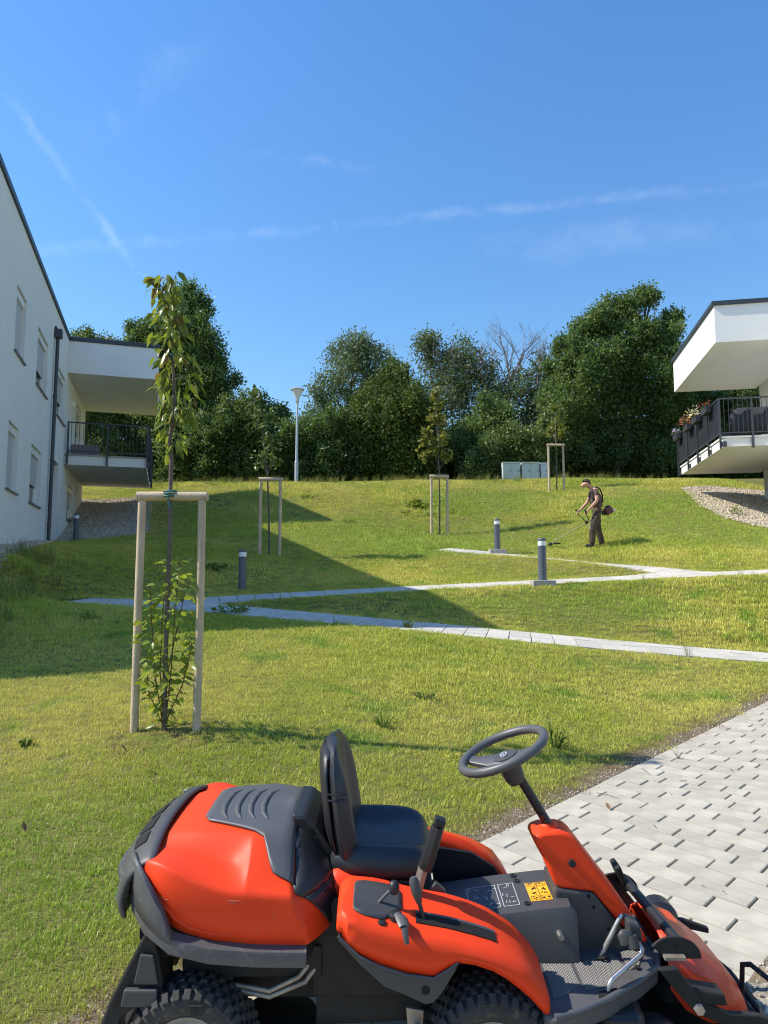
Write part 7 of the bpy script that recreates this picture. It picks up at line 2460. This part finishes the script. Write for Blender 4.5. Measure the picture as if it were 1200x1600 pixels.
for P in (((-0.195, -0.125, 0.825), (-0.245, -0.170, 0.935)), ((-0.285, 0.288, 0.875), (-0.345, 0.278, 0.985))):
    b = MB(); b.tube(P, [0.019, 0.022], 8); b.build('grip', M_HARN, cut, smooth=50)
b = MB(); b.box((-0.105, 0.215, 0.645), (0.06, 0.06, 0.07), (0, -0.5, 0)); b.build('clamp', M_HARN, cut, bevel=0.008)
b = MB(); b.lathe([(0, 0.03), (0.055, 0.035), (0.062, 0.06), (0.05, 0.095), (0.025, 0.11), (0, 0.11)], 14, (-1.045, 0.158, 0.03)); b.build('line_head', M_HARN, cut, smooth=50)
b = MB(); b.prism([(-0.98, 0.05), (-0.86, 0.01), (-0.80, 0.05), (-0.80, 0.19), (-0.86, 0.27), (-0.96, 0.24)], 'z', 0.10, 0.135); b.build('guard', M_HARN, cut, bevel=0.01)

# ------------------------------------------------------------------ weeds, small plants, litter
L_WEED = leaf_mat('weed_leaves', (0.150, 0.215, 0.035), (0.300, 0.340, 0.075), 3.0, 0.35, 0.45)
L_WEEDD = leaf_mat('dark_weed_leaves', (0.110, 0.175, 0.030), (0.220, 0.290, 0.060), 3.0, 0.40, 0.45)


def weed(px, py, r, n, L, m, label, h=0.5, group='weeds on the lawn'):
    p = gp(px, py)
    t = empty('weed_plant', p)
    tag(t, label, 'weed', group)
    a = rng.random(n) * 6.283; rr2 = r * np.sqrt(rng.random(n))
    X, Y_ = rr2 * np.cos(a), rr2 * np.sin(a) * 0.8
    base = np.array([ground(p.x + x, p.y + y) - p.z for x, y in zip(X, Y_)])
    Z = base + 0.03 + h * r * rng.random(n) * (1 - 0.6 * rr2 / r)
    A = unit(np.c_[np.cos(a), np.sin(a), rng.uniform(-0.3, 0.6, n)] + rng.normal(0, 0.4, (n, 3)))
    nor = unit(rng.normal(0, 0.5, (n, 3)) + [0, 0, 1]); nor = unit(nor - A * (nor * A).sum(1, keepdims=True))
    V, Q = leaves_np(np.c_[X, Y_, Z], nor, A, L * rng.uniform(0.6, 1.2, n), L * 0.55 * rng.uniform(0.7, 1.1, n), 0.15)
    me = fast_mesh('leaves', V, Q, m); add_rnd(me, 4)
    lv = link('leaves', me, None, t); lv['kind'] = 'stuff'
    b = MB()
    for k in range(0, n, max(1, n // 14)):
        b.tube([(X[k] * 0.3, Y_[k] * 0.3, base[k] - 0.01), (X[k] * 0.8, Y_[k] * 0.8, Z[k] * 0.7), (X[k], Y_[k], Z[k])], [0.006, 0.005, 0.003], 4)
    b.build('stems', L_WEEDD, t)
    return t


weed(652, 794, 0.42, 110, 0.22, L_WEED, 'largest clump of pale broad-leaved weeds beside the young maple', 0.9)
weed(672, 806, 0.25, 40, 0.17, L_WEED, 'pale weed clump between the largest weeds and the maple stakes')
weed(636, 804, 0.22, 36, 0.15, L_WEED, 'pale weed clump left of and below the largest weeds')
weed(704, 801, 0.20, 30, 0.15, L_WEED, 'small weed right of the maple stakes')
weed(480, 778, 0.28, 40, 0.13, L_WEED, 'low weeds on the sunlit slope left of the maple')
weed(545, 816, 0.30, 40, 0.10, L_WEED, 'low pale weeds near the tip of the building shadow')
weed(362, 958, 0.30, 80, 0.10, L_WEEDD, 'leafy weed clump at the edge of the lowest footpath')
weed(338, 890, 0.28, 60, 0.16, L_WEEDD, 'dark broad-leaved weed in the shade behind the nearest stakes')
weed(142, 970, 0.16, 60, 0.06, L_WEED, 'small yellowish weed in the shade left of the nearest stakes', 1.2)
weed(601, 1138, 0.10, 60, 0.035, L_WEEDD, 'small herb on the sunny lawn above the mower seat', 1.6)
weed(866, 1168, 0.13, 110, 0.035, L_WEEDD, 'dark herb tuft behind the steering wheel', 1.8)
weed(664, 1093, 0.12, 50, 0.035, L_WEEDD, 'flat dark weed rosette in the middle of the near lawn', 0.5)
weed(1150, 805, 0.22, 70, 0.08, L_WEEDD, 'green weed growing in the gravel under the right balcony', 1.6)
weed(637, 981, 0.10, 40, 0.05, L_WEEDD, 'tiny weed on the near edge of the lowest footpath', 1.2)
weed(38, 1168, 0.06, 16, 0.05, L_WEEDD, 'tiny broad-leaved weed at the left edge of the lawn', 0.8)
weed(185, 976, 0.06, 14, 0.03, L_WEED, 'pale clover spot in the shade near the left edge', 0.6)

# small yellow blooms behind the wheel
p = gp(742, 1196)
t = empty('yellow_flowers', p); tag(t, 'low yellow flowers seen through the steering wheel', 'flowers')
n = 70
C = np.c_[rng.normal(0, 0.11, n), rng.normal(0, 0.07, n), rng.uniform(0.03, 0.06, n)]
C[:, 2] += np.array([ground(p.x + c[0], p.y + c[1]) - p.z for c in C])
V, Q = leaves_np(C, unit(rng.normal(0, 0.4, (n, 3)) + [0, -0.3, 1]), unit(rng.normal(0, 1, (n, 3)) * [1, 1, 0.1]), 0.016, 0.016)
me = fast_mesh('blooms', V, Q, leaf_mat('yellow_petals', (0.55, 0.42, 0.03), (0.75, 0.60, 0.08), trans=0.2)); add_rnd(me, 4)
link('blooms', me, None, t)['kind'] = 'stuff'
b = MB()
for c in C: b.tube([(c[0], c[1], c[2] - 0.06), tuple(c)], 0.0012, 3, caps=False)
b.build('stems', L_WEEDD, t)['kind'] = 'stuff'


def ppave(px, py, lift=0.004):
    r = ray(px, py)
    t = (CAM_H + 0.06 * 2.3) / (0.06 * r.y - r.z)
    q = Vector((0, 0, CAM_H)) + r * t
    return Vector((q.x, q.y, plane_z(q.y) + lift))


M_DRYLEAF = leaf_mat('dry_fallen_leaf', (0.20, 0.11, 0.05), (0.30, 0.19, 0.10), 4, 0.2, 0.7)
M_DARKBIT = leaf_mat('dark_fallen_leaf', (0.07, 0.05, 0.03), (0.13, 0.10, 0.06), 4, 0.1, 0.8)
fr = random.Random(31)
for (px, py, L, m, lab) in ((953, 1267, 0.055, M_DRYLEAF, 'curled rust-brown fallen leaf on the paving'),
                            (1026, 1295, 0.024, M_DARKBIT, 'small dark leaf scrap on the middle of the paving'),
                            (1132, 1396, 0.022, M_DARKBIT, 'dark leaf scrap on the paving nearest the deck'),
                            (1096, 1386, 0.016, M_DARKBIT, 'tiny dark scrap on the paving above the deck'),
                            (1051, 1244, 0.018, M_DARKBIT, 'tiny dark scrap on the far half of the paving'),
                            (1146, 1207, 0.030, M_DRYLEAF, 'small brown leaf far up the paving')):
    me = leaf_mesh('fallen_leaf', L, L * 0.5, -0.5, 0.7, m, int(px))
    o = link('fallen_leaf', me, None, loc=ppave(px, py, 0.006), rot=(0.1, 0.0, fr.uniform(0, 6)))
    tag(o, lab, 'leaf', 'fallen leaves')
for (px, py, lab) in ((198, 1181, 'curled brown leaf on the lawn below the nearest stakes'), (221, 1208, 'small tan leaf on the lawn left of the mower hood'),
                      (40, 1310, 'pale dry leaf low on the lawn at the left'), (100, 1085, 'brown fallen leaf on the lawn at the shadow edge')):
    p = gp(px, py)
    me = leaf_mesh('fallen_leaf', 0.06, 0.032, -0.6, 0.7, M_DRYLEAF, int(px))
    o = link('fallen_leaf', me, None, loc=p + Vector((0, 0, 0.035)), rot=(0.2, 0.15, fr.uniform(0, 6)))
    tag(o, lab, 'leaf', 'fallen leaves')
M_STICK = mat('dry_stalk', (0.10, 0.08, 0.05), 0.9)
for (a, c, lab) in (((932, 1240), (968, 1249), 'thin dry stalk lying across the paving near the lawn'), ((1003, 1202), (1016, 1213), 'short bent twig on the far paving'), ((1062, 1222), (1074, 1221), 'short straight twig on the paving')):
    p, q = ppave(*a, 0.006), ppave(*c, 0.006)
    b = MB(); b.tube([(0, 0, 0), tuple((q - p) * 0.5 + Vector((0.006, 0.004, 0.004))), tuple(q - p)], [0.0022, 0.002, 0.001], 5)
    tag(b.build('dry_twig', M_STICK, loc=p), lab, 'twig', 'twigs on the paving')
# grass sprouting in a paving joint
p = ppave(1060, 1186)
b = MB()
for k in range(16):
    a = fr.uniform(0, 6.28); l = fr.uniform(0.03, 0.07)
    b.tube([(0, 0, -0.01), (math.cos(a) * l * 0.4, math.sin(a) * l * 0.4, l * 0.7), (math.cos(a) * l, math.sin(a) * l, l)], [0.0016, 0.0014, 0.0004], 3)
tag(b.build('joint_grass_tuft', mat('dull_joint_grass', (0.13, 0.13, 0.07), 0.8), loc=p), 'small dry grass tuft sprouting from a paving joint', 'grass tuft')
